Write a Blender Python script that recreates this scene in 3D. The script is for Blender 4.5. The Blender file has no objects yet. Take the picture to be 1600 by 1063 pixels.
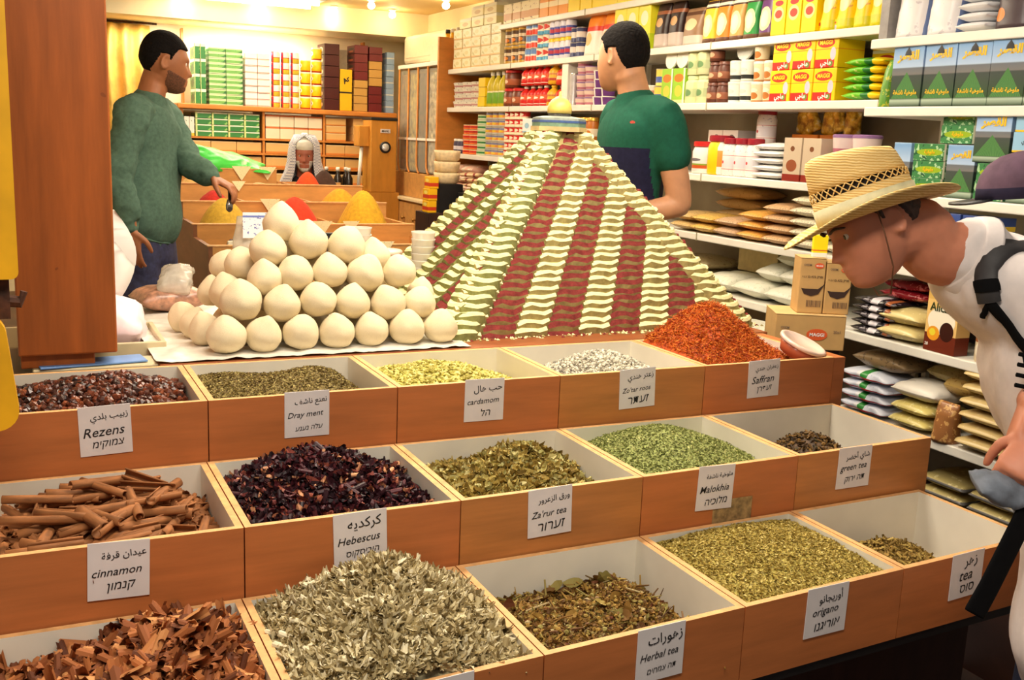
import bpy, bmesh, math, random
import numpy as np
from mathutils import Vector, Matrix, noise
from mathutils.bvhtree import BVHTree
R = math.radians
random.seed(11); rng = np.random.default_rng(11)
S = bpy.context.scene
COL = S.collection

# ---------------------------------------------------------------- camera
cd = bpy.data.cameras.new('camera'); cam = bpy.data.objects.new('camera', cd); COL.objects.link(cam)
cd.sensor_fit = 'HORIZONTAL'; cd.sensor_width = 36.0; cd.lens = 36.0 * 1620.0 / 1600.0
cd.clip_start = 0.05; cd.clip_end = 60
def cam_axes(yaw, pitch, roll):
    f = Vector((math.sin(yaw)*math.cos(pitch), math.cos(yaw)*math.cos(pitch), -math.sin(pitch)))
    r = Vector((math.cos(yaw), -math.sin(yaw), 0)); u = r.cross(f)
    r2 = r*math.cos(roll) + u*math.sin(roll); u2 = -r*math.sin(roll) + u*math.cos(roll)
    return r2, u2, f
cr, cu, cf = cam_axes(R(25.94), R(11.11), R(2.36))
m = Matrix((cr, cu, -cf)).transposed().to_4x4(); m.translation = (0, 0, 1.36)
cam.matrix_world = m
S.camera = cam

# ---------------------------------------------------------------- world, lights, exposure
w = bpy.data.worlds.new('evening'); S.world = w; w.use_nodes = True
w.node_tree.nodes['Background'].inputs[0].default_value = (1.0, 0.93, 0.84, 1)
w.node_tree.nodes['Background'].inputs[1].default_value = 0.16
def area(name, loc, sx, sy, power, col, rot=(0, 0, 0), spread=180):
    l = bpy.data.lights.new(name, 'AREA'); l.shape = 'RECTANGLE'; l.size = sx; l.size_y = sy
    l.energy = power; l.color = col; l.spread = R(spread)
    o = bpy.data.objects.new(name, l); COL.objects.link(o); o.location = loc; o.rotation_euler = rot
    return o
WARM = (1.0, 0.86, 0.66)
area('ceiling_light', (1.55, 7.6, 2.25), 1.6, 0.5, 22, WARM)
area('ceiling_light', (1.5, 5.4, 2.25), 1.4, 0.4, 20, WARM)
area('ceiling_light', (1.75, 3.7, 2.25), 1.4, 0.35, 24, WARM)
area('ceiling_light', (1.15, 2.25, 2.25), 1.5, 0.3, 30, (1.0, 0.90, 0.76))
area('awning_light', (0.35, 0.75, 2.3), 1.4, 0.3, 27, (1.0, 0.91, 0.78))
area('cove_light', (1.55, 8.72, 2.04), 1.5, 0.08, 13, (1.0, 0.93, 0.80), (R(20), 0, 0))
S.view_settings.view_transform = 'Standard'; S.view_settings.look = 'None'
S.view_settings.exposure = 0.42; S.view_settings.gamma = 1.0
S.view_settings.use_curve_mapping = False

# ---------------------------------------------------------------- object helpers
def tag(o, label=None, cat=None, group=None, kind=None):
    if label:
        o['label'] = label
    if cat: o['category'] = cat
    if group: o['group'] = group
    if kind: o['kind'] = kind
    return o
def thing(name, label, cat, loc=(0, 0, 0), rotz=0.0, group=None):
    o = bpy.data.objects.new(name, None); COL.objects.link(o); o.empty_display_size = 0.05
    o.location = loc; o.rotation_euler = (0, 0, rotz)
    return tag(o, label, cat, group)
def link(name, me, parent=None, loc=(0, 0, 0), rot=(0, 0, 0)):
    o = bpy.data.objects.new(name, me); COL.objects.link(o)
    o.location = loc; o.rotation_euler = rot
    if parent: o.parent = parent
    return o
def dup(root, loc, rot=None, label=None, group=None):
    r = root.copy(); COL.objects.link(r); r.location = loc
    if rot is not None: r.rotation_euler = rot
    if label: r['label'] = label
    if group: r['group'] = group
    for ch in root.children:
        c = ch.copy(); COL.objects.link(c); c.parent = r
        for g in ch.children:
            d = g.copy(); COL.objects.link(d); d.parent = c
    return r
ORD = ['first', 'second', 'third', 'fourth', 'fifth', 'sixth', 'seventh', 'eighth', 'ninth', 'tenth', 'eleventh', 'twelfth']

class MB:
    def __init__(s): s.v = []; s.f = []; s.m = []
    def add(s, vs, fs, mi=0, M=None):
        b = len(s.v)
        for p in vs:
            s.v.append(tuple(M @ Vector(p)) if M is not None else tuple(p))
        for i, f in enumerate(fs):
            s.f.append([b+k for k in f]); s.m.append(mi[i] if isinstance(mi, (list, tuple)) else mi)
        return s
    def box(s, x0, x1, y0, y1, z0, z1, mi=0, M=None):
        vs = [(x0,y0,z0),(x1,y0,z0),(x1,y1,z0),(x0,y1,z0),(x0,y0,z1),(x1,y0,z1),(x1,y1,z1),(x0,y1,z1)]
        return s.add(vs, [(3,2,1,0),(4,5,6,7),(0,1,5,4),(1,2,6,5),(2,3,7,6),(3,0,4,7)], mi, M)
    def bbox(s, x0, x1, y0, y1, z0, z1, b=0.002, mi=0, M=None):      # box with chamfered edges
        bm = bmesh.new(); bmesh.ops.create_cube(bm, size=1)
        for v in bm.verts:
            v.co = Vector((x0+(v.co.x+.5)*(x1-x0), y0+(v.co.y+.5)*(y1-y0), z0+(v.co.z+.5)*(z1-z0)))
        bmesh.ops.bevel(bm, geom=list(bm.edges), offset=b, segments=2, affect='EDGES', profile=0.5)
        bm.verts.index_update()
        s.add([tuple(v.co) for v in bm.verts], [[v.index for v in f.verts] for f in bm.faces], mi, M); bm.free()
        return s
    def quadprism(s, b4, z0, z1, mi=0):                                # b4: four plan points, anticlockwise
        vs = [(p[0], p[1], z0) for p in b4] + [(p[0], p[1], z1) for p in b4]
        return s.add(vs, [(3,2,1,0),(4,5,6,7),(0,1,5,4),(1,2,6,5),(2,3,7,6),(3,0,4,7)], mi)
    def lathe(s, prof, n=16, c=(0,0,0), mi=0, M=None, sx=1, sy=1, close=True):
        vs = []; fs = []; ms = []
        for r, z in prof:
            for k in range(n):
                a = 2*math.pi*k/n; vs.append((c[0]+r*math.cos(a)*sx, c[1]+r*math.sin(a)*sy, c[2]+z))
        for i in range(len(prof)-1):
            mm = mi[i] if isinstance(mi, (list, tuple)) else mi
            for k in range(n):
                fs.append((i*n+k, i*n+(k+1)%n, (i+1)*n+(k+1)%n, (i+1)*n+k)); ms.append(mm)
        if close:
            fs.append(tuple(reversed(range(n)))); ms.append(ms[0])
            fs.append(tuple((len(prof)-1)*n+k for k in range(n))); ms.append(ms[-2])
        return s.add(vs, fs, ms, M)
    def loft(s, rings, mi=0, close=True):
        n = len(rings[0]); vs = [p for r in rings for p in r]; fs = []
        for i in range(len(rings)-1):
            for k in range(n): fs.append((i*n+k, i*n+(k+1)%n, (i+1)*n+(k+1)%n, (i+1)*n+k))
        if close:
            fs.append(tuple(reversed(range(n)))); fs.append(tuple((len(rings)-1)*n+k for k in range(n)))
        return s.add(vs, fs, mi)
    def limb(s, path, side, n=14, sub=4, mi=0, cap=True):             # path: (point, radius along side, radius across)
        P = [Vector(p[0]) for p in path]; ra = [p[1] for p in path]; rb = [p[2] for p in path]
        pts = []; N = len(P)
        def cm(a, b, c, d, t): return 0.5*((2*b)+(c-a)*t+(2*a-5*b+4*c-d)*t*t+(3*b-a-3*c+d)*t*t*t)
        for i in range(N-1):
            for k in range(sub):
                t = k/sub; i0 = max(i-1, 0); i3 = min(i+2, N-1)
                pts.append((cm(P[i0], P[i], P[i+1], P[i3], t), cm(ra[i0], ra[i], ra[i+1], ra[i3], t), cm(rb[i0], rb[i], rb[i+1], rb[i3], t)))
        pts.append((P[-1], ra[-1], rb[-1]))
        rings = []; side = Vector(side)
        for i, (p, a, b) in enumerate(pts):
            t = (pts[min(i+1, len(pts)-1)][0]-pts[max(i-1, 0)][0]).normalized()
            sd = side - t*side.dot(t)
            sd.normalize(); nn = t.cross(sd)
            def ring(c, q): return [c+sd*(a*q*math.cos(2*math.pi*k/n))+nn*(b*q*math.sin(2*math.pi*k/n)) for k in range(n)]
            if cap and i == 0:
                r_ = min(a, b)
                rings += [ring(p-t*r_*.85, .35), ring(p-t*r_*.5, .8)]
            rings.append(ring(p, 1))
            if cap and i == len(pts)-1:
                r_ = min(a, b)
                rings += [ring(p+t*r_*.5, .8), ring(p+t*r_*.85, .35)]
        return s.loft([[tuple(q) for q in r] for r in rings], mi)
    def tube(s, pts, r, n=8, mi=0, M=None):
        rr = r if isinstance(r, (list, tuple)) else [r]*len(pts)
        P = [Vector(p) for p in pts]; rings = []
        up = Vector((0, 0, 1))
        if abs((P[-1]-P[0]).normalized().z) > .95: up = Vector((1, 0, 0))
        for i, p in enumerate(P):
            t = (P[min(i+1, len(P)-1)]-P[max(i-1, 0)]).normalized()
            a = t.cross(up).normalized(); b = a.cross(t)
            rings.append([tuple(p+a*rr[i]*math.cos(2*math.pi*k/n)+b*rr[i]*math.sin(2*math.pi*k/n)) for k in range(n)])
        return s.loft(rings, mi)
    def mesh(s, name, mats, smooth=False):
        me = bpy.data.meshes.new(name); me.from_pydata(s.v, [], s.f)
        for mm in (mats if isinstance(mats, (list, tuple)) else [mats]): me.materials.append(mm)
        me.polygons.foreach_set('material_index', s.m)
        if smooth: me.polygons.foreach_set('use_smooth', [True]*len(s.f))
        me.update()
        if smooth == 'auto':
            try: me.set_sharp_from_angle(angle=R(38))
            except Exception: pass
        return me
    def build(s, name, mats, parent=None, smooth=False, loc=(0, 0, 0), rot=(0, 0, 0)):
        return link(name, s.mesh(name, mats, smooth), parent, loc, rot)
def struct(name, mb, mats, label):
    o = mb.build(name, mats); return tag(o, label, 'room', kind='structure')

# ---------------------------------------------------------------- materials
def lin(c):
    return tuple(((x/255)/12.92 if x/255 <= .04045 else ((x/255+.055)/1.055)**2.4) for x in c) + (1.0,)
class NT:
    def __init__(s, name):
        s.m = bpy.data.materials.new(name); s.m.use_nodes = True; s.t = s.m.node_tree; s.b = s.t.nodes['Principled BSDF']
    def n(s, typ, **k):
        x = s.t.nodes.new(typ)
        for a, b in k.items(): setattr(x, a, b)
        return x
    def l(s, a, b): s.t.links.new(a, b)
    def math(s, op, a, b=None, c=None):
        x = s.n('ShaderNodeMath', operation=op)
        for i, q in enumerate((a, b, c)):
            if q is None: continue
            if isinstance(q, (int, float)): x.inputs[i].default_value = q
            else: s.l(q, x.inputs[i])
        return x.outputs[0]
    def mix(s, fac, a, b):
        x = s.n('ShaderNodeMix', data_type='RGBA')
        for i, q in ((0, fac), (6, a), (7, b)):
            if isinstance(q, (int, float, tuple)): x.inputs[i].default_value = q
            else: s.l(q, x.inputs[i])
        return x.outputs[2]
    def noise(s, scale, detail=3, rough=.55, vec=None, stretch=None):
        x = s.n('ShaderNodeTexNoise'); x.inputs['Scale'].default_value = scale; x.inputs['Detail'].default_value = detail; x.inputs['Roughness'].default_value = rough
        v = vec
        if v is None: v = s.n('ShaderNodeTexCoord').outputs['Object']
        if stretch:
            mp = s.n('ShaderNodeMapping'); mp.inputs['Scale'].default_value = stretch; s.l(v, mp.inputs[0]); v = mp.outputs[0]
        s.l(v, x.inputs['Vector']); return x.outputs['Fac']
    def ramp(s, fac, stops):
        x = s.n('ShaderNodeValToRGB'); e = x.color_ramp.elements
        while len(e) < len(stops): e.new(0.5)
        for q, (p, c) in zip(e, stops): q.position = p; q.color = lin(c)
        s.l(fac, x.inputs[0]); return x.outputs[0]
    def col(s, c):
        if isinstance(c, tuple): s.b.inputs['Base Color'].default_value = c
        else: s.l(c, s.b.inputs['Base Color'])
    def bump(s, h, strength=.3, dist=.01):
        x = s.n('ShaderNodeBump'); x.inputs['Strength'].default_value = strength; x.inputs['Distance'].default_value = dist
        s.l(h, x.inputs['Height']); s.l(x.outputs[0], s.b.inputs['Normal'])
    def done(s, rough=.5, metal=0, spec=None, trans=None, alpha=None):
        s.b.inputs['Roughness'].default_value = rough; s.b.inputs['Metallic'].default_value = metal
        if spec is not None: s.b.inputs['Specular IOR Level'].default_value = spec
        if trans is not None: s.b.inputs['Transmission Weight'].default_value = trans
        if alpha is not None: s.b.inputs['Alpha'].default_value = alpha
        return s.m
_mc = {}
def plain(name, c, rough=.5, var=.10, scale=30, metal=0, bump=0, spec=None, alpha=None, trans=None):
    if name in _mc: return _mc[name]
    t = NT(name); f = t.noise(scale)
    lo = tuple(max(0, x*(1-var)) for x in c); hi = tuple(min(255, x*(1+var)) for x in c)
    t.col(t.ramp(f, [(.3, lo), (.7, hi)]))
    if bump: t.bump(f, bump, .004)
    _mc[name] = t.done(rough, metal, spec, trans, alpha); return _mc[name]
def wood(name, c, rough=.4, stretch=(1.5, 1.5, 22), var=.16, scale=3.0, dark=None):
    if name in _mc: return _mc[name]
    t = NT(name); f = t.noise(scale, 5, .6, None, stretch); g = t.noise(2.2, 2)
    a = tuple(x*(1-var) for x in c); b = tuple(min(255, x*(1+var)) for x in c)
    k = t.ramp(f, [(.25, a), (.75, b)])
    k2 = t.mix(t.math('MULTIPLY', g, .35), k, lin(tuple(x*.78 for x in c)))
    if dark:
        sp = t.noise(9, 2); mk = t.math('GREATER_THAN', sp, .73); k2 = t.mix(t.math('MULTIPLY', mk, .55), k2, lin(dark))
    t.col(k2); _mc[name] = t.done(rough, 0, .35); return _mc[name]
def island(name, stops, rough=.6, bump=0, spec=.3, tint=0):      # a different colour for each loose piece
    if name in _mc: return _mc[name]
    t = NT(name); g = t.n('ShaderNodeNewGeometry'); k = t.ramp(g.outputs['Random Per Island'], stops)
    if tint:
        f = t.noise(tint, 2); k = t.mix(t.math('MULTIPLY', f, .35), k, lin(stops[0][1]))
    t.col(k); _mc[name] = t.done(rough, 0, spec); return _mc[name]
_TRUE = True
def pack(name, base, bands=(), ovals=(), speck=None, rough=.38, ydir='Y', var=0):
    """printed packaging: bands (axis, from, to, colour) and ovals (y, z, ry, rz, colour) on the pack's own bounding box"""
    if name in _mc: return _mc[name]
    t = NT(name); tc = t.n('ShaderNodeTexCoord'); sp = t.n('ShaderNodeSeparateXYZ'); t.l(tc.outputs['Generated'], sp.inputs[0])
    ax = {'x': sp.outputs[0], 'y': sp.outputs[1], 'z': sp.outputs[2]}
    k = lin(base)
    if speck:
        for sc, th, c in (speck if isinstance(speck, list) else [speck]):
            f = t.noise(sc, 2, .6, tc.outputs['Object']); k = t.mix(t.math('GREATER_THAN', f, th), k, lin(c))
    for a, lo, hi, c in bands:
        mk = t.math('MULTIPLY', t.math('GREATER_THAN', ax[a], lo), t.math('LESS_THAN', ax[a], hi)); k = t.mix(mk, k, lin(c))
    for cy, cz, ry, rz, c in ovals:
        u = t.math('DIVIDE', t.math('SUBTRACT', ax['y'], cy), ry); v = t.math('DIVIDE', t.math('SUBTRACT', ax['z'], cz), rz)
        d = t.math('ADD', t.math('MULTIPLY', u, u), t.math('MULTIPLY', v, v)); k = t.mix(t.math('LESS_THAN', d, 1), k, lin(c))
    t.col(k); _mc[name] = t.done(rough, 0, .4); return _mc[name]
def emit(name, c, strength):
    t = NT(name); t.b.inputs['Emission Color'].default_value = lin(c); t.b.inputs['Emission Strength'].default_value = strength
    t.col(lin(c)); return t.done(.5)

WOOD = wood('orange_laminate', (194, 114, 62), .42, (1.2, 12, 12), .10, 3.0)
WOOD2 = wood('tan_laminate', (190, 122, 64), .42, (1.2, 12, 12), .12, 3.0)
RIM = wood('raw_wood_edge', (226, 172, 112), .6, (3, 3, 3), .12, 14)
LINING = plain('bin_lining', (236, 228, 210), .45, .03, 6)
PILLAR = wood('pillar_wood', (164, 88, 38), .38, (9, 9, .8), .16, 3.0, (112, 58, 28))
ISLW = wood('island_wood', (205, 148, 82), .45, (2, 8, 8), .10, 3.0)
ISLD = wood('island_side_wood', (126, 80, 52), .5, (6, 1.5, 6), .12, 3.0)
ORW = wood('orange_shelf_wood', (216, 138, 62), .4, (2, 6, 6), .10, 3.0)
WHITE = plain('white_enamel', (238, 234, 222), .35, .02, 8)
WALL = plain('cream_wall', (240, 226, 190), .8, .03, 3)
CEIL = plain('tan_ceiling', (214, 186, 128), .7, .03, 2)
GREYB = plain('shelf_back_grey', (150, 140, 120), .6, .08, 5)
PAPER = plain('label_paper', (226, 216, 212), .7, .03, 12)
INK = plain('black_ink', (24, 20, 22), .6, 0)
BLACK = plain('black_plastic', (22, 21, 23), .45, .1)
RUST = plain('rusty_iron', (78, 46, 30), .7, .3, 40, .4, .3)

# ---------------------------------------------------------------- lettering
AR = {}
for i, (ch, code, nf) in enumerate([('ا',0xFE8D,2),('ب',0xFE8F,4),('ة',0xFE93,2),('ت',0xFE95,4),('ج',0xFE9D,4),('ح',0xFEA1,4),('خ',0xFEA5,4),('د',0xFEA9,2),('ذ',0xFEAB,2),('ر',0xFEAD,2),('ز',0xFEAF,2),('س',0xFEB1,4),('ش',0xFEB5,4),('ص',0xFEB9,4),('ض',0xFEBD,4),('ع',0xFEC9,4),('ف',0xFED1,4),('ق',0xFED5,4),('ك',0xFED9,4),('ل',0xFEDD,4),('م',0xFEE1,4),('ن',0xFEE5,4),('ه',0xFEE9,4),('و',0xFEED,2),('ي',0xFEF1,4),('أ',0xFE83,2)]):
    AR[ch] = (code, nf)
def arabic(s):
    out = []
    for i, ch in enumerate(s):
        if ch not in AR: out.append(ch); continue
        code, nf = AR[ch]
        pj = i > 0 and s[i-1] in AR and AR[s[i-1]][1] == 4
        nj = nf == 4 and i < len(s)-1 and s[i+1] in AR
        out.append(chr(code + (3 if pj and nj else 2 if nj else 1 if pj else 0)))
    return ''.join(reversed(out))
def hebrew(s): return s[::-1]
_tc = {}
def text_mesh(s, mat, bold=0.0, shear=0.0):
    """text laid out in the XZ plane, facing -Y, one unit high, centred; returns mesh and its width"""
    key = (s, mat.name, bold, shear)
    if key in _tc: return _tc[key]
    c = bpy.data.curves.new('lettering', 'FONT'); c.body = s; c.size = 1; c.align_x = 'CENTER'; c.resolution_u = 2; c.offset = bold; c.shear = shear
    o = bpy.data.objects.new('lettering', c); COL.objects.link(o); bpy.context.view_layer.update()
    me = bpy.data.meshes.new_from_object(o.evaluated_get(bpy.context.evaluated_depsgraph_get()))
    bpy.data.objects.remove(o); bpy.data.curves.remove(c)
    xs = [v.co.x for v in me.vertices] or [0]; ys = [v.co.y for v in me.vertices] or [0]
    cx, cy = (min(xs)+max(xs))/2, (min(ys)+max(ys))/2; h = max(ys)-min(ys) or 1; wd = (max(xs)-min(xs))
    for v in me.vertices: v.co = Vector((v.co.x-cx, 0, v.co.y-cy))
    me.materials.clear(); me.materials.append(mat); me.name = 'lettering'
    _tc[key] = (me, wd, h); return _tc[key]
def lettering(s, parent, loc, width, mat=INK, height=None, rotz=0.0, roty=0.0, bold=.01, shear=.15):
    me, wd, h = text_mesh(s, mat, bold, shear)
    k = width/max(wd, .01)
    if height: k = min(k, height/h)
    o = link('lettering', me, parent, loc, (0, roty, rotz)); o.scale = (k, k, k); return o
# ---------------------------------------------------------------- the room
b = MB().box(-3, 5, 2.2, 9.3, -.06, 0); FL = plain('brown_floor', (92, 66, 48), .5, .15, 4); struct('floor', b, FL, 'brown shop floor behind the spice stall')
b = MB().box(-3, 5, -1.5, 2.2, -.36, -.30); struct('trim_1', b, plain('street_paving', (58, 42, 34), .7, .2, 5), 'dark paving in front of the spice stall')
b = MB().box(-.6, 3.3, 9.0, 9.1, 0, 2.6); struct('wall_back', b, WALL, 'cream back wall of the shop')
b = MB().box(3.2, 3.3, 1.5, 9.0, -.3, 2.6); struct('wall_right', b, WALL, 'cream right wall behind the shelves')
b = MB().box(-.7, -.6, 2.6, 9.1, 0, 2.6); struct('wall_left', b, WALL, 'cream left wall of the shop')
b = MB().box(-.7, 3.3, 2.2, 9.1, 2.32, 2.40); struct('ceiling', b, CEIL, 'tan ceiling of the shop')
b = MB().box(-.6, 3.2, 8.42, 9.0, 2.13, 2.32); struct('trim_2', b, WALL, 'cream soffit along the top of the back wall')

HOUSE = plain('lamp_housing', (235, 232, 225), .4, .02)
TUBE = emit('lit_tube', (255, 240, 210), 14); BULB = emit('lit_bulb', (255, 226, 160), 22)
def strip_light(x0, x1, y0, y1, z, label):
    t = thing('ceiling_lamp', label, 'lamp', ((x0+x1)/2, (y0+y1)/2, z), 0, 'fluorescent lamps')
    w, d = (x1-x0)/2, (y1-y0)/2
    MB().box(-w, w, -d, d, .03, .07).build('housing', HOUSE, t)
    for yy in (-d*.5, d*.5):
        mb = MB(); mb.tube([(-w*.96, yy, .012), (w*.96, yy, .012)], .013, 10); mb.build('tube', TUBE, t, True)
strip_light(.95, 2.15, 7.75, 8.25, 2.25, 'bright white strip lamp on the ceiling nearest the back wall')
strip_light(.75, 2.2, 5.2, 5.6, 2.25, 'strip lamp on the ceiling above the stepped spice island')
strip_light(1.05, 2.45, 3.55, 3.85, 2.25, 'strip lamp on the ceiling above the spice pyramid')
strip_light(.4, 1.9, 2.1, 2.4, 2.25, 'strip lamp on the ceiling above the front spice bins')
LAMPS = [((2.49, 7.75), 'first round ceiling bulb left of the brightest one'), ((2.82, 8.23), 'brightest round ceiling bulb near the back right corner'), ((2.92, 7.33), 'round ceiling bulb above the top shelf end'),
         ((1.22, 8.36), 'small ceiling bulb above the first man, leftmost of three'), ((1.80, 8.36), 'small ceiling bulb, middle one of the three by the soffit'), ((2.38, 8.36), 'small ceiling bulb, rightmost of the three by the soffit')]
for i, ((x, y), lb) in enumerate(LAMPS):
    t = thing('ceiling_bulb', lb, 'lamp', (x, y, 2.32), 0, 'ceiling bulbs')
    MB().lathe([(.032, 0), (.032, -.012), (.014, -.02)], 14).build('bulb_holder', HOUSE, t)
    MB().lathe([(.012, -.018), (.024, -.032), (.029, -.048), (.022, -.064), (.006, -.072)], 14).build('bulb_glass', BULB, t, True)
    l = bpy.data.lights.new('bulb_light', 'POINT'); l.energy = 1.2 if i < 3 else .5; l.color = (1, .8, .5); l.shadow_soft_size = .03
    o = bpy.data.objects.new('bulb_light', l); COL.objects.link(o); o.location = (x, y, 2.20)

# curtain at the back left
mb = MB(); n = 60; vs = []; fs = []
for k in range(n+1):
    u = k/n; x = .2+u*.86
    for j in range(13):
        v = j/12; amp = .03+.012*v
        vs.append((x+.012*math.sin(9*v+5*u), 8.90+amp*math.sin(u*46+1.2*math.sin(3*v)), 2.10-1.35*v))
for k in range(n):
    for j in range(12): fs.append((k*13+j, k*13+j+1, (k+1)*13+j+1, (k+1)*13+j))
mb.add(vs, fs)
cu = mb.build('curtain', plain('gold_cloth', (226, 178, 84), .6, .12, 9), None, True)
md = cu.modifiers.new('thick', 'SOLIDIFY'); md.thickness = .004
tag(cu, 'gold gathered curtain hanging at the left end of the back wall', 'curtain')
mb = MB().tube([(-.1, 8.9, 2.115), (1.1, 8.9, 2.115)], .009, 8); mb.build('curtain_rod', RUST, cu, True)

# wooden pillar at the left, and what hangs in front of it
t = thing('wooden_pillar', 'wide brown wooden pillar with stains at the left of the stall', 'pillar', (.1, 2.6, .81))
MB().bbox(-.102, .102, -.14, .14, .032, 1.51, .004).build('shaft', PILLAR, t)
MB().bbox(-.098, .055, -.12, .12, -.0, .032, .003).build('foot', PILLAR, t)
mb = MB(); mb.tube([(.092, -.146, 1.50), (.097, -.147, 1.44), (.094, -.146, 1.40)], .006, 6)
for k in range(7): mb.lathe([(.0, -.006), (.006, 0), (0, .006)], 6, (.094+.003*math.sin(k*2), -.147, 1.40+k*.015))
mb.build('bead_string', plain('dark_beads', (40, 28, 24), .5), t)
YEL = plain('yellow_enamel', (236, 172, 18), .45, .06, 12)
t = thing('iron_post', 'rusty iron post with a hook at the far left edge', 'post', (-.16, 1.92, -.30))
MB().tube([(0, 0, 0), (0, 0, 2.45)], .018, 10).build('shaft', RUST, t, True)
mb = MB(); mb.box(0, .14, -.012, .012, 1.345, 1.375); mb.tube([(.10, 0, 1.36), (.166, -.005, 1.352), (.172, -.005, 1.37)], [.012, .01, .006], 8)
mb.box(.06, .15, -.014, .014, 1.325, 1.395); mb.build('hook', RUST, t)
def rounded(w, z0, z1, r, th):
    pts = []
    for cx, cz, a0 in ((w-r, z1-r, 0), (-w+r, z1-r, 90), (-w+r, z0+r, 180), (w-r, z0+r, 270)):
        for k in range(7): a = R(a0+15*k); pts.append((cx+r*math.cos(a), cz+r*math.sin(a)))
    n = len(pts); mb = MB()
    mb.add([(p[0], -th, p[1]) for p in pts]+[(p[0], th, p[1]) for p in pts], [tuple(range(n)), tuple(range(2*n-1, n-1, -1))]+[(k+n, (k+1) % n+n, (k+1) % n, k) for k in range(n)])
    return mb
o = rounded(.16, 0, .86, .012, .012).build('yellow_board', YEL, None, False, (-.155, 1.895, 1.095)); tag(o, 'tall yellow board at the top of the left edge', 'board', 'yellow boards on the iron post')
o = rounded(.155, 0, .20, .035, .012).build('yellow_board', YEL, None, False, (-.155, 1.895, .825)); o.rotation_euler = (0, R(-6), 0); tag(o, 'short yellow board with a rounded lower corner at the left edge', 'board', 'yellow boards on the iron post')

# ---------------------------------------------------------------- the stepped stall of spice bins
BX = [[-.075, .340, .745, 1.149, 1.563, 1.985], [-.075, .334, .737, 1.147, 1.566, 1.990], [-.075, .327, .727, 1.143, 1.551, 1.962]]
ZT = [.810, .683, .556]; BH = [.150, .160, .148]
def yf(r, x):
    return (2.09+.004*math.sin(x*2) if r == 0 else 1.705+.018*max(0, x-.7)+.012*max(0, x-1.1) if r == 1 else 1.285+.063*x)
def yb(r, x):
    return 2.438 if r == 0 else yf(r-1, x)-.003
WORDS = [[('زبيب بلدي','Rezens','צמוקימ'), ('نعنع ناشف','Dray ment','עלה נענע'), ('حب هال','cardamom','הל'), ('زعتر هندي','Zo\'tar roos','זעתר'), ('زعفران هندي','Saffran','זעפרן')],
         [('عيدان قرفة','cinnamon','קנמון'), ('كركديه','Hebescus','היביסקוס'), ('ورق الزعرور','Za\'rur tea','זערור'), ('ملوخية ناشفة','Malokhia','מלוכיה'), ('شاي أخضر','green tea','תה ירוק')],
         [None, ('ميرمية','Sage','מרוה'), ('زهورات','Herbal tea','תה צמחים'), ('أوريجانو','origano','אוריגנו'), ('زهر','tea','סוס')]]
SIGNX = [[(.095,.191), (.495,.591), (.905,1.003), (1.311,1.413), (1.698,1.799)], [(.084,.180), (.489,.589), (.879,.977), (1.289,1.386), (1.688,1.791)], [None, (.530,.602), (.908,1.008), (1.293,1.399), (1.693,1.791)]]
WHAT = [['dark brown raisins', 'dried green mint', 'pale green cardamom pods', 'pale grey za\'atar heads', 'orange saffron threads'], ['cinnamon sticks', 'dark red hibiscus petals', 'curled olive green leaves', 'fine green malokhia', 'a little dark green tea'], ['broken cinnamon bark', 'pale grey sage leaves', 'brown herbal tea mix', 'yellowish green oregano', 'a little crumbled brown herb']]
ROWN = ['back row', 'middle row', 'front row']
BINS = {}
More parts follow.
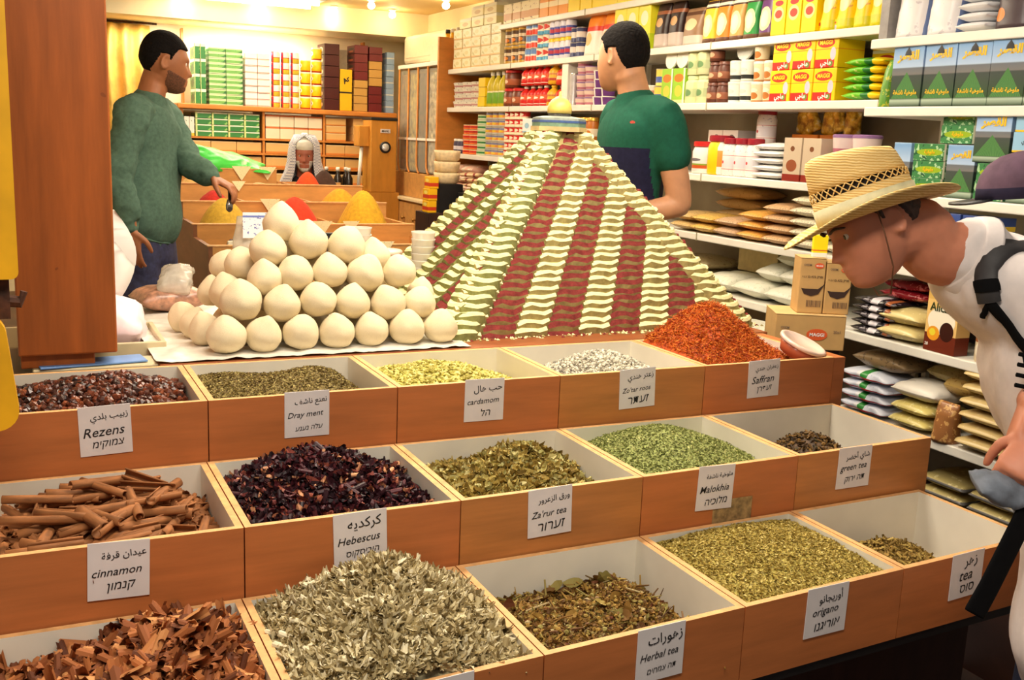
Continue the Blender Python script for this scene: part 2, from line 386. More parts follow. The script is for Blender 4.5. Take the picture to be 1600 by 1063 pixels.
for r in range(3):
    for k in range(5):
        x0, x1 = BX[r][k]+.0012, BX[r][k+1]-.0012; zt, h = ZT[r], BH[r]; tk = .0125
        q = [Vector((x0, yf(r, x0), 0)), Vector((x1, yf(r, x1), 0)), Vector((x1, yb(r, x1)-.002, 0)), Vector((x0, yb(r, x0)-.002, 0))]
        ii = [Vector((x0+tk, yf(r, x0+tk)+tk, 0)), Vector((x1-tk, yf(r, x1-tk)+tk, 0)), Vector((x1-tk, yb(r, x1-tk)-.002-tk, 0)), Vector((x0+tk, yb(r, x0+tk)-.002-tk, 0))]
        c = Vector(((x0+x1)/2, (q[0].y+q[2].y)/2, zt-h))
        t = thing('spice_bin', f'orange wood spice bin holding {WHAT[r][k]}', 'spice bin', c, 0, 'stepped bins of the spice stall')
        wd = WOOD2 if (r, k) in ((0, 3), (1, 2), (1, 4)) else WOOD
        def panel(name, a, b2, c2, d):     # a,b outside edge ; c,d inside edge
            mb = MB(); P = [p-c for p in (a, b2, c2, d)]
            mb.add([(p.x, p.y, 0) for p in P]+[(p.x, p.y, h) for p in P], [(3,2,1,0),(4,5,6,7),(0,1,5,4),(1,2,6,5),(2,3,7,6),(3,0,4,7)], [0, 1, 0, 1, 2, 1])
            return mb.build(name, [wd, RIM, LINING], t)
        fp = panel('front_panel', q[0], q[1], ii[1], ii[0]); panel('side_panel', q[1], q[2], ii[2], ii[1])
        panel('back_panel', q[2], q[3], ii[3], ii[2]); panel('side_panel', q[3], q[0], ii[0], ii[3])
        mb = MB(); mb.quadprism([(p.x-c.x, p.y-c.y) for p in ii], 0, .008); mb.build('bottom_panel', LINING, t)
        BINS[r, k] = ([p.copy() for p in ii], zt, zt-h+.008)
        if WORDS[r][k]:
            sx0, sx1 = SIGNX[r][k]; wS = sx1-sx0; hs = .099; sx = (sx0+sx1)/2
            ang = math.atan2(yf(r, sx1)-yf(r, sx0), wS)
            card = MB().bbox(-wS/2, wS/2, -.0015, 0, -hs, 0, .0004).build('label_card', PAPER, t, False, (sx-c.x, yf(r, sx)-c.y-.0008, h+(.004 if r else .006)), (0, R(rng.uniform(-2.2, 2.2)), ang))
            a, e, hb = WORDS[r][k]
            lettering(arabic(a), card, (.008, -.0022, -.023), wS*.72, INK, .024, 0, R(-4), .006, .0)
            lettering(e, card, (-.003, -.0022, -.051), wS*.80, INK, .019, 0, R(-3), .004, .30)
            lettering(hebrew(hb), card, (.004, -.0022, -.078), wS*.62, INK, .017, 0, R(-4), .004, .22)
        if (r, k) == (1, 3):
            MB().box(-.075, .075, -.0007, 0, -.085, 0).build('old_label', plain('torn_old_label', (150, 122, 78), .7, .25, 60), t, False, (1.365-c.x, yf(1, 1.365)-c.y-.0002, .083))
# stand below the bins: steps that carry the rows, end boards, dark base
t = thing('stall_stand', 'dark wooden stand carrying the three rows of spice bins', 'stand', (.95, 1.8, -.30))
mb = MB(); L = lambda x, y: (x-.95, y-1.8)
DARKW = wood('dark_stand_wood', (58, 32, 22), .5, (8, 2, 2), .2)
mb.quadprism([L(-.075, 1.42), L(1.93, 1.52), L(1.93, 2.43), L(-.075, 2.43)], 0, .30+ZT[2]-BH[2]-.022)
mb.quadprism([L(-.075, 1.73), L(1.97, 1.76), L(1.97, 2.43), L(-.075, 2.43)], .30+ZT[2]-BH[2]-.022, .30+ZT[1]-BH[1])
mb.quadprism([L(-.075, 2.11), L(1.97, 2.11), L(1.97, 2.43), L(-.075, 2.43)], .30+ZT[1]-BH[1], .30+ZT[0]-BH[0])
mb.build('base', DARKW, t)
MB().quadprism([L(-.075, 1.29), L(1.965, 1.41), L(1.965, 1.74), L(-.075, 1.71)], .30+ZT[2]-BH[2]-.020, .30+ZT[2]-BH[2]-.001).build('base_board', plain('black_edge', (26, 20, 18), .5), t)
MB().box(1.0355, 1.075, .288, .638, .62, 1.108).build('end_board', WOOD, t)
# plain board edge behind the back row
# ---------------------------------------------------------------- loose spices
def tmpl_lathe(prof, n=6):
    mb = MB(); mb.lathe([(r, z) for r, z in prof], n); return np.array(mb.v), mb.f
def tmpl_leaf(nl=4, curl=.5, fold=.3, wr=.35):
    vs = []; fs = []
    for i in range(nl+1):
        u = i/nl; wdt = wr*math.sin(math.pi*(.08+.9*u))**.8; a = curl*(u-.5)*2
        for j in (-1, 0, 1): vs.append(((u-.5)*math.cos(a*.5), j*wdt*math.cos(fold), abs(j)*wdt*math.sin(fold)+.5*curl*(u-.5)**2*2))
    for i in range(nl):
        for j in (0, 1): fs.append((i*3+j, i*3+j+1, (i+1)*3+j+1, (i+1)*3+j))
    return np.array(vs), fs
def tmpl_curl(n=7, turns=.7, length=1.0, r=.18, rings=3):
    vs = []; fs = []
    for i in range(rings+1):
        u = i/rings-.5
        for k in range(n):
            a = turns*2*math.pi*k/(n-1); rr = r*(1-.15*k/n); vs.append((u*length+.04*math.sin(5*a+i), rr*math.cos(a), rr*math.sin(a)))
    for i in range(rings):
        for k in range(n-1): fs.append((i*n+k, i*n+k+1, (i+1)*n+k+1, (i+1)*n+k))
    return np.array(vs), fs
def tmpl_flake():
    return np.array([(-.5, -.22, 0), (.1, -.3, .12), (.5, .05, -.05), (-.1, .3, .1)]), [(0, 1, 2), (0, 2, 3)]
def tmpl_chunk():
    bm = bmesh.new(); bmesh.ops.create_icosphere(bm, subdivisions=1, radius=.5)
    for v in bm.verts: v.co *= .75+.5*abs(noise.noise(v.co*3.1)); 
    bm.verts.index_update(); a = np.array([tuple(v.co) for v in bm.verts]); f = [[v.index for v in q.verts] for q in bm.faces]; bm.free(); return a, f
def rot_random(flat, n):
    """random orientations; flat in 0..1 keeps the pieces lying down"""
    yaw = rng.uniform(0, 2*np.pi, n); s = (1-flat)*1.5
    px = rng.normal(0, s*.6, n); py = rng.normal(0, s*.6, n)
    cz, sz, cx, sx, cy, sy = np.cos(yaw), np.sin(yaw), np.cos(px), np.sin(px), np.cos(py), np.sin(py)
    Z = np.zeros((n, 3, 3)); X = Z.copy(); Y = Z.copy()
    Z[:, 0, 0] = cz; Z[:, 0, 1] = -sz; Z[:, 1, 0] = sz; Z[:, 1, 1] = cz; Z[:, 2, 2] = 1
    X[:, 0, 0] = 1; X[:, 1, 1] = cx; X[:, 1, 2] = -sx; X[:, 2, 1] = sx; X[:, 2, 2] = cx
    Y[:, 1, 1] = 1; Y[:, 0, 0] = cy; Y[:, 0, 2] = sy; Y[:, 2, 0] = -sy; Y[:, 2, 2] = cy
    return Z @ X @ Y
def heap(name, label, cat, quad, hf, pieces, mat, base_mat=None, zmin=None, grid=(46, 34)):
    """loose spice in a bin or on a tray: a mounded surface plus the separate pieces lying on it, ONE object.
    quad: inner plan corners FL,FR,BR,BL ; hf(u,v)->z ; pieces: (template, count, size, size spread, flat, lift)"""
    V = []; F = []; MI = []; nv = 0
    fl, fr, br, bl = [np.array((p[0], p[1])) for p in quad]
    def plan(u, v): return (fl*(1-u)+fr*u)*(1-v)+(bl*(1-u)+br*u)*v
    gx, gy = grid; g = []
    for j in range(gy+1):
        for i in range(gx+1):
            u, v = i/gx, j/gy; p = plan(u*.985+.0075, v*.985+.0075); z = hf(u, v)+.0015*noise.noise(Vector((u*40, v*40, 3)))
            g.append((p[0], p[1], max(z, (zmin or -9)+.0005)))
    V.append(np.array(g)); nv = len(g)
    for j in range(gy):
        for i in range(gx): F.append((j*(gx+1)+i, j*(gx+1)+i+1, (j+1)*(gx+1)+i+1, (j+1)*(gx+1)+i)); MI.append(1)
    for (tv, tf), cnt, size, spr, flat, lift in pieces:
        u = rng.uniform(.02, .98, cnt); v = rng.uniform(.02, .98, cnt)
        zz = np.array([hf(a, b) for a, b in zip(u, v)])
        if zmin is not None:
            ok = zz > zmin+.002; u, v, zz = u[ok], v[ok], zz[ok]; cnt = len(u)
        if cnt == 0: continue
        P = plan(u[:, None], v[:, None]); sc = size*(1+rng.uniform(-spr, spr, cnt)); Rm = rot_random(flat, cnt)
        W = np.einsum('nij,kj->nki', Rm, tv)*sc[:, None, None]
        W[:, :, 0] += P[:, 0][:, None]; W[:, :, 1] += P[:, 1][:, None]; W[:, :, 2] += (zz+rng.uniform(0, lift, cnt))[:, None]
        # keep pieces off the lining
        x0, x1 = min(fl[0], bl[0])+.001, max(fr[0], br[0])-.001; y0, y1 = min(fl[1], fr[1])+.001, max(bl[1], br[1])-.001
        low = W[:, :, 2] < BIN_TOP
        W[:, :, 0] = np.where(low, np.clip(W[:, :, 0], x0, x1), W[:, :, 0]); W[:, :, 1] = np.where(low, np.clip(W[:, :, 1], y0, y1), W[:, :, 1])
        k = len(tv); V.append(W.reshape(-1, 3))
        for q in range(cnt):
            b = nv+q*k
            for f in tf: F.append(tuple(b+a for a in f)); MI.append(0)
        nv += cnt*k
    allv = np.vstack(V); c = np.array([allv[:, 0].mean(), allv[:, 1].mean(), allv[:, 2].min()]); allv = allv-c
    me = bpy.data.meshes.new(name); me.from_pydata(allv.tolist(), [], F); me.materials.append(mat); me.materials.append(base_mat or mat)
    me.polygons.foreach_set('material_index', MI); me.update()
    o = link(name, me, None, tuple(c)); return tag(o, label, cat, None, 'stuff')
BIN_TOP = 9.0
def gauss(u, v, cu_, cv_, su, sv): return math.exp(-((u-cu_)/su)**2-((v-cv_)/sv)**2)
def nz(u, v, s, k): return noise.noise(Vector((u*s+k, v*s, k*1.7)))

LEAF = tmpl_leaf(); LEAF2 = tmpl_leaf(4, 1.1, .7, .26); CURL = tmpl_curl(); FLAKE = tmpl_flake(); CHUNK = tmpl_chunk()
POD = tmpl_lathe([(.04, -.5), (.17, -.3), (.22, 0), (.16, .3), (.03, .5)], 6)
POD = (POD[0][:, [2, 0, 1]], POD[1])
SAGEL = tmpl_leaf(4, 1.2, 1.0, .17)
STRAW = tmpl_curl(4, .4, 1, .05, 3); BARK = tmpl_curl(6, .45, 1, .2, 3); BARKN = tmpl_curl(6, .6, 1, .09, 3); TWIG = tmpl_lathe([(.03, -.5), (.035, 0), (.02, .5)], 5); TWIG = (TWIG[0][:, [2, 0, 1]], TWIG[1])

def spice(r, k, name, label, cat, hf, pieces, mat, base):
    global BIN_TOP
    q, zt, zb = BINS[r, k]; BIN_TOP = zt; wq, dq = (q[1]-q[0]).length, (q[3]-q[0]).length; raw = hf
    def hf(u, v): return min(raw(u, v), -.003+1.15*min(min(u, 1-u)*wq, min(v, 1-v)*dq))     # loose spice stays below the rim at the walls
    return heap(name, label, cat, [(p.x, p.y) for p in q], lambda u, v: zt+hf(u, v), pieces, mat, base, zb)
# raisins
mt = island('raisins', [(0, (28, 13, 10)), (.35, (70, 31, 18)), (.65, (116, 54, 28)), (.85, (44, 22, 17)), (1, (146, 78, 46))], .32, spec=.5)
spice(0, 0, 'raisin_heap', 'heap of dark brown raisins in the left bin of the back row', 'raisins', lambda u, v: -.052+.050*gauss(u, v, .55, .7, .5, .5)-.02*v*0+.006*nz(u, v, 5, 1), [(CHUNK, 1500, .017, .35, .2, .008)], mt, plain('raisin_bed', (70, 30, 20), .5, .3, 90))
# dried mint
mt = island('mint', [(0, (76, 58, 28)), (.4, (122, 100, 52)), (.75, (150, 132, 74)), (1, (186, 168, 104))], .8)
spice(0, 1, 'mint_heap', 'crumbled dried green brown mint with a dip in the middle', 'dried mint', lambda u, v: -.048+.034*gauss(u, v, .18, .75, .36, .5)+.040*gauss(u, v, .74, .72, .22, .4)+.012*gauss(u, v, .5, .2, .5, .3)-.022*max(0, u-.85)/.15, [(FLAKE, 7000, .0065, .5, .3, .002)], mt, plain('mint_bed', (108, 92, 46), .8, .35, 220, bump=.6))
# cardamom
mt = island('cardamom', [(0, (140, 126, 48)), (.4, (182, 170, 78)), (.75, (206, 196, 108)), (1, (226, 214, 138))], .6)
spice(0, 2, 'cardamom_heap', 'heap of pale green cardamom pods in the middle back bin', 'cardamom', lambda u, v: -.058+.052*gauss(u, v, .40, .62, .46, .45)-.016*max(0, u-.7)/.3+.004*nz(u, v, 7, 2), [(POD, 2700, .016, .25, .35, .005)], mt, plain('cardamom_bed', (150, 136, 58), .7, .35, 120))
# za'atar heads
mt = island('zaatar', [(0, (112, 104, 92)), (.35, (168, 160, 140)), (.7, (206, 198, 176)), (1, (226, 220, 200))], .8)
spice(0, 3, 'zaatar_heap', 'heap of pale grey za\'atar flower heads in the fourth bin of the back row', 'za\'atar heads', lambda u, v: -.080+.080*gauss(u, v, .56, .60, .38, .46)+.02*gauss(u, v, .5, .2, .45, .3), [(CHUNK, 3600, .0085, .4, .2, .004), (FLAKE, 1500, .008, .4, .2, .004)], mt, plain('zaatar_bed', (176, 168, 146), .8, .3, 160))
# saffron (safflower) threads
mt = island('saffron', [(0, (130, 40, 8)), (.3, (186, 78, 10)), (.6, (210, 104, 20)), (.85, (226, 142, 48)), (1, (160, 52, 8))], .6)
spice(0, 4, 'saffron_heap', 'tall heap of bright orange saffron threads rising above its bin', 'saffron', lambda u, v: -.045+.165*gauss(u, v, .36, .66, .40, .50)+.006*nz(u, v, 9, 3), [(STRAW, 9000, .016, .5, .3, .005), (FLAKE, 2500, .008, .5, .2, .004)], mt, plain('saffron_bed', (176, 72, 10), .7, .35, 160, bump=.6))
# hibiscus
mt = island('hibiscus', [(0, (28, 10, 16)), (.5, (52, 18, 26)), (.78, (88, 30, 36)), (.92, (150, 76, 58)), (1, (222, 160, 112))], .5, spec=.4)
spice(1, 1, 'hibiscus_heap', 'mound of dark red dried hibiscus petals in the middle row', 'hibiscus', lambda u, v: -.060+.095*gauss(u, v, .48, .62, .42, .48)+.010*nz(u, v, 6, 4), [(LEAF2, 2300, .027, .4, .1, .010), (CURL, 500, .026, .4, .1, .012), (CHUNK, 120, .013, .3, .2, .012)], mt, plain('hibiscus_bed', (40, 14, 20), .6, .3, 100))
# hawthorn leaves
mt = island('zarur', [(0, (104, 82, 30)), (.3, (150, 122, 52)), (.6, (190, 168, 92)), (.85, (156, 150, 92)), (1, (216, 202, 140))], .7)
spice(1, 2, 'leaf_tea_heap', 'heap of curled olive green tea leaves behind the tea card', 'tea leaves', lambda u, v: -.074+.045*gauss(u, v, .28, .45, .35, .5)+.062*gauss(u, v, .68, .72, .22, .40)+.012*nz(u, v, 6, 5), [(LEAF2, 2000, .025, .45, .15, .008), (LEAF, 900, .020, .4, .3, .008), (TWIG, 130, .035, .4, .3, .008)], mt, plain('zarur_bed', (110, 92, 38), .7, .35, 90))
# malokhia
mt = island('malokhia', [(0, (94, 98, 48)), (.4, (134, 140, 74)), (.8, (162, 164, 98)), (1, (188, 184, 116))], .8)
spice(1, 3, 'malokhia_heap', 'smooth mound of fine green dried malokhia leaves', 'malokhia', lambda u, v: -.060+.080*gauss(u, v, .50, .62, .44, .52)+.003*nz(u, v, 9, 6), [(FLAKE, 9000, .0062, .5, .3, .002)], mt, plain('malokhia_bed', (132, 138, 74), .8, .28, 200, bump=.6))
# green tea
mt = island('green_tea', [(0, (40, 28, 16)), (.45, (84, 58, 26)), (.8, (126, 92, 42)), (1, (60, 56, 32))], .6)
spice(1, 4, 'green_tea_heap', 'small low heap of dark curled green tea in a mostly empty bin', 'green tea', lambda u, v: -.160+.145*gauss(u, v, .44, .44, .32, .5), [(CURL, 1500, .013, .4, .2, .005), (CHUNK, 800, .010, .4, .2, .005)], mt, plain('green_tea_bed', (70, 48, 24), .7, .35, 120))
# cinnamon bark pieces
mt = island('bark', [(0, (84, 42, 20)), (.4, (140, 78, 40)), (.75, (178, 108, 58)), (1, (212, 148, 90))], .7)
spice(2, 0, 'bark_heap', 'heap of broken brown cinnamon bark in the front left bin', 'cinnamon bark', lambda u, v: -.070+.080*gauss(u, v, .74, .62, .32, .5)+.034*gauss(u, v, .38, .5, .34, .5)+.012*nz(u, v, 6, 7), [(BARK, 1100, .036, .5, .2, .012), (BARKN, 420, .070, .4, .25, .016), (BARK, 70, .062, .3, .3, .014), (STRAW, 1400, .034, .5, .25, .012), (FLAKE, 1600, .014, .5, .2, .008)], mt, plain('bark_bed', (104, 50, 24), .7, .35, 60))
# sage
mt = island('sage', [(0, (124, 104, 64)), (.35, (178, 160, 116)), (.7, (210, 194, 150)), (1, (230, 218, 184))], .85)
spice(2, 1, 'sage_heap', 'tall mound of pale grey green sage leaves spilling over its bin', 'sage', lambda u, v: -.030+.094*gauss(u, v, .56, .66, .36, .46)+.030*gauss(u, v, .42, .2, .4, .35)+.012*nz(u, v, 6, 8), [(SAGEL, 5200, .034, .4, .1, .014), (CURL, 1500, .026, .4, .15, .014), (TWIG, 300, .04, .4, .2, .012)], mt, plain('sage_bed', (122, 112, 82), .8, .35, 70))
# herbal tea
mt = island('herbal', [(0, (72, 44, 18)), (.3, (126, 88, 36)), (.6, (164, 128, 58)), (.85, (142, 130, 70)), (.95, (98, 40, 22)), (1, (216, 196, 140))], .7)
spice(2, 2, 'herbal_tea_heap', 'uneven heap of brown and yellow herbal tea mix', 'herbal tea', lambda u, v: -.094+.048*gauss(u, v, .74, .62, .22, .42)+.046*gauss(u, v, .20, .50, .24, .5)+.018*gauss(u, v, .5, .3, .3, .4)+.010*nz(u, v, 7, 9)-.03*max(0, u-.88)/.12, [(LEAF2, 900, .016, .5, .2, .005), (FLAKE, 7000, .009, .5, .2, .004), (CHUNK, 900, .009, .5, .2, .005), (TWIG, 160, .045, .5, .3, .010), (LEAF, 45, .036, .3, .2, .010)], mt, plain('herbal_bed', (124, 90, 40), .7, .35, 110))
# oregano
mt = island('oregano', [(0, (118, 96, 34)), (.4, (162, 138, 62)), (.75, (192, 168, 86)), (1, (214, 194, 120))], .8)
spice(2, 3, 'oregano_heap', 'full bin of yellowish green crumbled oregano', 'oregano', lambda u, v: -.020+.030*gauss(u, v, .54, .6, .5, .55)+.003*nz(u, v, 9, 10), [(FLAKE, 9500, .0068, .5, .3, .002), (TWIG, 500, .010, .4, .4, .002)], mt, plain('oregano_bed', (152, 136, 60), .8, .3, 200, bump=.6))
# last bin
mt = island('last_herb', [(0, (88, 66, 24)), (.5, (146, 118, 54)), (1, (182, 156, 84))], .8)
spice(2, 4, 'herb_heap', 'small low heap of crumbled brown herb in the rightmost front bin', 'dried herb', lambda u, v: -.148+.104*gauss(u, v, .42, .50, .36, .5)+.02*gauss(u, v, .2, .5, .2, .3), [(FLAKE, 4200, .009, .5, .2, .003), (CURL, 500, .014, .4, .2, .004)], mt, plain('herb_bed', (140, 110, 50), .8, .3, 150))

# cinnamon sticks: each one its own quill
CIN = wood('cinnamon_quill', (142, 90, 50), .75, (3, 18, 18), .38, 4.0)
def quill(L, r):
    mb = MB(); n = 11; vs = []; fs = []
    for i in range(5):
        u = i/4-.5
        for side in (1, .72):
            for k in range(n):
                a = -2.4+4.8*k/(n-1); rr = r*side*(1+.05*math.sin(3*a+4*u)); vs.append((u*L, rr*math.cos(a)-r*.1, rr*math.sin(a)))
    st = 2*n
    for i in range(4):
        for k in range(n-1):
            a = i*st+k; b = (i+1)*st+k; fs.append((a, a+1, b+1, b)); fs.append((b+n, b+1+n, a+1+n, a+n))
        for k in (0, n-1):
            a = i*st+k; b = (i+1)*st+k; fs.append((a, b, b+n, a+n) if k == 0 else (a+n, b+n, b, a))
    for i, fl in ((0, 1), (4, 0)):
        for k in range(n-1):
            a = i*st+k; q = (a, a+n, a+n+1, a+1); fs.append(q if fl else q[::-1])
    mb.add(vs, fs); return mb.mesh('cinnamon_stick', CIN, True)
QM = [quill(.105, .0095), quill(.12, .008), quill(.085, .011), quill(.135, .0088)]
q, zt, zb = BINS[1, 0]; x0, x1, y0, y1 = q[0].x, q[1].x, q[0].y, q[2].y
cnt = 0; BANDS = [('at the back', .82), ('in the middle', .5), ('near the front', .2)]
heap('cinnamon_bed', 'loose cinnamon fragments lying under the cinnamon sticks', 'cinnamon', [(p.x, p.y) for p in q], lambda u, v: zt-.072+.026*gauss(u, v, .5, .6, .5, .5), [(BARK, 500, .035, .4, .3, .006)], CIN, CIN, zb)
for layer in range(3):
    for j in range((44, 36, 18)[layer]):
        L_ = (.105, .12, .085, .135)[cnt % 4]; a = rng.choice([R(25), R(-28), R(150), R(60), R(5)])+rng.normal(0, .3)
        mx = abs(math.cos(a))*L_/2+.012; my = abs(math.sin(a))*L_/2+.012
        x = rng.uniform(x0+mx, x1-mx); y = rng.uniform(y0+my, y1-my)
        u = (x-x0)/(x1-x0); v = (y-y0)/(y1-y0)
        if layer == 2 and (u < .2 or u > .85): u = .5; x = x0+u*(x1-x0)
        z = zt-.062+.018*layer+.028*gauss(u, v, .5, .65, .45, .5)+rng.uniform(0, .006)
        side = 'left' if u < .34 else 'right' if u > .66 else 'middle'
        dep = 'back' if v > .66 else 'front' if v < .33 else 'centre'
        lay = ('lowest', 'second', 'topmost')[layer]
        tilt = ('pointing right and away', 'pointing left and away', 'lying almost level')[0 if math.sin(2*a) > .35 else 1 if math.sin(2*a) < -.35 else 2]
        o = link('cinnamon_stick', QM[cnt % 4], None, (x, y, z), (rng.uniform(0, 6.28), rng.normal(0, .10), a))
        tag(o, f'brown rolled cinnamon stick, {lay} layer, {side} {dep} of its bin, {tilt}', 'cinnamon stick', f'cinnamon sticks in the {lay} layer at the {side} {dep} of the bin, {tilt}'); cnt += 1
# plastic tub and lid in the saffron bin
t = thing('plastic_tub', 'clear reddish plastic tub lying tilted on the saffron', 'tub', (1.925, 2.17, .80)); t.rotation_euler = (R(18), R(14), 0)
MB().lathe([(.042, 0), (.05, .002), (.062, .036), (.060, .036), (.046, .006), (.0, .006)], 26).build('bowl', plain('reddish_plastic', (190, 96, 62), .25, .06, 9), t, True)
MB().lathe([(.064, .034), (.067, .036), (.067, .044), (.058, .046), (.056, .042), (.0, .040)], 26).build('lid', plain('cloudy_plastic', (232, 200, 180), .3, .05, 20), t, True)
# ---------------------------------------------------------------- display table behind the bins
t = thing('display_table', 'orange edged display table carrying the white balls and spice pyramid', 'table', (1.15, 2.9, 0))
MB().bbox(-.86, .90, -.455, .36, .775, .810, .003).build('tabletop', wood('table_brown', (150, 84, 44), .5, (1.2, 10, 10), .12), t)
MB().box(-.85, .89, -.44, .34, .35, .775).build('apron', DARKW, t)
for sx, sy in ((-.8, -.4), (.84, -.4), (-.8, .30), (.84, .30)):
    MB().box(sx-.03, sx+.03, sy-.03, sy+.03, 0, .35).build('leg', DARKW, t)
# crinkled white plastic sheet
mb = MB(); nx, ny = 70, 60; vs = []
for j in range(ny+1):
    for i in range(nx+1):
        u, v = i/nx, j/ny; x = .285+u*.79; y = 2.452+v*.80
        e = max(0, .06-u)/.06
        z = .8125+.0035*abs(noise.noise(Vector((x*16, y*16, 0))))*2+.003*abs(noise.noise(Vector((x*40, y*30, 5))))
        if u < .08: z -= 0
        vs.append((x, y, z))
fs = [(j*(nx+1)+i, j*(nx+1)+i+1, (j+1)*(nx+1)+i+1, (j+1)*(nx+1)+i) for j in range(ny) for i in range(nx)]
mb.add(vs, fs)
o = mb.build('plastic_sheet', plain('white_plastic_film', (226, 220, 206), .28, .06, 30, spec=.7), None, True)
tag(o, 'crinkled white plastic sheet spread under the white balls', 'plastic sheet')

# chalky white balls: individually placed
CHALK = NT('chalky_ball'); f = CHALK.noise(24, 4); g = CHALK.noise(7, 2)
CHALK.col(CHALK.mix(g, CHALK.ramp(f, [(.3, (214, 196, 158)), (.7, (230, 214, 180))]), lin((224, 208, 172)))); CHALK.bump(f, .25, .004); CHALK = CHALK.done(.9, 0, .15)
def ball_mesh(seed, pt):
    bm = bmesh.new(); bmesh.ops.create_icosphere(bm, subdivisions=4, radius=1)
    for v in bm.verts:
        p = v.co.normalized(); z = p.z
        r = 1.0+.06*noise.noise(p*1.6+Vector((seed*7, 0, 0)))+.018*noise.noise(p*6+Vector((seed, 3, 0)))
        q = p*r
        if z > 0: k = 1-pt*z**1.6; q.x *= k; q.y *= k; q.z *= 1+.10*pt*2
        else: q.z = max(q.z, -.86)*.98; q.x *= 1+.05*-z; q.y *= 1+.05*-z
        v.co = q
    me = bpy.data.meshes.new('chalk_ball'); bm.to_mesh(me); bm.free(); me.materials.append(CHALK)
    me.polygons.foreach_set('use_smooth', [True]*len(me.polygons)); return me
BM_ = [ball_mesh(k, p) for k, p in enumerate([.30, .42, .22, .50, .36, .28])]
LV = [('bottom row', [(.457,2.53,.0459),(.548,2.53,.0443),(.641,2.53,.0441),(.733,2.53,.0440),(.825,2.53,.0432),(.923,2.53,.0450),(1.016,2.53,.0443)], .856),
      ('second row', [(.500,2.57,.0499,.934),(.603,2.57,.0459,.923),(.695,2.57,.0450,.929),(.786,2.57,.0448,.921),(.882,2.57,.0447,.917),(.970,2.57,.0425,.913)], 0),
      ('third row', [(.570,2.615,.0438,.983),(.647,2.615,.0451,.993),(.737,2.615,.0442,.997),(.834,2.615,.0482,.990),(.928,2.615,.0435,.992)], 0),
      ('fourth row', [(.588,2.66,.0460,1.050),(.693,2.66,.0492,1.072),(.796,2.66,.0483,1.060)], 0)]
for rn, l, z in LV:
    for i, p in enumerate(l):
        r = p[2]*1.04; zz = (.8165+r*.84) if z else p[3]
        o = link('chalk_ball', BM_[(i*5+len(rn)) % 6], None, (p[0], p[1], zz), (rng.normal(0, .16), rng.normal(0, .16), rng.uniform(0, 6.28))); o.scale = (r, r, r*(1.0+.06*((i*3) % 3)))
        tag(o, f'chalky white ball, {ORD[i]} from the left in the {rn} of the front face', 'white ball', 'chalky white balls piled on the plastic sheet')
o = link('chalk_ball', BM_[1], None, (.631, 2.70, 1.112), (.1, .1, 2)); o.scale = (.047, .047, .054); tag(o, 'chalky white ball at the very top of the pile', 'white ball', 'chalky white balls piled on the plastic sheet')
SIDE = [(.425,2.635,.0400,.853,'on the sheet just behind the front left corner ball'), (.415,2.735,.038,.850,'on the sheet, second behind the front left corner ball'), (.400,2.83,.0393,.851,'leftmost on the sheet at the rear of the pile'),
        (.487,2.685,.0425,.940,'behind the large ball at the left end of the second row'), (.468,2.79,.0373,.925,'rear left of the second layer, half hidden'), (.533,2.73,.0417,1.004,'pointed one at the left of the third layer behind the front face'),
        (.508,2.815,.0395,.990,'leftmost and rearmost in the third layer'), (.887,2.705,.0430,1.025,'partly hidden behind the right ball of the fourth row'), (.955,2.705,.0370,.985,'behind the right end of the third row'), (1.005,2.655,.0353,.930,'barely showing behind the right end of the second row'), (.655,2.745,.037,1.035,'deep in the gap below the topmost balls')]
for i, (x, y, r, z, lb) in enumerate(SIDE):
    o = link('chalk_ball', BM_[(i*2+1) % 6], None, (x, y, z), (rng.normal(0, .2), rng.normal(0, .2), i)); o.scale = (r*1.04, r*1.04, r*1.1); tag(o, 'chalky white ball '+lb, 'white ball', 'chalky white balls piled on the plastic sheet')
for i, (x, y, z) in enumerate([(.52,2.63,.853),(.61,2.64,.853),(.71,2.64,.853),(.80,2.64,.853),(.90,2.64,.853),(.97,2.62,.853),(.60,2.74,.853),(.71,2.75,.853),(.82,2.75,.853),(.92,2.73,.853),(.50,2.74,.853),(.585,2.665,.932),(.68,2.675,.932),(.78,2.675,.932),(.875,2.665,.930),(.58,2.76,.932),(.68,2.77,.932),(.79,2.765,.932),(.89,2.755,.93),(.62,2.71,1.005),(.72,2.71,1.005),(.81,2.70,1.0)]):
    o = link('chalk_ball', BM_[i % 6], None, (x, y, z), (0, 0, i)); o.scale = (.042, .042, .046); tag(o, 'chalky white ball inside the pile, glimpsed only through the gaps', 'white ball', 'chalky white balls inside the pile')

# things left of the sheet, behind the pillar
t = thing('plastic_crate', 'beige plastic crate on the table beside the pillar', 'crate', (.14, 2.77, .74))
mb = MB(); mb.bbox(-.19, .19, -.14, .14, 0, .008, .002); 
mb.build('bottom', plain('beige_plastic', (202, 186, 146), .4, .08, 9), t)
BG = _mc['beige_plastic']
for a in ((-.19, .19, -.14, -.128), (-.19, .19, .128, .14), (-.19, -.178, -.128, .128), (.178, .19, -.128, .128)):
    MB().bbox(*a, .004, .088, .002).build('side_panel', BG, t)
b_ = thing('side_table', 'small dark table under the beige crate left of the display table', 'table', (.10, 2.72, 0)); MB().box(-.25, .18, -.27, .22, .70, .74).build('tabletop', DARKW, b_)
for sx, sy in ((-.22, -.22), (.15, -.22), (-.22, .18), (.15, .18)): MB().box(sx-.02, sx+.02, sy-.02, sy+.02, 0, .70).build('leg', DARKW, b_)
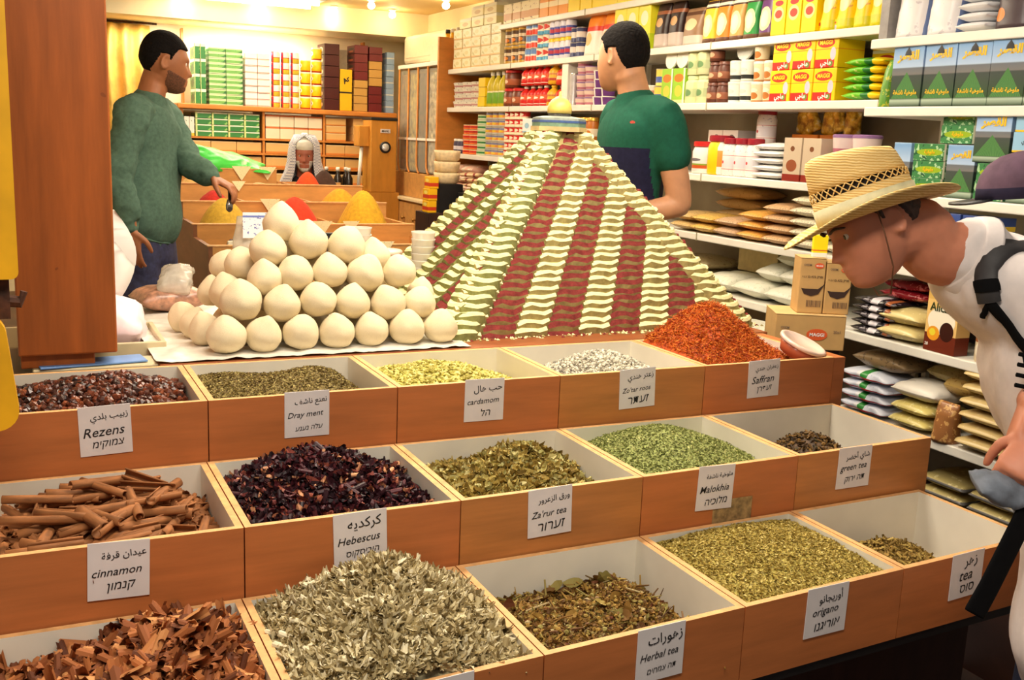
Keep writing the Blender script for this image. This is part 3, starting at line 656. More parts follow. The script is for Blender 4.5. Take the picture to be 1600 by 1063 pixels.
def pillow(lx, ly, h, p=2.6, n=22, crimp=.35, seed=0, wr=.06):
    """filled bag lying flat: seams at the two ends of lx"""
    mb = MB(); N = 18; vs = []; rings = []
    for i in range(N+1):
        u = -1+2*i/N; e = max(0, 1-abs(u)**p); a = (1-.10*abs(u)**3); hh = h*max(.06, e**.55)
        ring = []
        for k in range(n):
            th = 2*math.pi*k/n; c, s_ = math.cos(th), math.sin(th)
            y = math.copysign(abs(c)**.75, c)*ly/2*a; z = math.copysign(abs(s_)**.8, s_)*hh/2
            w_ = 1+wr*noise.noise(Vector((u*3+seed*5, c*2, s_*2)))*2
            ring.append((u*lx/2, y*w_, z*w_+h/2))
        rings.append(ring)
    mb.loft(rings); return mb
o = pillow(.20, .16, .075, seed=3).build('bean_bag', plain('pinkish_beans_in_film', (166, 120, 96), .35, .2, 60, spec=.6), None, True, (.41, 3.17, .815), (0, 0, R(12))); tag(o, 'bag of pinkish brown beans lying at the rear left of the plastic sheet', 'bag')
o = pillow(.12, .09, .07, seed=5, wr=.14).build('clear_bag', plain('cloudy_film', (214, 206, 190), .2, .08, 30, spec=.7, alpha=.55), None, True, (.43, 3.16, .878), (0, R(-30), R(75))); tag(o, 'crumpled clear plastic bag lying on the bean bag', 'bag')
mb = pillow(.20, .19, .17, seed=7, wr=.10); o = mb.build('pink_sack', plain('pinkish_white_film', (238, 214, 216), .4, .06, 14), None, True, (.20, 2.80, .752), (0, 0, R(80))); tag(o, 'puffy pinkish white plastic sack in the crate beside the pillar', 'bag')
mb = MB(); sh = []
for i in range(11):
    u = i/10; sh.append([(.0+.065*math.sin(u*2.6+.3)+(.02 if k > 2 else -.05), .02*math.sin(k*1.6+u*4), u*.23) for k in range(6)])
mb.loft(sh); o = mb.build('white_bag', plain('white_film', (240, 236, 226), .4, .02, 9), None, True, (.20, 2.83, .905)); tag(o, 'stiff white plastic bag standing up against the pillar', 'bag')
BLUEP = plain('blue_paper', (104, 142, 196), .5, .1, 9)
o = MB().bbox(-.13, .10, -.04, .035, 0, .004, .001).build('blue_folder', BLUEP, None, False, (.165, 2.51, .8115), (0, 0, R(7))); tag(o, 'blue and white folder lying flat behind the raisin bin', 'folder')
b_ = MB().bbox(-.13, .135, -.05, .05, .0, .07, .003).build('ledge_box', BG, None, False, (.155, 2.51, .740)); tag(b_, 'beige box ledge under the blue folder behind the raisin bin', 'box')

# cups, tubs and bottle behind the balls
CLEAR = plain('clear_plastic', (236, 230, 214), .18, .03, 12, alpha=.55, spec=.8)
def cup_stack(x, y, n, r, label):
    t = thing('cup_stack', label, 'cups', (x, y, .811), 0, 'stacks of clear plastic cups')
    for k in range(n):
        MB().lathe([(r*.70, 0), (r*.72, .001), (r, .085), (r*1.05, .088), (r*1.05, .091), (r*.97, .09), (r*.69, .003)], 22, (0, 0, k*.022), close=False).build('cup', CLEAR, t, True)
cup_stack(.80, 3.16, 9, .036, 'stack of clear cups behind the right of the topmost balls')
cup_stack(1.00, 3.20, 8, .037, 'stack of clear cups left of the cream tub')
cup_stack(1.16, 3.05, 8, .037, 'stack of clear cups beside the left slope of the pyramid')
t = thing('plastic_tub', 'cream plastic tub between two stacks of clear cups', 'tub', (1.07, 3.14, .811))
MB().lathe([(.042, 0), (.048, .16), (.050, .165)], 24).build('body', plain('cream_tub', (226, 210, 150), .4, .05, 9), t, True); MB().lathe([(.051, .165), (.051, .176), (.046, .18)], 24).build('lid', _mc['cloudy_plastic'], t, True)
t = thing('pump_bottle', 'dark pump bottle behind the balls', 'bottle', (.865, 3.05, .811))
MB().lathe([(.028, 0), (.028, .16), (.014, .19), (.012, .205)], 18).build('body', plain('dark_grey_plastic', (54, 56, 62), .35, .1), t, True); mb = MB(); mb.lathe([(.02, .205), (.022, .222), (.018, .232)], 16); mb.box(-.036, .012, -.008, .008, .226, .242); mb.build('pump', BLACK, t)
t = thing('price_bag', 'white plastic bag with a printed label left of the topmost ball', 'bag', (.640, 3.10, .812))
mb = MB(); mb.lathe([(.058, 0), (.062, .10), (.058, .22), (.050, .25), (.046, .285)], 18, sy=.6); mb.build('body', _mc['cloudy_film'], t, True)
MB().box(-.036, .036, -.0385, -.0375, .225, .30).build('label', pack('printed_bag_label', (234, 232, 236), [('z', .80, .88, (110, 124, 190))], [], (120, .62, (110, 120, 180)), .6), t)

# ---------------------------------------------------------------- the stepped spice pyramid
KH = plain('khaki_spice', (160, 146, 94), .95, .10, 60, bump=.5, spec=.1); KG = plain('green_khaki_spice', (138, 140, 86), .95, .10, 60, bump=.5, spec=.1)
CREAM = plain('sesame_cream', (232, 222, 166), .95, .05, 70, bump=.5, spec=.1); REDS = plain('sumac_red', (118, 50, 46), .95, .14, 80, bump=.5, spec=.1)
mb = MB(); PC = Vector((1.555, 2.925, 0)); PA, PB = .51, .375; Z0, HP, TT = .812, .645, .885
cor = [Vector((-PA, -PB)), Vector((PA, -PB)), Vector((PA, PB)), Vector((-PA, PB))]
nl = 30; h = HP/nl
for fc in range(4):
    A, B_ = cor[fc], cor[(fc+1) % 4]; e = (B_-A).normalized(); W0 = (B_-A).length; nin = Vector((-e.y, e.x)); dist0 = PB if fc % 2 == 0 else PA
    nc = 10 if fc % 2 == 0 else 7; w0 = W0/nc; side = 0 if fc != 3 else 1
    for k in range(nc):
        for i in range(-1, nl):
            zt_ = (i+1+(.5 if k % 2 else 0))*h; tb = max(0, zt_-h)/HP
            if zt_ > HP*TT or zt_ <= .002: continue
            wk = w0*(1-.42*tb); W = W0*(1-tb)
            s0, s1 = k*wk, (k+1)*wk
            if k == 0: s0 = -.012
            if s0 > W-.30*wk: continue
            s1 = min(s1, W+.008)
            base = A*(1-tb); run = dist0*h/HP
            jz = rng.normal(0, h*.05)
            def P3(s_, d, z): 
                p = base+e*s_+nin*d; return (PC.x+p.x, PC.y+p.y, Z0+z)
            ns = 4; top_f = []; top_m = []; top_b = []; bot = []; botb = []
            for q in range(ns+1):
                uu = q/ns; s_ = s0+(s1-s0)*uu
                wave = h*(.34*(uu-.5)+.20*math.sin(uu*6.28)) if k else h*.45*(math.sin(uu*3.14)-.5)
                jit = rng.normal(0, h*.05)
                bow = run*.35*math.sin(uu*3.14)
                top_f.append(P3(s_, -bow-run*.10+rng.normal(0, .0010), zt_-h*((.56 if k % 2 else .36)+.08*math.sin(uu*9+i))+wave+jz+jit)); top_m.append(P3(s_, -bow+run*.62, zt_+wave+jz+jit)); top_b.append(P3(s_, run*3.2, zt_+h*.10+wave*.5+jz))
                bot.append(P3(s_, -bow+run*.15, zt_-h*1.75)); botb.append(P3(s_, run*3.2, zt_-h*1.75))
            n1 = ns+1; vs = top_f+top_m+top_b+bot+botb; fs = []; ms = []; tm = 2 if k % 2 == 0 else 3
            for q in range(ns):
                fs.append((q, q+1, n1+q+1, n1+q)); ms.append(tm)
                fs.append((n1+q, n1+q+1, 2*n1+q+1, 2*n1+q)); ms.append(tm)
                fs.append((3*n1+q, 3*n1+q+1, q+1, q)); ms.append(side)
            fs.append((0, n1, 2*n1, 4*n1, 3*n1)); ms.append(side); fs.append((3*n1+ns, 4*n1+ns, 2*n1+ns, n1+ns, ns)); ms.append(side)
            mb.add(vs, fs, ms)
# rounded cream lobes running down the four corners
for ci, cc0 in enumerate(cor):
    for i in range(nl):
        zt_ = (i+1+.25)*h; tb = max(0, zt_-h)/HP
        if zt_ > HP*TT: continue
        r_ = .062*(1-.40*tb); q = cc0*(1-tb); q = Vector((q.x-math.copysign(r_*.66, q.x), q.y-math.copysign(r_*.62, q.y))); n_ = 20; vs = []; ph = rng.uniform(0, 6)
        for rr, zz in ((1.0, -1.7), (1.03, -.40), (.93, 0), (.55, .10), (.0, .12)):
            for a in range(n_): an = 2*math.pi*a/n_; wv_ = 1+.035*math.sin(an*5+ph); vs.append((PC.x+q.x+r_*rr*wv_*math.cos(an), PC.y+q.y+r_*rr*wv_*math.sin(an), Z0+zt_+zz*h+h*.12*math.sin(an*4+ph)*(zz > -1)))
        fs = [(j*n_+a, j*n_+(a+1) % n_, (j+1)*n_+(a+1) % n_, (j+1)*n_+a) for j in range(4) for a in range(n_)]
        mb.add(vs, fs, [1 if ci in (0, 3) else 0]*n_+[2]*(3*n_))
# solid core
c4 = [(PC.x+c.x*.94, PC.y+c.y*.94, Z0-.001) for c in cor]; t4 = [(PC.x+c.x*(1-TT)*1.02, PC.y+c.y*(1-TT)*1.25, Z0+HP*TT-.004) for c in cor]
mb.add(c4+t4, [(3,2,1,0),(4,5,6,7),(0,1,5,4),(1,2,6,5),(2,3,7,6),(3,0,4,7)], 0)
# crumbs around the foot
for _ in range(900):
    fc = rng.integers(0, 4); A, B_ = cor[fc], cor[(fc+1) % 4]; u = rng.uniform(0, 1); p = A*(1-u)+B_*u; o_ = rng.uniform(.995, 1.085); r_ = rng.uniform(.002, .006)
    mb.add([(PC.x+p.x*o_+dx*r_, PC.y+p.y*o_+dy*r_, Z0-.001+dz*r_) for dx, dy, dz in ((-1,-1,0),(1,-1,0),(0,1,0),(0,0,.9))], [(0,1,3),(1,2,3),(2,0,3)], int(rng.choice([0, 2, 2, 3])))
o = mb.build('spice_pyramid', [KH, KG, CREAM, REDS], None, False); tag(o, 'tall stepped pyramid of khaki spice striped with cream and dark red', 'spice pyramid')
t = thing('model_building', 'small model building with a yellow dome on the tip of the pyramid', 'model', (PC.x, PC.y, Z0+HP*TT-.002), R(18))
def octo(r0, r1, z0, z1, mi=0, mbx=None): (mbx or MB()).lathe([(r0, z0), (r1, z1)], 8, mi=mi)
mb = MB(); mb.lathe([(.088, 0), (.088, .014)], 8); mb.build('base', plain('tan_model', (196, 172, 120), .7, .08, 30), t)
mb = MB(); mb.lathe([(.084, .014), (.084, .026)], 8); mb.build('lower_wall', plain('teal_model', (112, 142, 118), .6, .1, 60), t)
mb = MB(); mb.lathe([(.085, .026), (.085, .033)], 8); mb.build('band', plain('blue_model', (64, 88, 138), .6, .1, 60), t)
mb = MB(); mb.lathe([(.083, .033), (.083, .040), (.05, .046)], 8); mb.build('roof', plain('grey_model', (150, 158, 146), .6, .1, 60), t)
mb = MB(); mb.lathe([(.036, .042), (.036, .055)], 20); mb.build('drum', plain('dark_drum', (70, 66, 60), .6, .3, 90), t)
mb = MB(); mb.lathe([(.0375, .055), (.0385, .068), (.035, .084), (.026, .096), (.013, .105), (.004, .109), (.0035, .120), (.0, .124)], 24); mb.build('dome', plain('yellow_dome', (226, 196, 98), .4, .06, 20), t, True)
# ---------------------------------------------------------------- stepped spice island in the shop
t = thing('spice_island', 'stepped wooden island of spice trays behind the first man', 'stand', (1.35, 5.9, 0))
STEPS = [(4.85, 5.28, .81), (5.28, 5.74, .87), (5.74, 6.20, .95), (6.20, 6.62, 1.02), (6.62, 7.0, 1.09)]
IX0, IX1 = .80, 1.93
EX = 1.50
prof = [(4.85, 0), (4.85, .81), (5.28, .81), (5.28, .87), (5.74, .87), (5.74, .95), (6.20, .95), (6.20, 1.02), (6.62, 1.02), (6.62, 1.10), (7.0, 1.10), (7.0, 0)]
for x in (IX0, IX1):
    if x == IX1: prof = prof[:8]+[(6.62, 0)]
    mb = MB(); n = len(prof)
    mb.add([(x-1.35, y-5.9, z) for y, z in prof]+[(x+.02-1.35, y-5.9, z) for y, z in prof], [tuple(range(n-1, -1, -1)), tuple(range(n, 2*n))]+[(k, (k+1) % n, n+(k+1) % n, n+k) for k in range(n)]); mb.build('side_panel', ISLD if x == IX0 else ISLW, t)
for y0, y1, z in STEPS:
    IX1 = EX if z > 1.05 else 1.93
    MB().box(IX0+.02-1.35, IX1-1.35, y0-5.9, y0+.018-5.9, z-.16 if y0 > 4.9 else .0, z).build('front_panel', ISLW, t)
    MB().box(IX0+.02-1.35, IX1-1.35, y0+.018-5.9, y1-5.9, z-.12, z-.11).build('tray_bottom', ISLW, t)
    for x in (1.17, 1.55):
        if x < IX1: MB().box(x-.007-1.35, x+.007-1.35, y0+.018-5.9, y1-5.9, z-.11, z-.004).build('divider', ISLW, t)
    MB().box(IX0-.003-1.35, IX1+.023-1.35, y0-.004-5.9, y0+.022-5.9, z, z+.006).build('edge_strip', RIM, t)
IX1 = 1.93
MB().box(EX-1.35, EX+.02-1.35, 6.62-5.9, 7.0-5.9, 0, 1.09).build('side_panel', ISLW, t)
MB().box(EX+.02-1.35, IX1-1.35, 6.60-5.9, 6.62-5.9, 0, 1.02).build('back_panel', ISLW, t)
MB().box(IX0+.05-1.35, EX-1.35, 7.0-.02-5.9, 7.0-5.9, 0, 1.1).build('back_panel', ISLW, t)
def cone(name, label, x, y, z, rx, ry, hh, c, flat=1.5, rough=.95):
    mb = MB(); n = 40; rings = []
    for i in range(11):
        q = i/10; rr = 1-q
        rings.append([(rx*rr*math.cos(2*math.pi*k/n)*(1+.05*noise.noise(Vector((math.cos(k*.3)*2, q*3, x)))), ry*rr*math.sin(2*math.pi*k/n), hh*math.sin(q*math.pi/2)**1.1+.004*noise.noise(Vector((k*.4, q*5, y)))) for k in range(n)])
    mb.loft(rings); o = mb.build(name, plain(name+label[:14].replace(' ', '_'), c, rough, .08, 60, bump=.4), None, True, (x, y, z)); return tag(o, label, 'spice', None, 'stuff')
cone('mustard_powder', 'mustard yellow cone of ground spice left of the tallest white ball', .99, 5.50, .762, .175, .20, .225, (186, 148, 44))
cone('paprika_powder', 'low wide cone of red paprika behind the topmost white ball', 1.36, 5.50, .762, .175, .20, .235, (206, 52, 20))
cone('turmeric_powder', 'tall dark yellow cone of ground spice at the island\'s right end', 1.735, 5.50, .762, .175, .21, .275, (198, 150, 26))
cone('chilli_powder', 'dark red heap of ground spice under the first man\'s hand', 1.02, 5.97, .842, .14, .19, .155, (178, 36, 24))
cone('yellow_powder', 'flat yellow spice heap beside the dark red heap', 1.36, 5.97, .842, .175, .19, .10, (206, 158, 70))
cone('orange_powder', 'orange yellow cone of ground spice right of the old man', 1.74, 5.97, .842, .17, .19, .175, (228, 146, 30))
cone('ginger_powder', 'pale yellow cone of ground spice at the island\'s left end', .99, 6.40, .912, .16, .18, .15, (228, 184, 108))
cone('seed_heap', 'pale flat heap of seeds in the middle of the fourth step', 1.36, 6.40, .912, .17, .18, .11, (214, 186, 130))
cone('pepper_flakes', 'bright orange red heap of pepper flakes in front of the old man', 1.66, 6.40, .912, .12, .18, .18, (222, 78, 28))
cone('brown_spice', 'dark brown heap of spice beside the orange pepper flakes', 1.78, 6.46, .912, .13, .14, .19, (70, 46, 34))
cone('grain_heap', 'tan heap of grain on the top step', 1.36, 6.80, .992, .17, .17, .15, (200, 146, 84))
# bags on the low front step
mb = MB()
for _ in range(160):
    mb.lathe([(.004, -.02), (.011, -.012), (.013, 0), (.011, .012), (.003, .02)], 6, (rng.uniform(.95, 1.15), rng.uniform(4.92, 5.22), rng.uniform(.74, .80)))
o = mb.build('date_heap', plain('date_brown', (74, 38, 22), .4, .3, 50), None, True); tag(o, 'heap of dark brown dates in the island\'s front tray', 'dates', None, 'stuff')
cone('seed_bed', 'yellow green seeds in the front left tray of the island', .88, 5.06, .702, .06, .18, .075, (176, 146, 50))
o = MB().bbox(-.035, .035, -.006, .006, 0, .115, .004).build('spice_packet', plain('pale_packet', (220, 216, 190), .4, .12, 30), None, False, (.945, 4.96, .71), (R(-8), 0, R(14))); tag(o, 'pale upright spice packet beside the dates', 'packet')
# inverted triangular price tags on the island
PT = pack('cream_tag', (240, 226, 180), [], [], (160, .66, (120, 104, 84)), .6)
def price_tag(x, y, z, s_, lb):
    mb = MB(); mb.add([(-s_, 0, 0), (s_, 0, 0), (0, 0, -s_*1.5), (-s_, .002, 0), (s_, .002, 0), (0, .002, -s_*1.5)], [(0, 2, 1), (3, 4, 5), (0, 1, 4, 3), (1, 2, 5, 4), (2, 0, 3, 5)])
    o = mb.build('price_tag', PT, None, False, (x, y-.006, z)); tag(o, lb, 'price tag', 'triangular price tags on the spice island')
for x, st, s_, lb in [(1.28, 2, .055, 'triangular cream price tag on the third step, below the man\'s hand'), (1.45, 1, .05, 'triangular cream price tag on the second step by the red cone'), (1.60, 1, .045, 'triangular cream price tag on the second step left of the yellow cone'), (1.64, 0, .05, 'triangular cream price tag on the front step, right half'), (1.42, 0, .05, 'triangular cream price tag on the front step behind the topmost ball'),
                      (1.20, 3, .04, 'triangular cream price tag on the fourth step'), (1.30, 4, .06, 'left triangular cream price tag on the top step'), (1.46, 4, .055, 'right triangular cream price tag on the top step'), (1.85, 0, .05, 'triangular cream price tag at the right end of the front step')]:
    price_tag(x, STEPS[st][0]-.004, STEPS[st][2]+.02, s_, lb)
# bright green plastic bag on the top step
mb = MB(); vs = []; nx, ny = 44, 24
for j in range(ny+1):
    for i in range(nx+1):
        u, v = i/nx, j/ny; e = (math.sin(math.pi*u)*math.sin(math.pi*v))**.35
        z = (.02+.12*math.exp(-((u-.30)/.28)**2)+.05*math.exp(-((u-.72)/.2)**2))*e+.016*noise.noise(Vector((u*9, v*7, 2)))*e
        vs.append((-.28+.62*u+.02*math.sin(v*9), -.17+.34*v+.03*math.sin(u*11), max(0, z)))
fs = [(j*(nx+1)+i, j*(nx+1)+i+1, (j+1)*(nx+1)+i+1, (j+1)*(nx+1)+i) for j in range(ny) for i in range(nx)]
mb.add(vs, fs); ms = NT('green_bag_film'); f = ms.noise(7, 3); ms.col(ms.ramp(f, [(.5, (74, 222, 84)), (.64, (84, 226, 94)), (.70, (224, 246, 214))])); ms.bump(f, .5, .02)
o = mb.build('green_plastic_bag', ms.done(.35, 0, .5), None, True, (1.14, 6.80, 1.100), (R(8), 0, R(-4))); tag(o, 'bright green crumpled plastic bag on the island\'s top step', 'bag'); md = o.modifiers.new('thick', 'SOLIDIFY'); md.thickness = .003
t = thing('spice_scoop', 'small black handled scoop hanging from the first man\'s hand', 'scoop', (.846, 4.572, 1.025)); 
mb = MB(); mb.tube([(0, 0, .07), (.002, 0, .02)], .007, 8); mb.build('handle', BLACK, t, True); mb = MB(); mb.lathe([(.004, -.035), (.014, -.025), (.016, -.005), (.009, .02)], 12, sy=.6); mb.build('bowl', plain('steel', (170, 170, 172), .25, .03, metal=.9), t, True)

# ---------------------------------------------------------------- back shelf unit with boxes
t = thing('wooden_shelf_unit', 'orange wooden shelf unit along the back wall', 'shelf', (2.05, 8.78, 0))
Yf, Yk = 8.58, 8.98
X0, X1 = 1.225, 2.93
for x, top in ((X0, 1.49), (1.86, 1.49), (2.36, 1.49), (X1-.02, 1.49)): MB().box(x-2.05, x+.018-2.05, Yf+.01-8.78, Yk-8.78, 0, top).build('upright', ORW, t)
BSZ = [.74, .90, 1.03, 1.145, 1.262]
for z in BSZ: MB().box(X0-2.05, X1-2.05, Yf+.004-8.78, Yk-8.78, z-.016, z).build('shelf_board', ORW, t)
MB().bbox(X0-.03-2.05, X1+.06-2.05, Yf-.03-8.78, Yk-8.78, 1.472, 1.512, .008).build('top_board', ORW, t)
for x in (1.285, 2.79): MB().box(x-2.05, x+.014-2.05, Yk-.09-8.78, Yk-8.78, 1.512, 2.10).build('upright', ORW, t)
def gbox(name, wx, d, hh, mat): return MB().bbox(-wx/2, wx/2, 0, d, 0, hh, min(wx, hh)*.03).mesh(name, mat)
def back_row(name, label, cat, x0, x1, nc, nr, z, hh, mat, group, y=Yf+.02, d=.22, gap=.004, skip=()):
    wx = (x1-x0)/nc; me = gbox(name, wx-gap, d, hh-.002, mat)
    for j in range(nr):
        for i in range(nc):
            if (i, j) in skip: continue
            o = link(name, me, None, (x0+wx*(i+.5), y+.003*((i+j) % 3), z+hh*j+.0005))
            c = '' if nc == 1 else f', {ORD[i]} column'
            tag(o, f'{label}{c}, {ORD[j]} from the bottom', cat, group)
GRNB = pack('green_tea_carton', (116, 176, 92), [('z', .0, .12, (232, 240, 206)), ('z', .72, 1, (206, 230, 180))], [(.5, .45, .32, .22, (52, 128, 62))], (30, .58, (56, 122, 66)))
GRN2 = pack('dark_green_carton', (60, 134, 70), [('z', .80, 1, (238, 242, 220)), ('x', .0, .12, (214, 226, 150))], [(.5, .4, .3, .3, (34, 92, 54))], (34, .6, (150, 198, 110)))
PINKB = pack('white_pink_carton', (246, 238, 232), [('z', .05, .2, (232, 150, 140))], [(.7, .6, .16, .22, (200, 60, 60))])
JRED = pack('red_white_can', (240, 236, 226), [('z', .0, .40, (210, 190, 60)), ('z', .40, .46, (190, 30, 40)), ('x', .0, .18, (206, 44, 60))], [(.55, .22, .3, .2, (50, 110, 60)), (.5, .7, .25, .14, (90, 90, 170))])
YELC = pack('yellow_can', (246, 206, 24), [('z', .0, .1, (190, 40, 30)), ('z', .88, 1, (240, 230, 210))], [(.5, .5, .28, .2, (250, 244, 220)), (.5, .5, .16, .1, (176, 36, 30))])
DKB = pack('dark_brown_carton', (76, 30, 28), [('z', .0, .04, (40, 16, 16))], [(.5, .5, .26, .22, (232, 206, 150)), (.75, .25, .12, .1, (206, 120, 40))])
TANB = pack('tan_carton', (204, 160, 86), [('z', .0, .05, (140, 90, 40))], [(.5, .45, .3, .34, (120, 62, 40)), (.5, .5, .14, .2, (226, 196, 120))])
MARB = pack('maroon_carton', (116, 42, 44), [('z', .0, .05, (70, 24, 26))], [(.5, .6, .34, .14, (60, 48, 40)), (.5, .3, .3, .1, (220, 112, 70))])
YTALL = pack('tall_yellow_carton', (240, 190, 30), [('z', .42, .46, (40, 40, 40))], [(.5, .2, .34, .13, (50, 70, 80)), (.5, .22, .16, .06, (150, 170, 180)), (.45, .72, .3, .06, (30, 28, 26))])
STAR = pack('star_carton', (244, 228, 196), [('z', .86, 1, (222, 120, 60))], [(.5, .5, .2, .26, (150, 50, 80)), (.5, .52, .09, .12, (80, 30, 70)), (.25, .25, .12, .12, (140, 160, 70))])
DOTB = pack('long_tan_carton', (232, 186, 116), [('z', .0, .18, (226, 140, 64)), ('z', .9, 1, (246, 214, 160))], [(.5, .6, .3, .12, (70, 56, 40))])
BLUEB = pack('pale_blue_carton', (150, 176, 206), [('z', .45, .55, (222, 222, 214))], [], (20, .6, (206, 210, 210)))
W_ = lambda x: (x)
U = 1.5125
back_row('tea_carton', 'thin green carton on top of the back shelf', 'carton', 1.335, 1.425, 2, 4, U, .115, GRN2, 'thin green cartons on the back shelf')
back_row('tea_carton', 'flat green carton stacked on the back shelf', 'carton', 1.445, 1.71, 2, 11, U, .040, GRNB, 'flat green cartons on the back shelf')
back_row('white_carton', 'white and pink carton on top of the back shelf', 'carton', 1.725, 1.925, 2, 8, U, .052, PINKB, 'white and pink cartons on the back shelf')
me = MB().lathe([(.033, 0), (.036, .004), (.036, .082), (.033, .087)], 16).mesh('food_can', JRED, True)
for i in range(3):
    for j in range(5):
        o = link('food_can', me, None, (1.98+.0785*i, Yf+.07, U+.089*j)); tag(o, f'red and white can on the back shelf, {ORD[i]} column, {ORD[j]} from the bottom', 'can', 'red and white cans on the back shelf')
me = MB().lathe([(.040, 0), (.043, .004), (.043, .092), (.039, .097)], 16).mesh('food_can', YELC, True)
for i in range(2):
    for j in range(4+i):
        o = link('food_can', me, None, (2.225+.092*i, Yf+.07, U+.099*j)); tag(o, f'yellow can on the back shelf, {("left", "right")[i]} column, {ORD[j]} from the bottom', 'can', 'yellow cans on the back shelf')
back_row('coffee_carton', 'dark brown carton in the single stack on the back shelf', 'carton', 2.37, 2.50, 1, 6, U, .089, DKB, 'dark brown cartons on the back shelf')
o = MB().bbox(-.052, .052, 0, .12, 0, .335, .003).build('tall_carton', YTALL, None, False, (2.557, Yf+.03, U+.001)); tag(o, 'tall yellow carton with a black diagonal mark on the back shelf', 'carton')
lettering('Ar', o, (0, -.001, .25), .07, INK, None, 0, R(-38), .04)
o = MB().bbox(-.05, .05, 0, .10, 0, .50, .003).build('grey_carton', plain('grey_card', (186, 176, 150), .6, .05), None, False, (2.557, Yf+.18, U+.001)); tag(o, 'grey carton standing behind the tall yellow carton', 'carton')
back_row('tan_carton', 'tan carton in the lower left of the two brown columns', 'carton', 2.625, 2.742, 1, 4, U, .064, TANB, 'tan and maroon cartons on the back shelf')
back_row('maroon_carton', 'maroon carton in the left brown column above the tan ones', 'carton', 2.625, 2.742, 1, 4, U+.256, .071, MARB, 'tan and maroon cartons on the back shelf')
back_row('maroon_carton', 'maroon carton low in the right brown column', 'carton', 2.752, 2.868, 1, 3, U, .071, MARB, 'tan and maroon cartons on the back shelf')
back_row('tan_carton', 'tan carton in the right brown column above the maroon ones', 'carton', 2.752, 2.868, 1, 3, U+.213, .068, TANB, 'tan and maroon cartons on the back shelf')
back_row('maroon_carton', 'maroon carton topping the right brown column', 'carton', 2.752, 2.868, 1, 2, U+.417, .058, MARB, 'tan and maroon cartons on the back shelf')
back_row('blue_carton', 'pale blue carton at the right end of the back shelf', 'carton', 2.905, 2.975, 1, 5, U, .100, BLUEB, 'pale blue cartons on the back shelf')
for zi, (z, hh) in enumerate([(1.262, .21)]):
    back_row('tea_carton', 'green carton under the back shelf\'s top board', 'carton', 1.335, 1.84, 4, 4, z, .047, GRN2, 'green cartons under the top board')
    back_row('thin_carton', 'thin white carton under the top board', 'carton', 1.25, 1.33, 2, 1, z, .15, pack('thin_white_carton', (236, 232, 220), [('z', 0, .15, (230, 200, 60))], [], (30, .62, (120, 150, 120))), 'thin white cartons under the top board')
    back_row('star_carton', 'cream carton with a purple star under the top board', 'carton', 1.885, 2.355, 4, 2, z, .096, STAR, 'cream star cartons under the top board')
    back_row('brown_carton', 'tan carton under the top board, right compartment', 'carton', 2.385, 2.56, 1, 3, z, .062, DOTB, 'tan cartons under the top board, right compartment')
    back_row('brown_carton', 'plain tan carton under the top board, beside the coffee grinder', 'carton', 2.62, 2.78, 1, 3, z, .064, plain('plain_tan_card', (228, 180, 110), .6, .05), 'plain tan cartons beside the grinder')
for zi, (z, nm) in enumerate([(1.145, 'second'), (1.03, 'third'), (.90, 'fourth')]):
    for (a, b2, nc, cc) in ((1.25, 1.855, 3, 'left'), (1.885, 2.355, 2, 'middle'), (2.385, 2.88, 3, 'right')):
        back_row('long_carton', f'long tan carton on the {nm} board, {cc} compartment', 'carton', a, b2, nc, 1, z, .085, DOTB, f'long tan cartons on the {nm} board')
# dark bottles right of the old man
BTL = plain('dark_bottle_glass', (34, 26, 22), .2, .2); CAPW = plain('white_cap', (230, 226, 214), .4, .03)
for i, (x, y) in enumerate([(2.28, 8.2), (2.36, 8.15), (2.44, 8.2), (2.33, 8.05), (2.42, 8.05)]):
    t = thing('dark_bottle', f'dark bottle with a pale cap by the grinder, {ORD[i]} of five', 'bottle', (x, y, .88), 0, 'dark bottles beside the grinder')
    MB().lathe([(.03, 0), (.032, .01), (.032, .10), (.012, .14), (.012, .155)], 14).build('body', BTL, t, True); MB().lathe([(.016, .155), (.016, .18), (.012, .183)], 14).build('cap', CAPW, t, True)
t = thing('low_cabinet', 'dark low cabinet behind the old man carrying dark bottles', 'cabinet', (2.36, 8.15, 0)); MB().bbox(-.28, .20, -.16, .18, 0, .88, .005).build('body', DARKW, t)

# ---------------------------------------------------------------- counter, coffee grinder and glass dispensers
t = thing('counter', 'wooden counter with a pale worktop along the right wall', 'counter', (2.97, 7.95, 0))
MB().box(-.17, .22, -.92, .58, 0, .835).build('body', ISLW, t); MB().bbox(-.20, .22, -.93, .60, .835, .860, .004).build('worktop', plain('pale_worktop', (236, 214, 168), .4, .04), t)
for k in range(6):
    d = MB().bbox(-.185, -.170, -.915+k*.248, -.915+k*.248+.242, .10, .82, .004).build('door', ISLW, t); mb = MB(); mb.lathe([(.006, 0), (.006, .012), (.014, .018), (.012, .028)], 12, M=Matrix.Translation((-.185, -.70+k*.248, .70)) @ Matrix.Rotation(R(-90), 4, 'Y')); mb.build('knob', plain('brass', (176, 130, 60), .35, .05, metal=.7), d, True)
GW = wood('grinder_wood', (206, 140, 52), .4, (6, 6, 1.5), .08)
t = thing('coffee_grinder', 'tall yellow brown coffee grinder cabinet with a round dial', 'grinder', (2.66, 7.98, 0))
MB().box(-.14, .12, -.10, .16, 0, .885).build('stand', GW, t); MB().bbox(-.115, .095, -.10, .12, .885, 1.44, .006).build('body', GW, t); MB().bbox(-.118, .10, -.105, .125, 1.44, 1.462, .004).build('top', BLACK, t)
MB().bbox(-.20, -.115, -.06, .08, 1.235, 1.395, .006).build('side_spout', GW, t)
mb = MB(); mb.tube([(-.165, -.02, 1.235), (-.19, -.02, .90)], .014, 10); mb.build('white_pipe', WHITE, t, True)
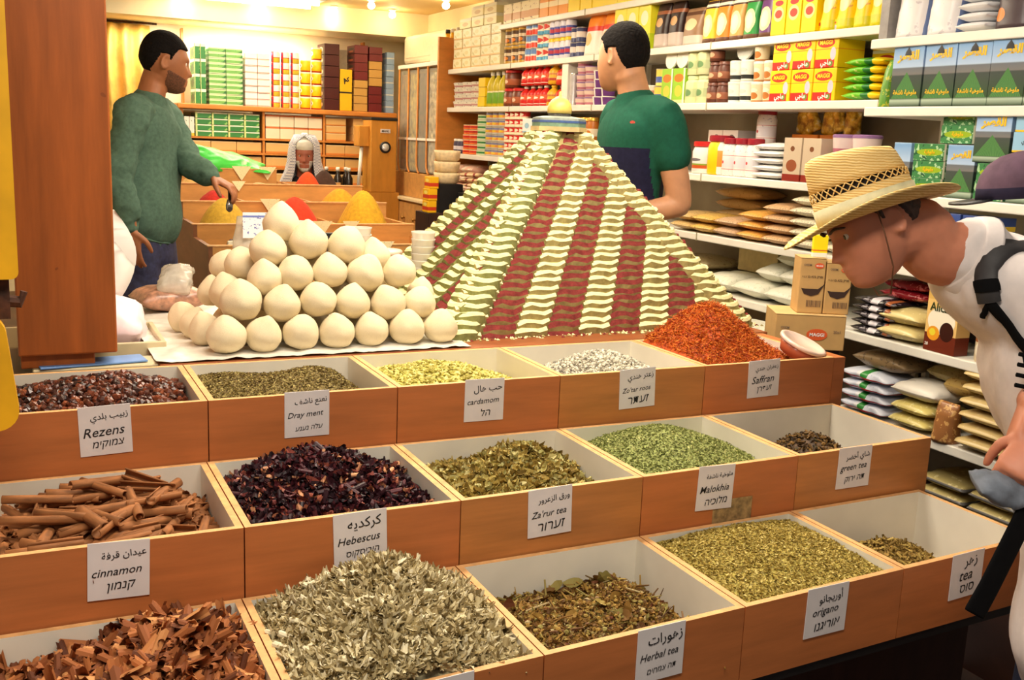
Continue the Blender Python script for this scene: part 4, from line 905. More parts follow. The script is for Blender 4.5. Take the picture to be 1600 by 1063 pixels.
Mx = Matrix.Translation((.0, -.10, 1.235)) @ Matrix.Rotation(R(90), 4, 'X')
MB().lathe([(.045, 0), (.045, .008), (.034, .010)], 22, M=Mx).build('dial_ring', BLACK, t, True); MB().lathe([(.030, .009), (.028, .013), (.0, .013)], 20, M=Mx).build('dial', plain('silver_dial', (206, 206, 206), .3, .05, metal=.5), t, True)
sg_ = MB().box(-.04, .04, -.1035, -.1005, 1.345, 1.375).build('sign', PAPER, t); lettering('MAHL', sg_, (0, -.1045, 1.36), .06, INK, None, 0, 0, .02)
GLASSF = plain('brown_beans', (120, 82, 40), .6, .35, 40)
t = thing('glass_dispenser_cabinet', 'tall wooden cabinet of glass coffee dispensers beside the grinder', 'cabinet', (3.0, 7.55, 0))
MB().bbox(-.17, .19, -.52, .70, .861, 1.05, .005).build('base', ISLW, t)
MB().box(-.10, .19, -.53, .52, 1.05, 1.86).build('back_box', plain('dim_inner_wood', (150, 116, 70), .6, .1), t)
MB().bbox(-.17, .20, -.56, .55, 1.845, 1.875, .004).build('top_board', WHITE, t)
fills = [(118, 84, 40), (150, 128, 70), (90, 64, 40), (170, 150, 120), (126, 110, 96)]
for k in range(5):
    y0 = .52-k*.21-.195; f_ = MB().box(-.150, -.10, y0+.006, y0+.186, 1.07, 1.80).build('dispenser', plain(f'dispenser_fill_{k}', fills[k], .5, .4, 22), t)
    MB().box(-.156, -.152, y0+.004, y0+.19, 1.06, 1.83).build('glass_pane', plain('pane_glass', (220, 226, 214), .05, 0, 1, alpha=.18, spec=.9), f_)
    mb = MB(); mb.tube([(-.163, y0+.196, 1.845), (-.163, y0+.196, 1.16), (-.165, y0+.185, 1.10), (-.167, y0+.155, 1.065), (-.17, y0+.12, 1.055)], .008, 8); mb.build('divider', ORW, t, True)
MB().box(-.166, -.150, -.53, .52, 1.30, 1.318).build('rail', WHITE, t)
# things on top of the cabinet
for i, (y, nm) in enumerate([(7.20, 'first'), (7.10, 'second'), (7.0, 'third')]):
    t = thing('oil_bottle', f'tall yellow bottle on top of the dispenser cabinet, {nm} from the left', 'bottle', (2.93, y+.1, 1.876), 0, 'yellow bottles on the dispenser cabinet')
    MB().lathe([(.04, 0), (.042, .01), (.042, .12), (.016, .18), (.016, .2)], 16).build('body', pack('oil_label', (232, 178, 40), [('z', .25, .5, (240, 226, 190)), ('z', .28, .34, (190, 60, 40))]), t, True); MB().lathe([(.018, .2), (.018, .225), (.014, .228)], 12).build('cap', BLACK if i < 1 else CAPW, t, True)
o = MB().bbox(-.05, .05, -.08, .08, 0, .09, .003).build('small_carton', plain('cream_card', (240, 228, 190), .6, .04), None, False, (2.93, 7.44, 1.876)); tag(o, 'small cream carton on top of the dispenser cabinet', 'carton')
mb = MB(); mb.bbox(-.10, .10, -.45, .45, 0, .23, .03); mb.box(-.104, -.10, -.4, .4, .05, .056); o = mb.build('air_conditioner', plain('ac_white', (240, 228, 200), .4, .02), None, False, (3.098, 8.0, 1.90)); o.location.z = 1.905; tag(o, 'cream air conditioner on the right wall above the dispensers', 'air conditioner')
# ---------------------------------------------------------------- white metal shelves on the right wall
def shelf_bay(name, label, X, Ya, Yb, levels, zback, depth=.36, low=0.0):
    """Ya far end, Yb near end; front edge on the plane X"""
    t = thing(name, label, 'shelf', (X+.2, (Ya+Yb)/2, -.0)); ox, oy = X+.2, (Ya+Yb)/2
    MB().box(X+depth-ox, X+depth+.012-ox, Yb-oy, Ya-oy, .02, zback).build('back_panel', GREYB, t)
    for y in (Ya-.02, (Ya+Yb)/2-.01, Yb): MB().box(X+depth-.02-ox, X+depth+.02-ox, y-oy, y+.02-oy, 0, zback).build('upright', WHITE, t)
    for z, ya, yb in levels:
        mb = MB(); mb.bbox(X-ox, X+depth-ox, yb-oy, ya-oy, z-.032, z, .004)
        n = max(1, round((ya-yb)/1.0)); mb.build('shelf_board', WHITE, t)
        for k in range(1, n): y = yb+(ya-yb)*k/n; MB().box(X-.0025-ox, X-ox, y-.003-oy, y+.003-oy, z-.034, z+.002).build('joint_strip', plain('joint_grey', (176, 168, 140), .5, .05), t)
    MB().box(X+.06-ox, X+depth-ox, Yb-oy, Ya-oy, low, .115).build('plinth', DARKW, t)
    return t
ZS = {'S1': 2.04, 'S2': 1.80, 'S3': 1.541, 'S4': 1.228, 'S5': .963, 'S6': .715, 'N1': 1.737, 'N2': 1.51, 'N3': 1.223, 'N4': .985, 'N5': .722, 'N6': .436, 'N7': .12}
shelf_bay('wall_shelves', 'long white metal shelves full of groceries along the right wall', 2.8, 6.98, 2.86,
          [(ZS['S1'], 6.12, 2.86), (ZS['S2'], 6.96, 2.86), (ZS['S3'], 6.96, 2.86), (ZS['S4'], 6.96, 2.86), (ZS['S5'], 6.96, 2.86), (ZS['S6'], 6.0, 2.86)], 2.3)
shelf_bay('wall_shelves', 'nearer white metal shelf bay behind the man in the straw hat', 2.7, 2.83, .95,
          [(ZS[k], 2.82, .95) for k in ('N1', 'N2', 'N3', 'N4', 'N5', 'N6')], 2.3, .46, -.30)
o = MB().box(2.74, 3.2, 6.985, 7.01, .86, 2.02).build('end_board', ORW); tag(o, 'orange wooden end board between the dispensers and the shelves', 'board')
SHN = {'S1': 'topmost long shelf', 'S2': 'second long shelf', 'S3': 'third long shelf', 'S4': 'fourth long shelf', 'S5': 'fifth long shelf', 'S6': 'lowest long shelf', 'N1': 'near bay\'s top shelf', 'N2': 'near bay\'s second shelf', 'N3': 'near bay\'s third shelf', 'N5': 'near bay\'s fifth shelf', 'N6': 'near bay\'s sixth shelf', 'N7': 'near bay\'s bottom'}
def XF(s): return 2.8 if s[0] == 'S' else 2.7
# goods: the front of each faces the aisle (-X); origin at the base, centre of width
def m_box(w, d, h, mat): return MB().bbox(0, d, -w/2, w/2, 0, h, min(w, h, d)*.02).mesh('carton', mat)
def m_can(r, h, mat, lid): return MB().lathe([(r*.95, 0), (r, h*.02), (r, h*.05), (r*.98, h*.07), (r*.98, h*.92), (r, h*.95), (r, h*.985), (r*.95, h), (r*.92, h*.98), (0, h*.98)], 16, (r, 0, 0), [0]*4+[0]+[1]*4).mesh('can', [mat, lid], 'auto')
def m_bottle(r, h, mat): return MB().lathe([(r*.9, 0), (r, h*.03), (r*.98, h*.3), (r*.90, h*.42), (r*.97, h*.56), (r*.75, h*.70), (r*.34, h*.83), (r*.32, h*.88)], 14, (r, 0, 0)).mesh('bottle', mat, True)
def m_sq(r, h, mat): return MB().lathe([(r*1.1, 0), (r*1.15, h*.02), (r*1.15, h*.74), (r*.9, h*.82), (r*.85, h*.86)], 8, (r, 0, 0)).mesh('jar', mat, 'auto')
def m_cap(r, z0, z1, c, mat, q=1.0): return MB().lathe([(r, z0), (r, z1-.004), (r*.9*q, z1), (0, z1)], 14, (c, 0, 0)).mesh('lid', mat, 'auto')
def m_jar(r, h, mat): return MB().lathe([(r*.92, 0), (r, h*.04), (r, h*.68), (r*.86, h*.80), (r*.84, h*.84)], 16, (r, 0, 0)).mesh('jar', mat, True)
def m_tub(r, h, mat): return MB().lathe([(r*.82, 0), (r*.84, h*.03), (r*.96, h*.82), (r*.97, h*.86)], 18, (r, 0, 0)).mesh('tub', mat, True)
def m_pouch(w, d, h, mat, seed=0):
    mb = MB(); rings = []; N = 14
    for i in range(N+1):
        v = i/N; t_ = d*(.92-.25*v)*(1-v**5)+.004; ww = w*(1-.06*math.sin(math.pi*v))*(1-.05*(v > .93))
        ring = []
        for k in range(20):
            a = 2*math.pi*k/20; c, s_ = math.cos(a), math.sin(a)
            y = math.copysign(abs(c)**.6, c)*ww/2; x = math.copysign(abs(s_)**.8, s_)*t_/2
            wr = .004*noise.noise(Vector((y*40+seed*3, v*7, x*20)))
            ring.append((x+d/2+wr, y, v*h))
        rings.append(ring)
    mb.loft(rings); return mb.mesh('pouch', mat, True)
def m_lie(w, d, h, mat, seed=0, wr=.06):       # bag lying with its end seam facing the aisle; long axis into the shelf
    mb = pillow(d, w, h, seed=seed, wr=wr); mb.v = [(x+d/2, y, z) for x, y, z in mb.v]; return mb.mesh('bag', mat, True)
def m_side(w, d, h, mat, seed=0, wr=.06):      # bag lying lengthwise along the shelf
    mb = pillow(w, d, h, seed=seed, wr=wr); mb.v = [(y+d/2, x, z) for x, y, z in mb.v]; return mb.mesh('bag', mat, True)
_all = []
def row(s, Ya, Yb, nc, nr, kind, h, mat, name, desc, cat, lid=None, d=None, inset=.012, z0=0, gap=.96, ragged=None, text=None, tilt=0.0, note='', jit=.004):
    """nc columns from the far end Ya to the near end Yb, nr layers of height h"""
    wc = (Ya-Yb)/nc; w_ = wc*gap; z = ZS[s]+z0+.0012; r = w_/2; lidm = None; d = d or w_
    if kind == 'box': me = m_box(w_, d, h*.99, mat)
    elif kind == 'can': me = m_can(r, h*.985, mat, lid or plain('tin', (196, 190, 178), .3, .05, metal=.6))
    elif kind == 'bottle': me = m_bottle(r, h, mat); lidm = m_cap(r*.40, h*.87, h*.985, r, lid or CAPW)
    elif kind == 'jar': me = m_jar(r, h, mat); lidm = m_cap(r*.95, h*.83, h*.985, r, lid or CAPW)
    elif kind == 'sq': me = m_sq(r, h, mat); lidm = m_cap(r*.9, h*.855, h*.985, r, lid or CAPW)
    elif kind == 'tub': me = m_tub(r, h, mat); lidm = m_cap(r*1.0, h*.85, h*.985, r, lid or CAPW)
    elif kind == 'pouch': me = m_pouch(w_, d, h, mat, len(_all))
    elif kind == 'lie': me = m_lie(w_, d, h*1.12, mat, len(_all))
    elif kind == 'side': me = m_side(w_, d, h*1.12, mat, len(_all))
    group = f'{name.replace("_", " ")}s on the {SHN[s]}' + (', '+note if note else '')
    out = []
    for j in range(nr):
        for i in range(nc):
            if ragged and j >= ragged[i % len(ragged)]: continue
            y = Ya-wc*(i+.5); x = XF(s)+inset+jit*((i*7+j*5) % 3)/2
            o = link(name, me, None, (x, y, z+h*j), (0, 0, rng.normal(0, .02)*(kind != 'box' or nr == 1)+tilt))
            if lidm: link('lid', lidm, o)
            if text:
                for (st, ty, tz, tw, tm, bold) in text:
                    if callable(st): st = st(i)
                    lettering(st, o, (-.0012, ty, tz*h), tw*w_, tm, h*.3, R(-90), 0, bold, .05)
            lb = desc
            if nc > 1: lb += f', {ORD[i]} from left'
            if nr > 1: lb += f', {("lower", "upper")[j] if nr == 2 else ORD[j]} layer'
            lb += f', {SHN[s]}'
            tag(o, lb, cat, group); out.append(o)
    _all.append(out); return out
c_ = lambda n, *a, **k: pack(n, *a, **k)
REDC = plain('red_cap', (206, 36, 34), .35, .05); YCAP = plain('yellow_cap', (246, 206, 20), .35, .04); PURC = plain('purple_cap', (150, 110, 160), .4, .05); DRED = plain('dark_red_cap', (150, 22, 40), .35, .05)
# --- S1
row('S1', 6.09, 5.61, 4, 1, 'box', .115, c_('cream_carton_a', (240, 226, 182), [('z', .15, .5, (206, 150, 90))], [], (40, .62, (150, 110, 70))), 'cream_carton', 'cream carton with brown print', 'carton', d=.2)
row('S1', 5.60, 5.26, 3, 1, 'box', .10, c_('orange_carton_a', (232, 150, 40), [('z', .5, .8, (244, 226, 180))]), 'orange_carton', 'orange carton with a cream band', 'carton', d=.2)
row('S1', 5.25, 4.60, 5, 1, 'box', .14, c_('yellow_carton_a', (244, 214, 40), [('z', .6, .85, (226, 120, 40))]), 'yellow_carton', 'yellow carton at the picture\'s top edge', 'carton', d=.2)
# --- S2
row('S2', 6.90, 6.12, 5, 4, 'box', .064, c_('cream_carton_b', (244, 236, 200), [('z', .0, .16, (236, 196, 130)), ('y', .0, .05, (226, 206, 150))], [(.5, .55, .2, .2, (226, 216, 160))], (30, .62, (206, 200, 140))), 'cream_carton', 'pale cream carton in the big stack', 'carton', d=.24)
row('S2', 6.80, 6.20, 3, 2, 'box', .065, c_('pale_yellow_carton', (240, 226, 156), [('z', .7, 1, (246, 240, 206))], [(.5, .4, .25, .2, (206, 170, 80))]), 'pale_carton', 'pale yellow carton topping the stack', 'carton', d=.2, z0=.258, ragged=(1, 2, 2))
row('S2', 6.10, 5.81, 3, 2, 'can', .107, c_('gold_can', (206, 160, 60), [('z', .15, .82, (92, 62, 36)), ('z', .45, .62, (226, 206, 170))], [(.5, .3, .3, .12, (226, 130, 40))]), 'tall_can', 'gold and brown can', 'can')
row('S2', 5.80, 5.645, 2, 3, 'can', .075, c_('blue_red_can', (232, 226, 216), [('z', .05, .42, (226, 70, 40)), ('z', .55, .95, (110, 150, 206))]), 'small_can', 'blue and red can', 'can')
row('S2', 5.645, 5.49, 2, 3, 'can', .072, c_('white_red_can', (244, 232, 206), [('z', .0, .3, (80, 160, 196))], [(.5, .6, .4, .2, (206, 60, 44))]), 'small_can', 'white and red can', 'can')
row('S2', 5.49, 5.23, 4, 2, 'jar', .115, c_('blue_label_jar', (226, 222, 232), [('z', .2, .62, (74, 82, 166)), ('z', .3, .5, (190, 60, 80))]), 'jar', 'blue labelled jar with a yellow lid', 'jar', YCAP)
row('S2', 5.228, 5.10, 2, 2, 'can', .078, c_('dark_blue_can', (60, 66, 110), [('z', .3, .7, (226, 216, 206))]), 'small_can', 'dark blue can with a white band', 'can')
row('S2', 5.095, 4.745, 2, 1, 'pouch', .24, c_('orange_white_sack', (248, 238, 226), [('z', .62, 1, (240, 140, 40)), ('z', .52, .62, (226, 60, 40))], [(.6, .35, .2, .14, (240, 190, 120))]), 'flour_sack', 'orange and white sack', 'bag', d=.15)
row('S2', 4.74, 4.41, 3, 1, 'box', .25, c_('lime_yellow_pack', (238, 226, 50), [('z', .0, .3, (190, 206, 40))], [(.5, .6, .3, .14, (246, 240, 200))]), 'yellow_pack', 'lime yellow pack partly behind the man\'s head', 'carton', d=.16)
row('S2', 4.40, 4.165, 2, 1, 'pouch', .215, c_('black_coffee_pouch', (46, 26, 22), [('z', .0, .30, (196, 180, 170)), ('z', .72, .80, (150, 90, 60))], [(.5, .55, .25, .1, (200, 150, 90))]), 'coffee_pouch', 'black pouch with a silvery base', 'pouch', d=.09)
row('S2', 4.16, 4.01, 1, 1, 'pouch', .165, c_('brown_pouch', (150, 116, 86), [('z', .0, .25, (206, 190, 176)), ('z', .8, .9, (90, 60, 44))], [(.5, .55, .3, .16, (222, 196, 150))]), 'coffee_pouch', 'brown pouch right of the black ones', 'pouch', d=.09)
for i, (nm, cc) in enumerate([('yellow', (236, 190, 50)), ('orange', (230, 130, 40)), ('tan', (206, 150, 80)), ('green', (40, 140, 60)), ('purple', (96, 50, 110))]):
    ya = 4.0-.099*i
    row('S2', ya, ya-.099, 1, 1, 'pouch', .185, c_(f'{nm}_snack_pouch', cc, [('z', .80, .98, (64, 44, 40)), ('z', .84, .91, (236, 226, 200)), ('z', .0, .10, (96, 62, 44))], [(.5, .40, .36, .26, (236, 214, 160)), (.5, .40, .24, .18, (244, 230, 190))]), 'snack_pouch', f'{nm} topped pouch with a cream oval', 'pouch', d=.075, gap=.97)
row('S2', 3.505, 3.24, 3, 1, 'box', .185, c_('yellow_red_pack', (248, 220, 10), [('z', .76, 1, (226, 60, 40)), ('z', .0, .03, (206, 170, 10))], [(.5, .45, .36, .16, (250, 236, 150)), (.5, .45, .26, .09, (206, 60, 40)), (.5, .68, .3, .06, (220, 40, 34))]), 'yellow_pack', 'yellow pack with a red top', 'carton', d=.11)
row('S2', 3.235, 2.89, 4, 1, 'pouch', .18, c_('yellow_pasta_bag', (246, 216, 24), [('z', .0, .22, (214, 206, 30))], [(.5, .6, .36, .24, (246, 232, 170))], (40, .62, (226, 170, 60))), 'pasta_bag', 'yellow bag', 'bag', d=.10, gap=.99)
# --- S3
row('S3', 6.94, 6.49, 3, 4, 'tub', .042, c_('white_print_tub', (240, 236, 222), [('z', .3, .6, (206, 150, 150))], [], (60, .62, (150, 110, 120))), 'small_tub', 'small white printed tub', 'tub')
row('S3', 6.45, 6.34, 1, 3, 'box', .062, c_('yellow_stack_box', (246, 206, 20), [('z', .0, .1, (206, 170, 20))]), 'yellow_carton', 'small yellow carton stacked left of the bottles', 'carton', d=.10)
row('S3', 6.34, 6.095, 3, 1, 'bottle', .225, c_('oil_green_bottle', (206, 186, 40), [('z', .10, .45, (120, 170, 50)), ('z', .45, .5, (236, 226, 180))]), 'oil_bottle', 'yellow green bottle', 'bottle', CAPW)
row('S3', 6.09, 5.85, 2, 2, 'jar', .112, c_('brown_spread_jar', (112, 56, 34), [('z', .2, .6, (176, 96, 60))], [(.5, .4, .2, .12, (236, 206, 180))]), 'jar', 'brown jar with a red lid', 'jar', REDC, ragged=(2, 1))
KET = c_('ketchup_label', (206, 32, 26), [('z', .35, .60, (226, 90, 40)), ('z', .10, .14, (240, 220, 210))], [(.5, .45, .3, .07, (240, 230, 210))])
row('S3', 5.845, 5.495, 4, 2, 'bottle', .120, KET, 'ketchup_bottle', 'red ketchup bottle with a white cap', 'bottle', CAPW)
MUS = c_('mustard_label', (230, 176, 40), [('z', .2, .34, (180, 60, 40)), ('z', .5, .6, (190, 120, 50))])
row('S3', 5.492, 5.40, 1, 2, 'bottle', .120, MUS, 'sauce_bottle', 'yellow sauce bottle', 'bottle', YCAP)
row('S3', 5.395, 5.295, 1, 2, 'bottle', .114, c_('hot_sauce_label', (206, 54, 30), [('z', .3, .5, (236, 206, 160))]), 'sauce_bottle', 'orange red sauce bottle right of the yellow one', 'bottle', REDC)
row('S3', 5.285, 5.21, 1, 1, 'box', .235, WHITE, 'white_carton', 'plain tall white carton', 'carton', d=.1)
row('S3', 5.205, 5.157, 1, 1, 'can', .175, plain('silver_tin', (206, 204, 206), .3, .06, metal=.4), 'slim_can', 'slim silvery can', 'can')
row('S3', 5.155, 4.965, 2, 6, 'tub', .041, c_('pink_tub', (232, 206, 190), [('z', .1, .4, (196, 120, 140))]), 'small_tub', 'pinkish tub with a purple lid', 'tub', PURC, ragged=(6, 5))
row('S3', 4.96, 4.79, 2, 4, 'tub', .045, c_('white_purple_tub', (240, 238, 236), [('y', .0, .45, (110, 60, 130))]), 'small_tub', 'white and purple tub', 'tub', CAPW)
row('S3', 4.62, 4.38, 3, 2, 'tub', .045, c_('cream_low_tub', (236, 226, 206), [('z', .2, .5, (206, 150, 130))]), 'low_tub', 'cream tub half hidden by the man\'s head', 'tub', CAPW)
row('S3', 4.362, 4.285, 1, 2, 'can', .082, c_('blue_yellow_can', (226, 206, 90), [('z', .2, .55, (70, 90, 160))]), 'small_can', 'blue and yellow can just right of the man\'s head', 'can')
row('S3', 4.276, 4.088, 2, 1, 'box', .160, c_('green_orange_pack', (150, 200, 50), [('z', .0, .1, (226, 220, 150)), ('y', .0, .12, (236, 236, 216))], [(.5, .72, .4, .12, (232, 120, 30)), (.5, .35, .3, .16, (236, 200, 70))]), 'green_pack', 'green pack with an orange oval', 'carton', d=.09)
for i, y in enumerate((4.228, 4.135)):
    mb = MB().lathe([(.042, 0), (.046, .003), (.046, .010), (.0, .012)], 24, M=Matrix.Translation((2.838, y, 1.541+.162+.043)) @ Matrix.Rotation(R(-84), 4, 'Y')); o = mb.build('round_lid', WHITE, None, 'auto'); tag(o, f'{("left", "right")[i]} round white lid standing on a green pack', 'lid', 'round white lids on the green packs')
row('S3', 4.094, 3.934, 2, 2, 'sq', .124, c_('cream_green_bottle', (226, 228, 176), [('z', .25, .6, (200, 212, 160))], [(.5, .42, .24, .14, (120, 160, 110))]), 'cream_bottle', 'cream green bottle', 'bottle', plain('pale_green_cap', (216, 222, 170), .4, .04))
row('S3', 3.93, 3.79, 2, 3, 'jar', .088, c_('brown_jar', (96, 52, 38), [('z', .2, .6, (150, 92, 66))], [(.5, .4, .25, .14, (216, 176, 140))]), 'brown_jar', 'small brown jar', 'jar', plain('brown_cap', (110, 62, 46), .4, .06), ragged=(3, 2))
row('S3', 3.786, 3.628, 2, 2, 'tub', .088, c_('white_black_tub', (232, 236, 226), [('z', .12, .34, (50, 54, 52))], [(.5, .6, .3, .12, (200, 214, 206))]), 'white_tub', 'white tub with a black band', 'tub', CAPW)
mb = MB().lathe([(.052, 0), (.056, .003), (.056, .012), (.0, .014)], 24, M=Matrix.Translation((2.86, 3.70, 1.541+.178+.052)) @ Matrix.Rotation(R(-78), 4, 'Y')); o = mb.build('round_lid', plain('grey_lid', (196, 196, 186), .4, .04), None, 'auto'); tag(o, 'large round grey lid leaning on top of the white tubs', 'lid')
row('S3', 3.623, 3.478, 2, 3, 'tub', .083, c_('cream_picture_tub', (230, 214, 176), [('z', .0, .1, (190, 130, 80))], [(.5, .35, .3, .2, (190, 120, 60)), (.5, .66, .3, .12, (240, 230, 206))]), 'cream_tub', 'cream tub with a brown picture', 'tub', CAPW, ragged=(3, 2))
MAGT = plain('print_red', (200, 30, 24), .4, .02); MAGY = plain('print_yellow', (252, 226, 30), .4, .02); PW = plain('print_white', (248, 244, 236), .4, .02)
YC = c_('yellow_soup_carton', (250, 208, 10), [('z', .0, .26, (206, 36, 26)), ('y', .0, .14, (246, 200, 10)), ('z', .55, .58, (236, 150, 20))], [(.55, .76, .38, .15, (206, 50, 26)), (.22, .42, .12, .20, (196, 196, 216)), (.3, .12, .1, .09, (110, 140, 60))])
row('S3', 3.478, 3.10, 3, 2, 'box', .122, YC, 'soup_carton', 'yellow soup carton with a red oval', 'carton', d=.13, gap=.985, text=[('MAGGI', 0.006, .76, .55, MAGY, .03), (arabic('ماجي'), .0, .12, .45, PW, .03)])
row('S3', 3.42, 3.12, 2, 1, 'box', .055, YC, 'soup_carton', 'yellow soup carton lying on the upper layer', 'carton', d=.13, z0=.246, inset=.03)
row('S3', 3.095, 2.93, 1, 2, 'box', .10, c_('deep_yellow_carton', (240, 196, 20), [('z', .8, .92, (236, 230, 206))], [(.55, .5, .3, .24, (186, 36, 26))]), 'flat_carton', 'yellow carton behind the green packets', 'carton', d=.10, inset=.17)
row('S3', 3.075, 2.87, 1, 5, 'side', .030, c_('green_yellow_packet', (110, 190, 40), [('y', .28, .45, (40, 120, 50)), ('y', .0, .28, (244, 210, 20))], [], (50, .66, (200, 220, 120))), 'green_packet', 'green and yellow packet in the stack', 'packet', d=.15)
# --- S4
row('S4', 6.87, 6.74, 2, 1, 'jar', .10, c_('dark_small_jar', (70, 62, 90), [('z', .3, .6, (226, 220, 226))]), 'small_jar', 'small dark jar beside the end board', 'jar', CAPW)
row('S4', 6.725, 6.51, 2, 6, 'can', .033, c_('orange_tuna_can', (232, 120, 50), [('z', .35, .7, (196, 30, 30)), ('z', .8, 1, (246, 216, 170))]), 'flat_can', 'flat orange red can', 'can')
row('S4', 6.505, 6.355, 1, 8, 'can', .033, c_('green_tuna_can', (214, 226, 190), [('z', .3, .7, (60, 130, 70))]), 'flat_can', 'flat green and white can in the single column', 'can')
row('S4', 6.347, 6.05, 3, 6, 'can', .047, c_('grey_fruit_can', (196, 190, 176), [('z', .2, .55, (226, 150, 70)), ('z', .6, .8, (120, 130, 176))], [(.5, .4, .3, .14, (236, 200, 60))]), 'food_can', 'grey and orange can', 'can')
row('S4', 6.048, 5.762, 4, 6, 'can', .047, c_('red_cream_can', (206, 40, 34), [('z', .0, .35, (236, 216, 180))], [(.5, .6, .34, .2, (240, 226, 200))]), 'food_can', 'red and cream can', 'can')
row('S4', 5.76, 5.52, 2, 1, 'box', .085, c_('white_blue_carton', (236, 240, 240), [('z', .0, .12, (150, 190, 216))], [(.5, .5, .25, .2, (150, 196, 222))]), 'white_carton', 'white and pale blue carton left of the dome', 'carton', d=.12, z0=.155)
row('S4', 5.74, 5.54, 2, 1, 'box', .150, c_('yellow_dark_carton', (226, 186, 40), [('z', .1, .3, (80, 70, 50))]), 'yellow_carton', 'yellow carton under the pale blue cartons', 'carton', d=.12)
HON = c_('honey_label', (190, 110, 34), [('z', .22, .6, (236, 220, 190))], [(.5, .40, .3, .12, (206, 120, 40))])
row('S4', 5.42, 4.93, 7, 2, 'jar', .125, HON, 'honey_jar', 'amber jar with a white label', 'jar', plain('gold_cap', (206, 160, 60), .3, .06, metal=.4))
row('S4', 4.91, 4.82, 1, 1, 'bottle', .17, c_('blue_bottle', (150, 206, 230), [('z', .3, .5, (226, 240, 244))]), 'blue_bottle', 'pale blue bottle behind the pyramid\'s right slope', 'bottle', CAPW)
row('S4', 4.80, 4.40, 5, 2, 'jar', .11, HON, 'honey_jar', 'amber jar left of the man\'s chest', 'jar', REDC)
row('S4', 4.05, 3.83, 2, 1, 'box', .20, c_('white_red_carton', (236, 226, 216), [('z', .0, .5, (150, 24, 30))], [(.7, .4, .3, .2, (226, 70, 40)), (.4, .8, .2, .1, (120, 110, 110))]), 'white_carton', 'white and red carton behind the red lidded jar', 'carton', d=.12, inset=.14)
row('S4', 4.02, 3.908, 1, 1, 'jar', .145, c_('white_fruit_jar', (236, 232, 226), [('z', .18, .3, (206, 90, 40)), ('z', .3, .36, (140, 170, 60))], [(.5, .5, .3, .06, (110, 104, 110))]), 'white_jar', 'small white jar with a red lid by the man\'s elbow', 'jar', REDC)
row('S4', 3.908, 3.785, 1, 1, 'jar', .175, c_('yellow_label_jar', (238, 236, 230), [('z', .24, .72, (236, 150, 60)), ('y', .2, .7, (250, 206, 20))]), 'large_jar', 'white jar with a yellow label and dark red lid', 'jar', DRED)
WJ = c_('white_red_line_jar', (240, 236, 232), [('z', .20, .215, (206, 60, 70)), ('z', .62, .635, (206, 60, 70)), ('z', .26, .58, (228, 222, 226))], [(.6, .42, .1, .05, (206, 50, 60))], (90, .64, (200, 196, 206)))
row('S4', 3.785, 3.545, 3, 1, 'jar', .165, WJ, 'white_bottle', 'tall white jar with red lines', 'jar', DRED)
row('S4', 3.70, 3.61, 1, 1, 'jar', .150, WJ, 'white_bottle', 'white jar with red lines standing on a yellow box behind', 'jar', DRED, z0=.1415, inset=.115)
row('S4', 3.75, 3.56, 1, 1, 'box', .14, plain('dull_box', (150, 110, 80), .6, .1), 'brown_carton', 'brown carton behind the white jars', 'carton', d=.12, inset=.115)
row('S4', 3.56, 3.22, 2, 1, 'box', .19, c_('gold_display_carton', (246, 196, 24), [('z', .62, 1, (216, 120, 30))], [(.62, .3, .16, .1, (206, 50, 40))]), 'display_carton', 'yellow display carton holding gold packets', 'carton', d=.12, inset=.215)
GOLD = NT('gold_foil'); g = GOLD.noise(30, 3); GOLD.col(GOLD.ramp(g, [(.35, (150, 104, 20)), (.55, (232, 186, 60)), (.7, (250, 240, 190))])); GOLD = GOLD.done(.25, .5)
for i, (y, z, a) in enumerate([(3.53, .19, .25), (3.46, .20, -.3), (3.38, .185, .35), (3.31, .20, -.2), (3.25, .18, .3)]):
    o = link('foil_packet', m_pouch(.085, .035, .115, GOLD, i), None, (3.045, y, 1.228+z-.0), (a, R(-16), 0)); tag(o, f'shiny gold foil packet, {ORD[i]} from left, in the yellow display cartons', 'packet', 'gold foil packets in the display cartons')
row('S4', 3.56, 3.362, 1, 5, 'lie', .029, c_('white_bag_film', (238, 236, 232), []), 'white_bag', 'white bag in the stack beside the jars', 'bag', d=.2, inset=.005)
row('S4', 3.358, 3.14, 2, 1, 'box', .172, c_('brown_red_pack', (206, 186, 160), [('z', .0, .16, (140, 40, 30))], [(.5, .36, .3, .14, (150, 80, 50)), (.5, .75, .12, .06, (120, 70, 40))]), 'coffee_pack', 'beige pack with a red brown base', 'carton', d=.09, gap=.93)
row('S4', 3.128, 2.90, 2, 2, 'tub', .095, c_('pink_purple_tub', (232, 210, 206), [('z', .2, .5, (190, 110, 130))]), 'purple_tub', 'pinkish tub with a purple lid', 'tub', PURC)
# --- S5: bags of pulses
BNS = [('pale_beans', (206, 172, 112), 'tan'), ('yellow_lentils', (216, 176, 92), 'yellowish'), ('pinkish_beans', (200, 164, 128), 'pinkish tan'), ('orange_lentils', (222, 164, 80), 'orange tan'), ('brown_rice', (206, 166, 122), 'light brown'), ('white_beans', (222, 210, 180), 'whitish')]
for i, (nm, cc, ad) in enumerate(BNS):
    ya = 4.12-.168*i; mat = c_(nm, cc, [], [], [(120, .60, tuple(int(x*.75) for x in cc)), (90, .64, tuple(min(255, int(x*1.2)) for x in cc))], .3)
    row('S5', ya, ya-.168, 1, (2, 2, 2, 3, 4, 5)[i], 'lie', .042, mat, 'pulse_bag', f'small bag of {ad} pulses, pile {ORD[i]} from left', 'bag', d=.24, inset=.0, gap=1.0)
row('S5', 4.06, 3.70, 1, 4, 'side', .050, c_('big_tan_bag', (196, 164, 110), [], [], (70, .62, (170, 136, 84)), .3), 'grain_bag', 'large tan bag of grain behind the small bags', 'bag', d=.16, inset=.20, z0=.002)
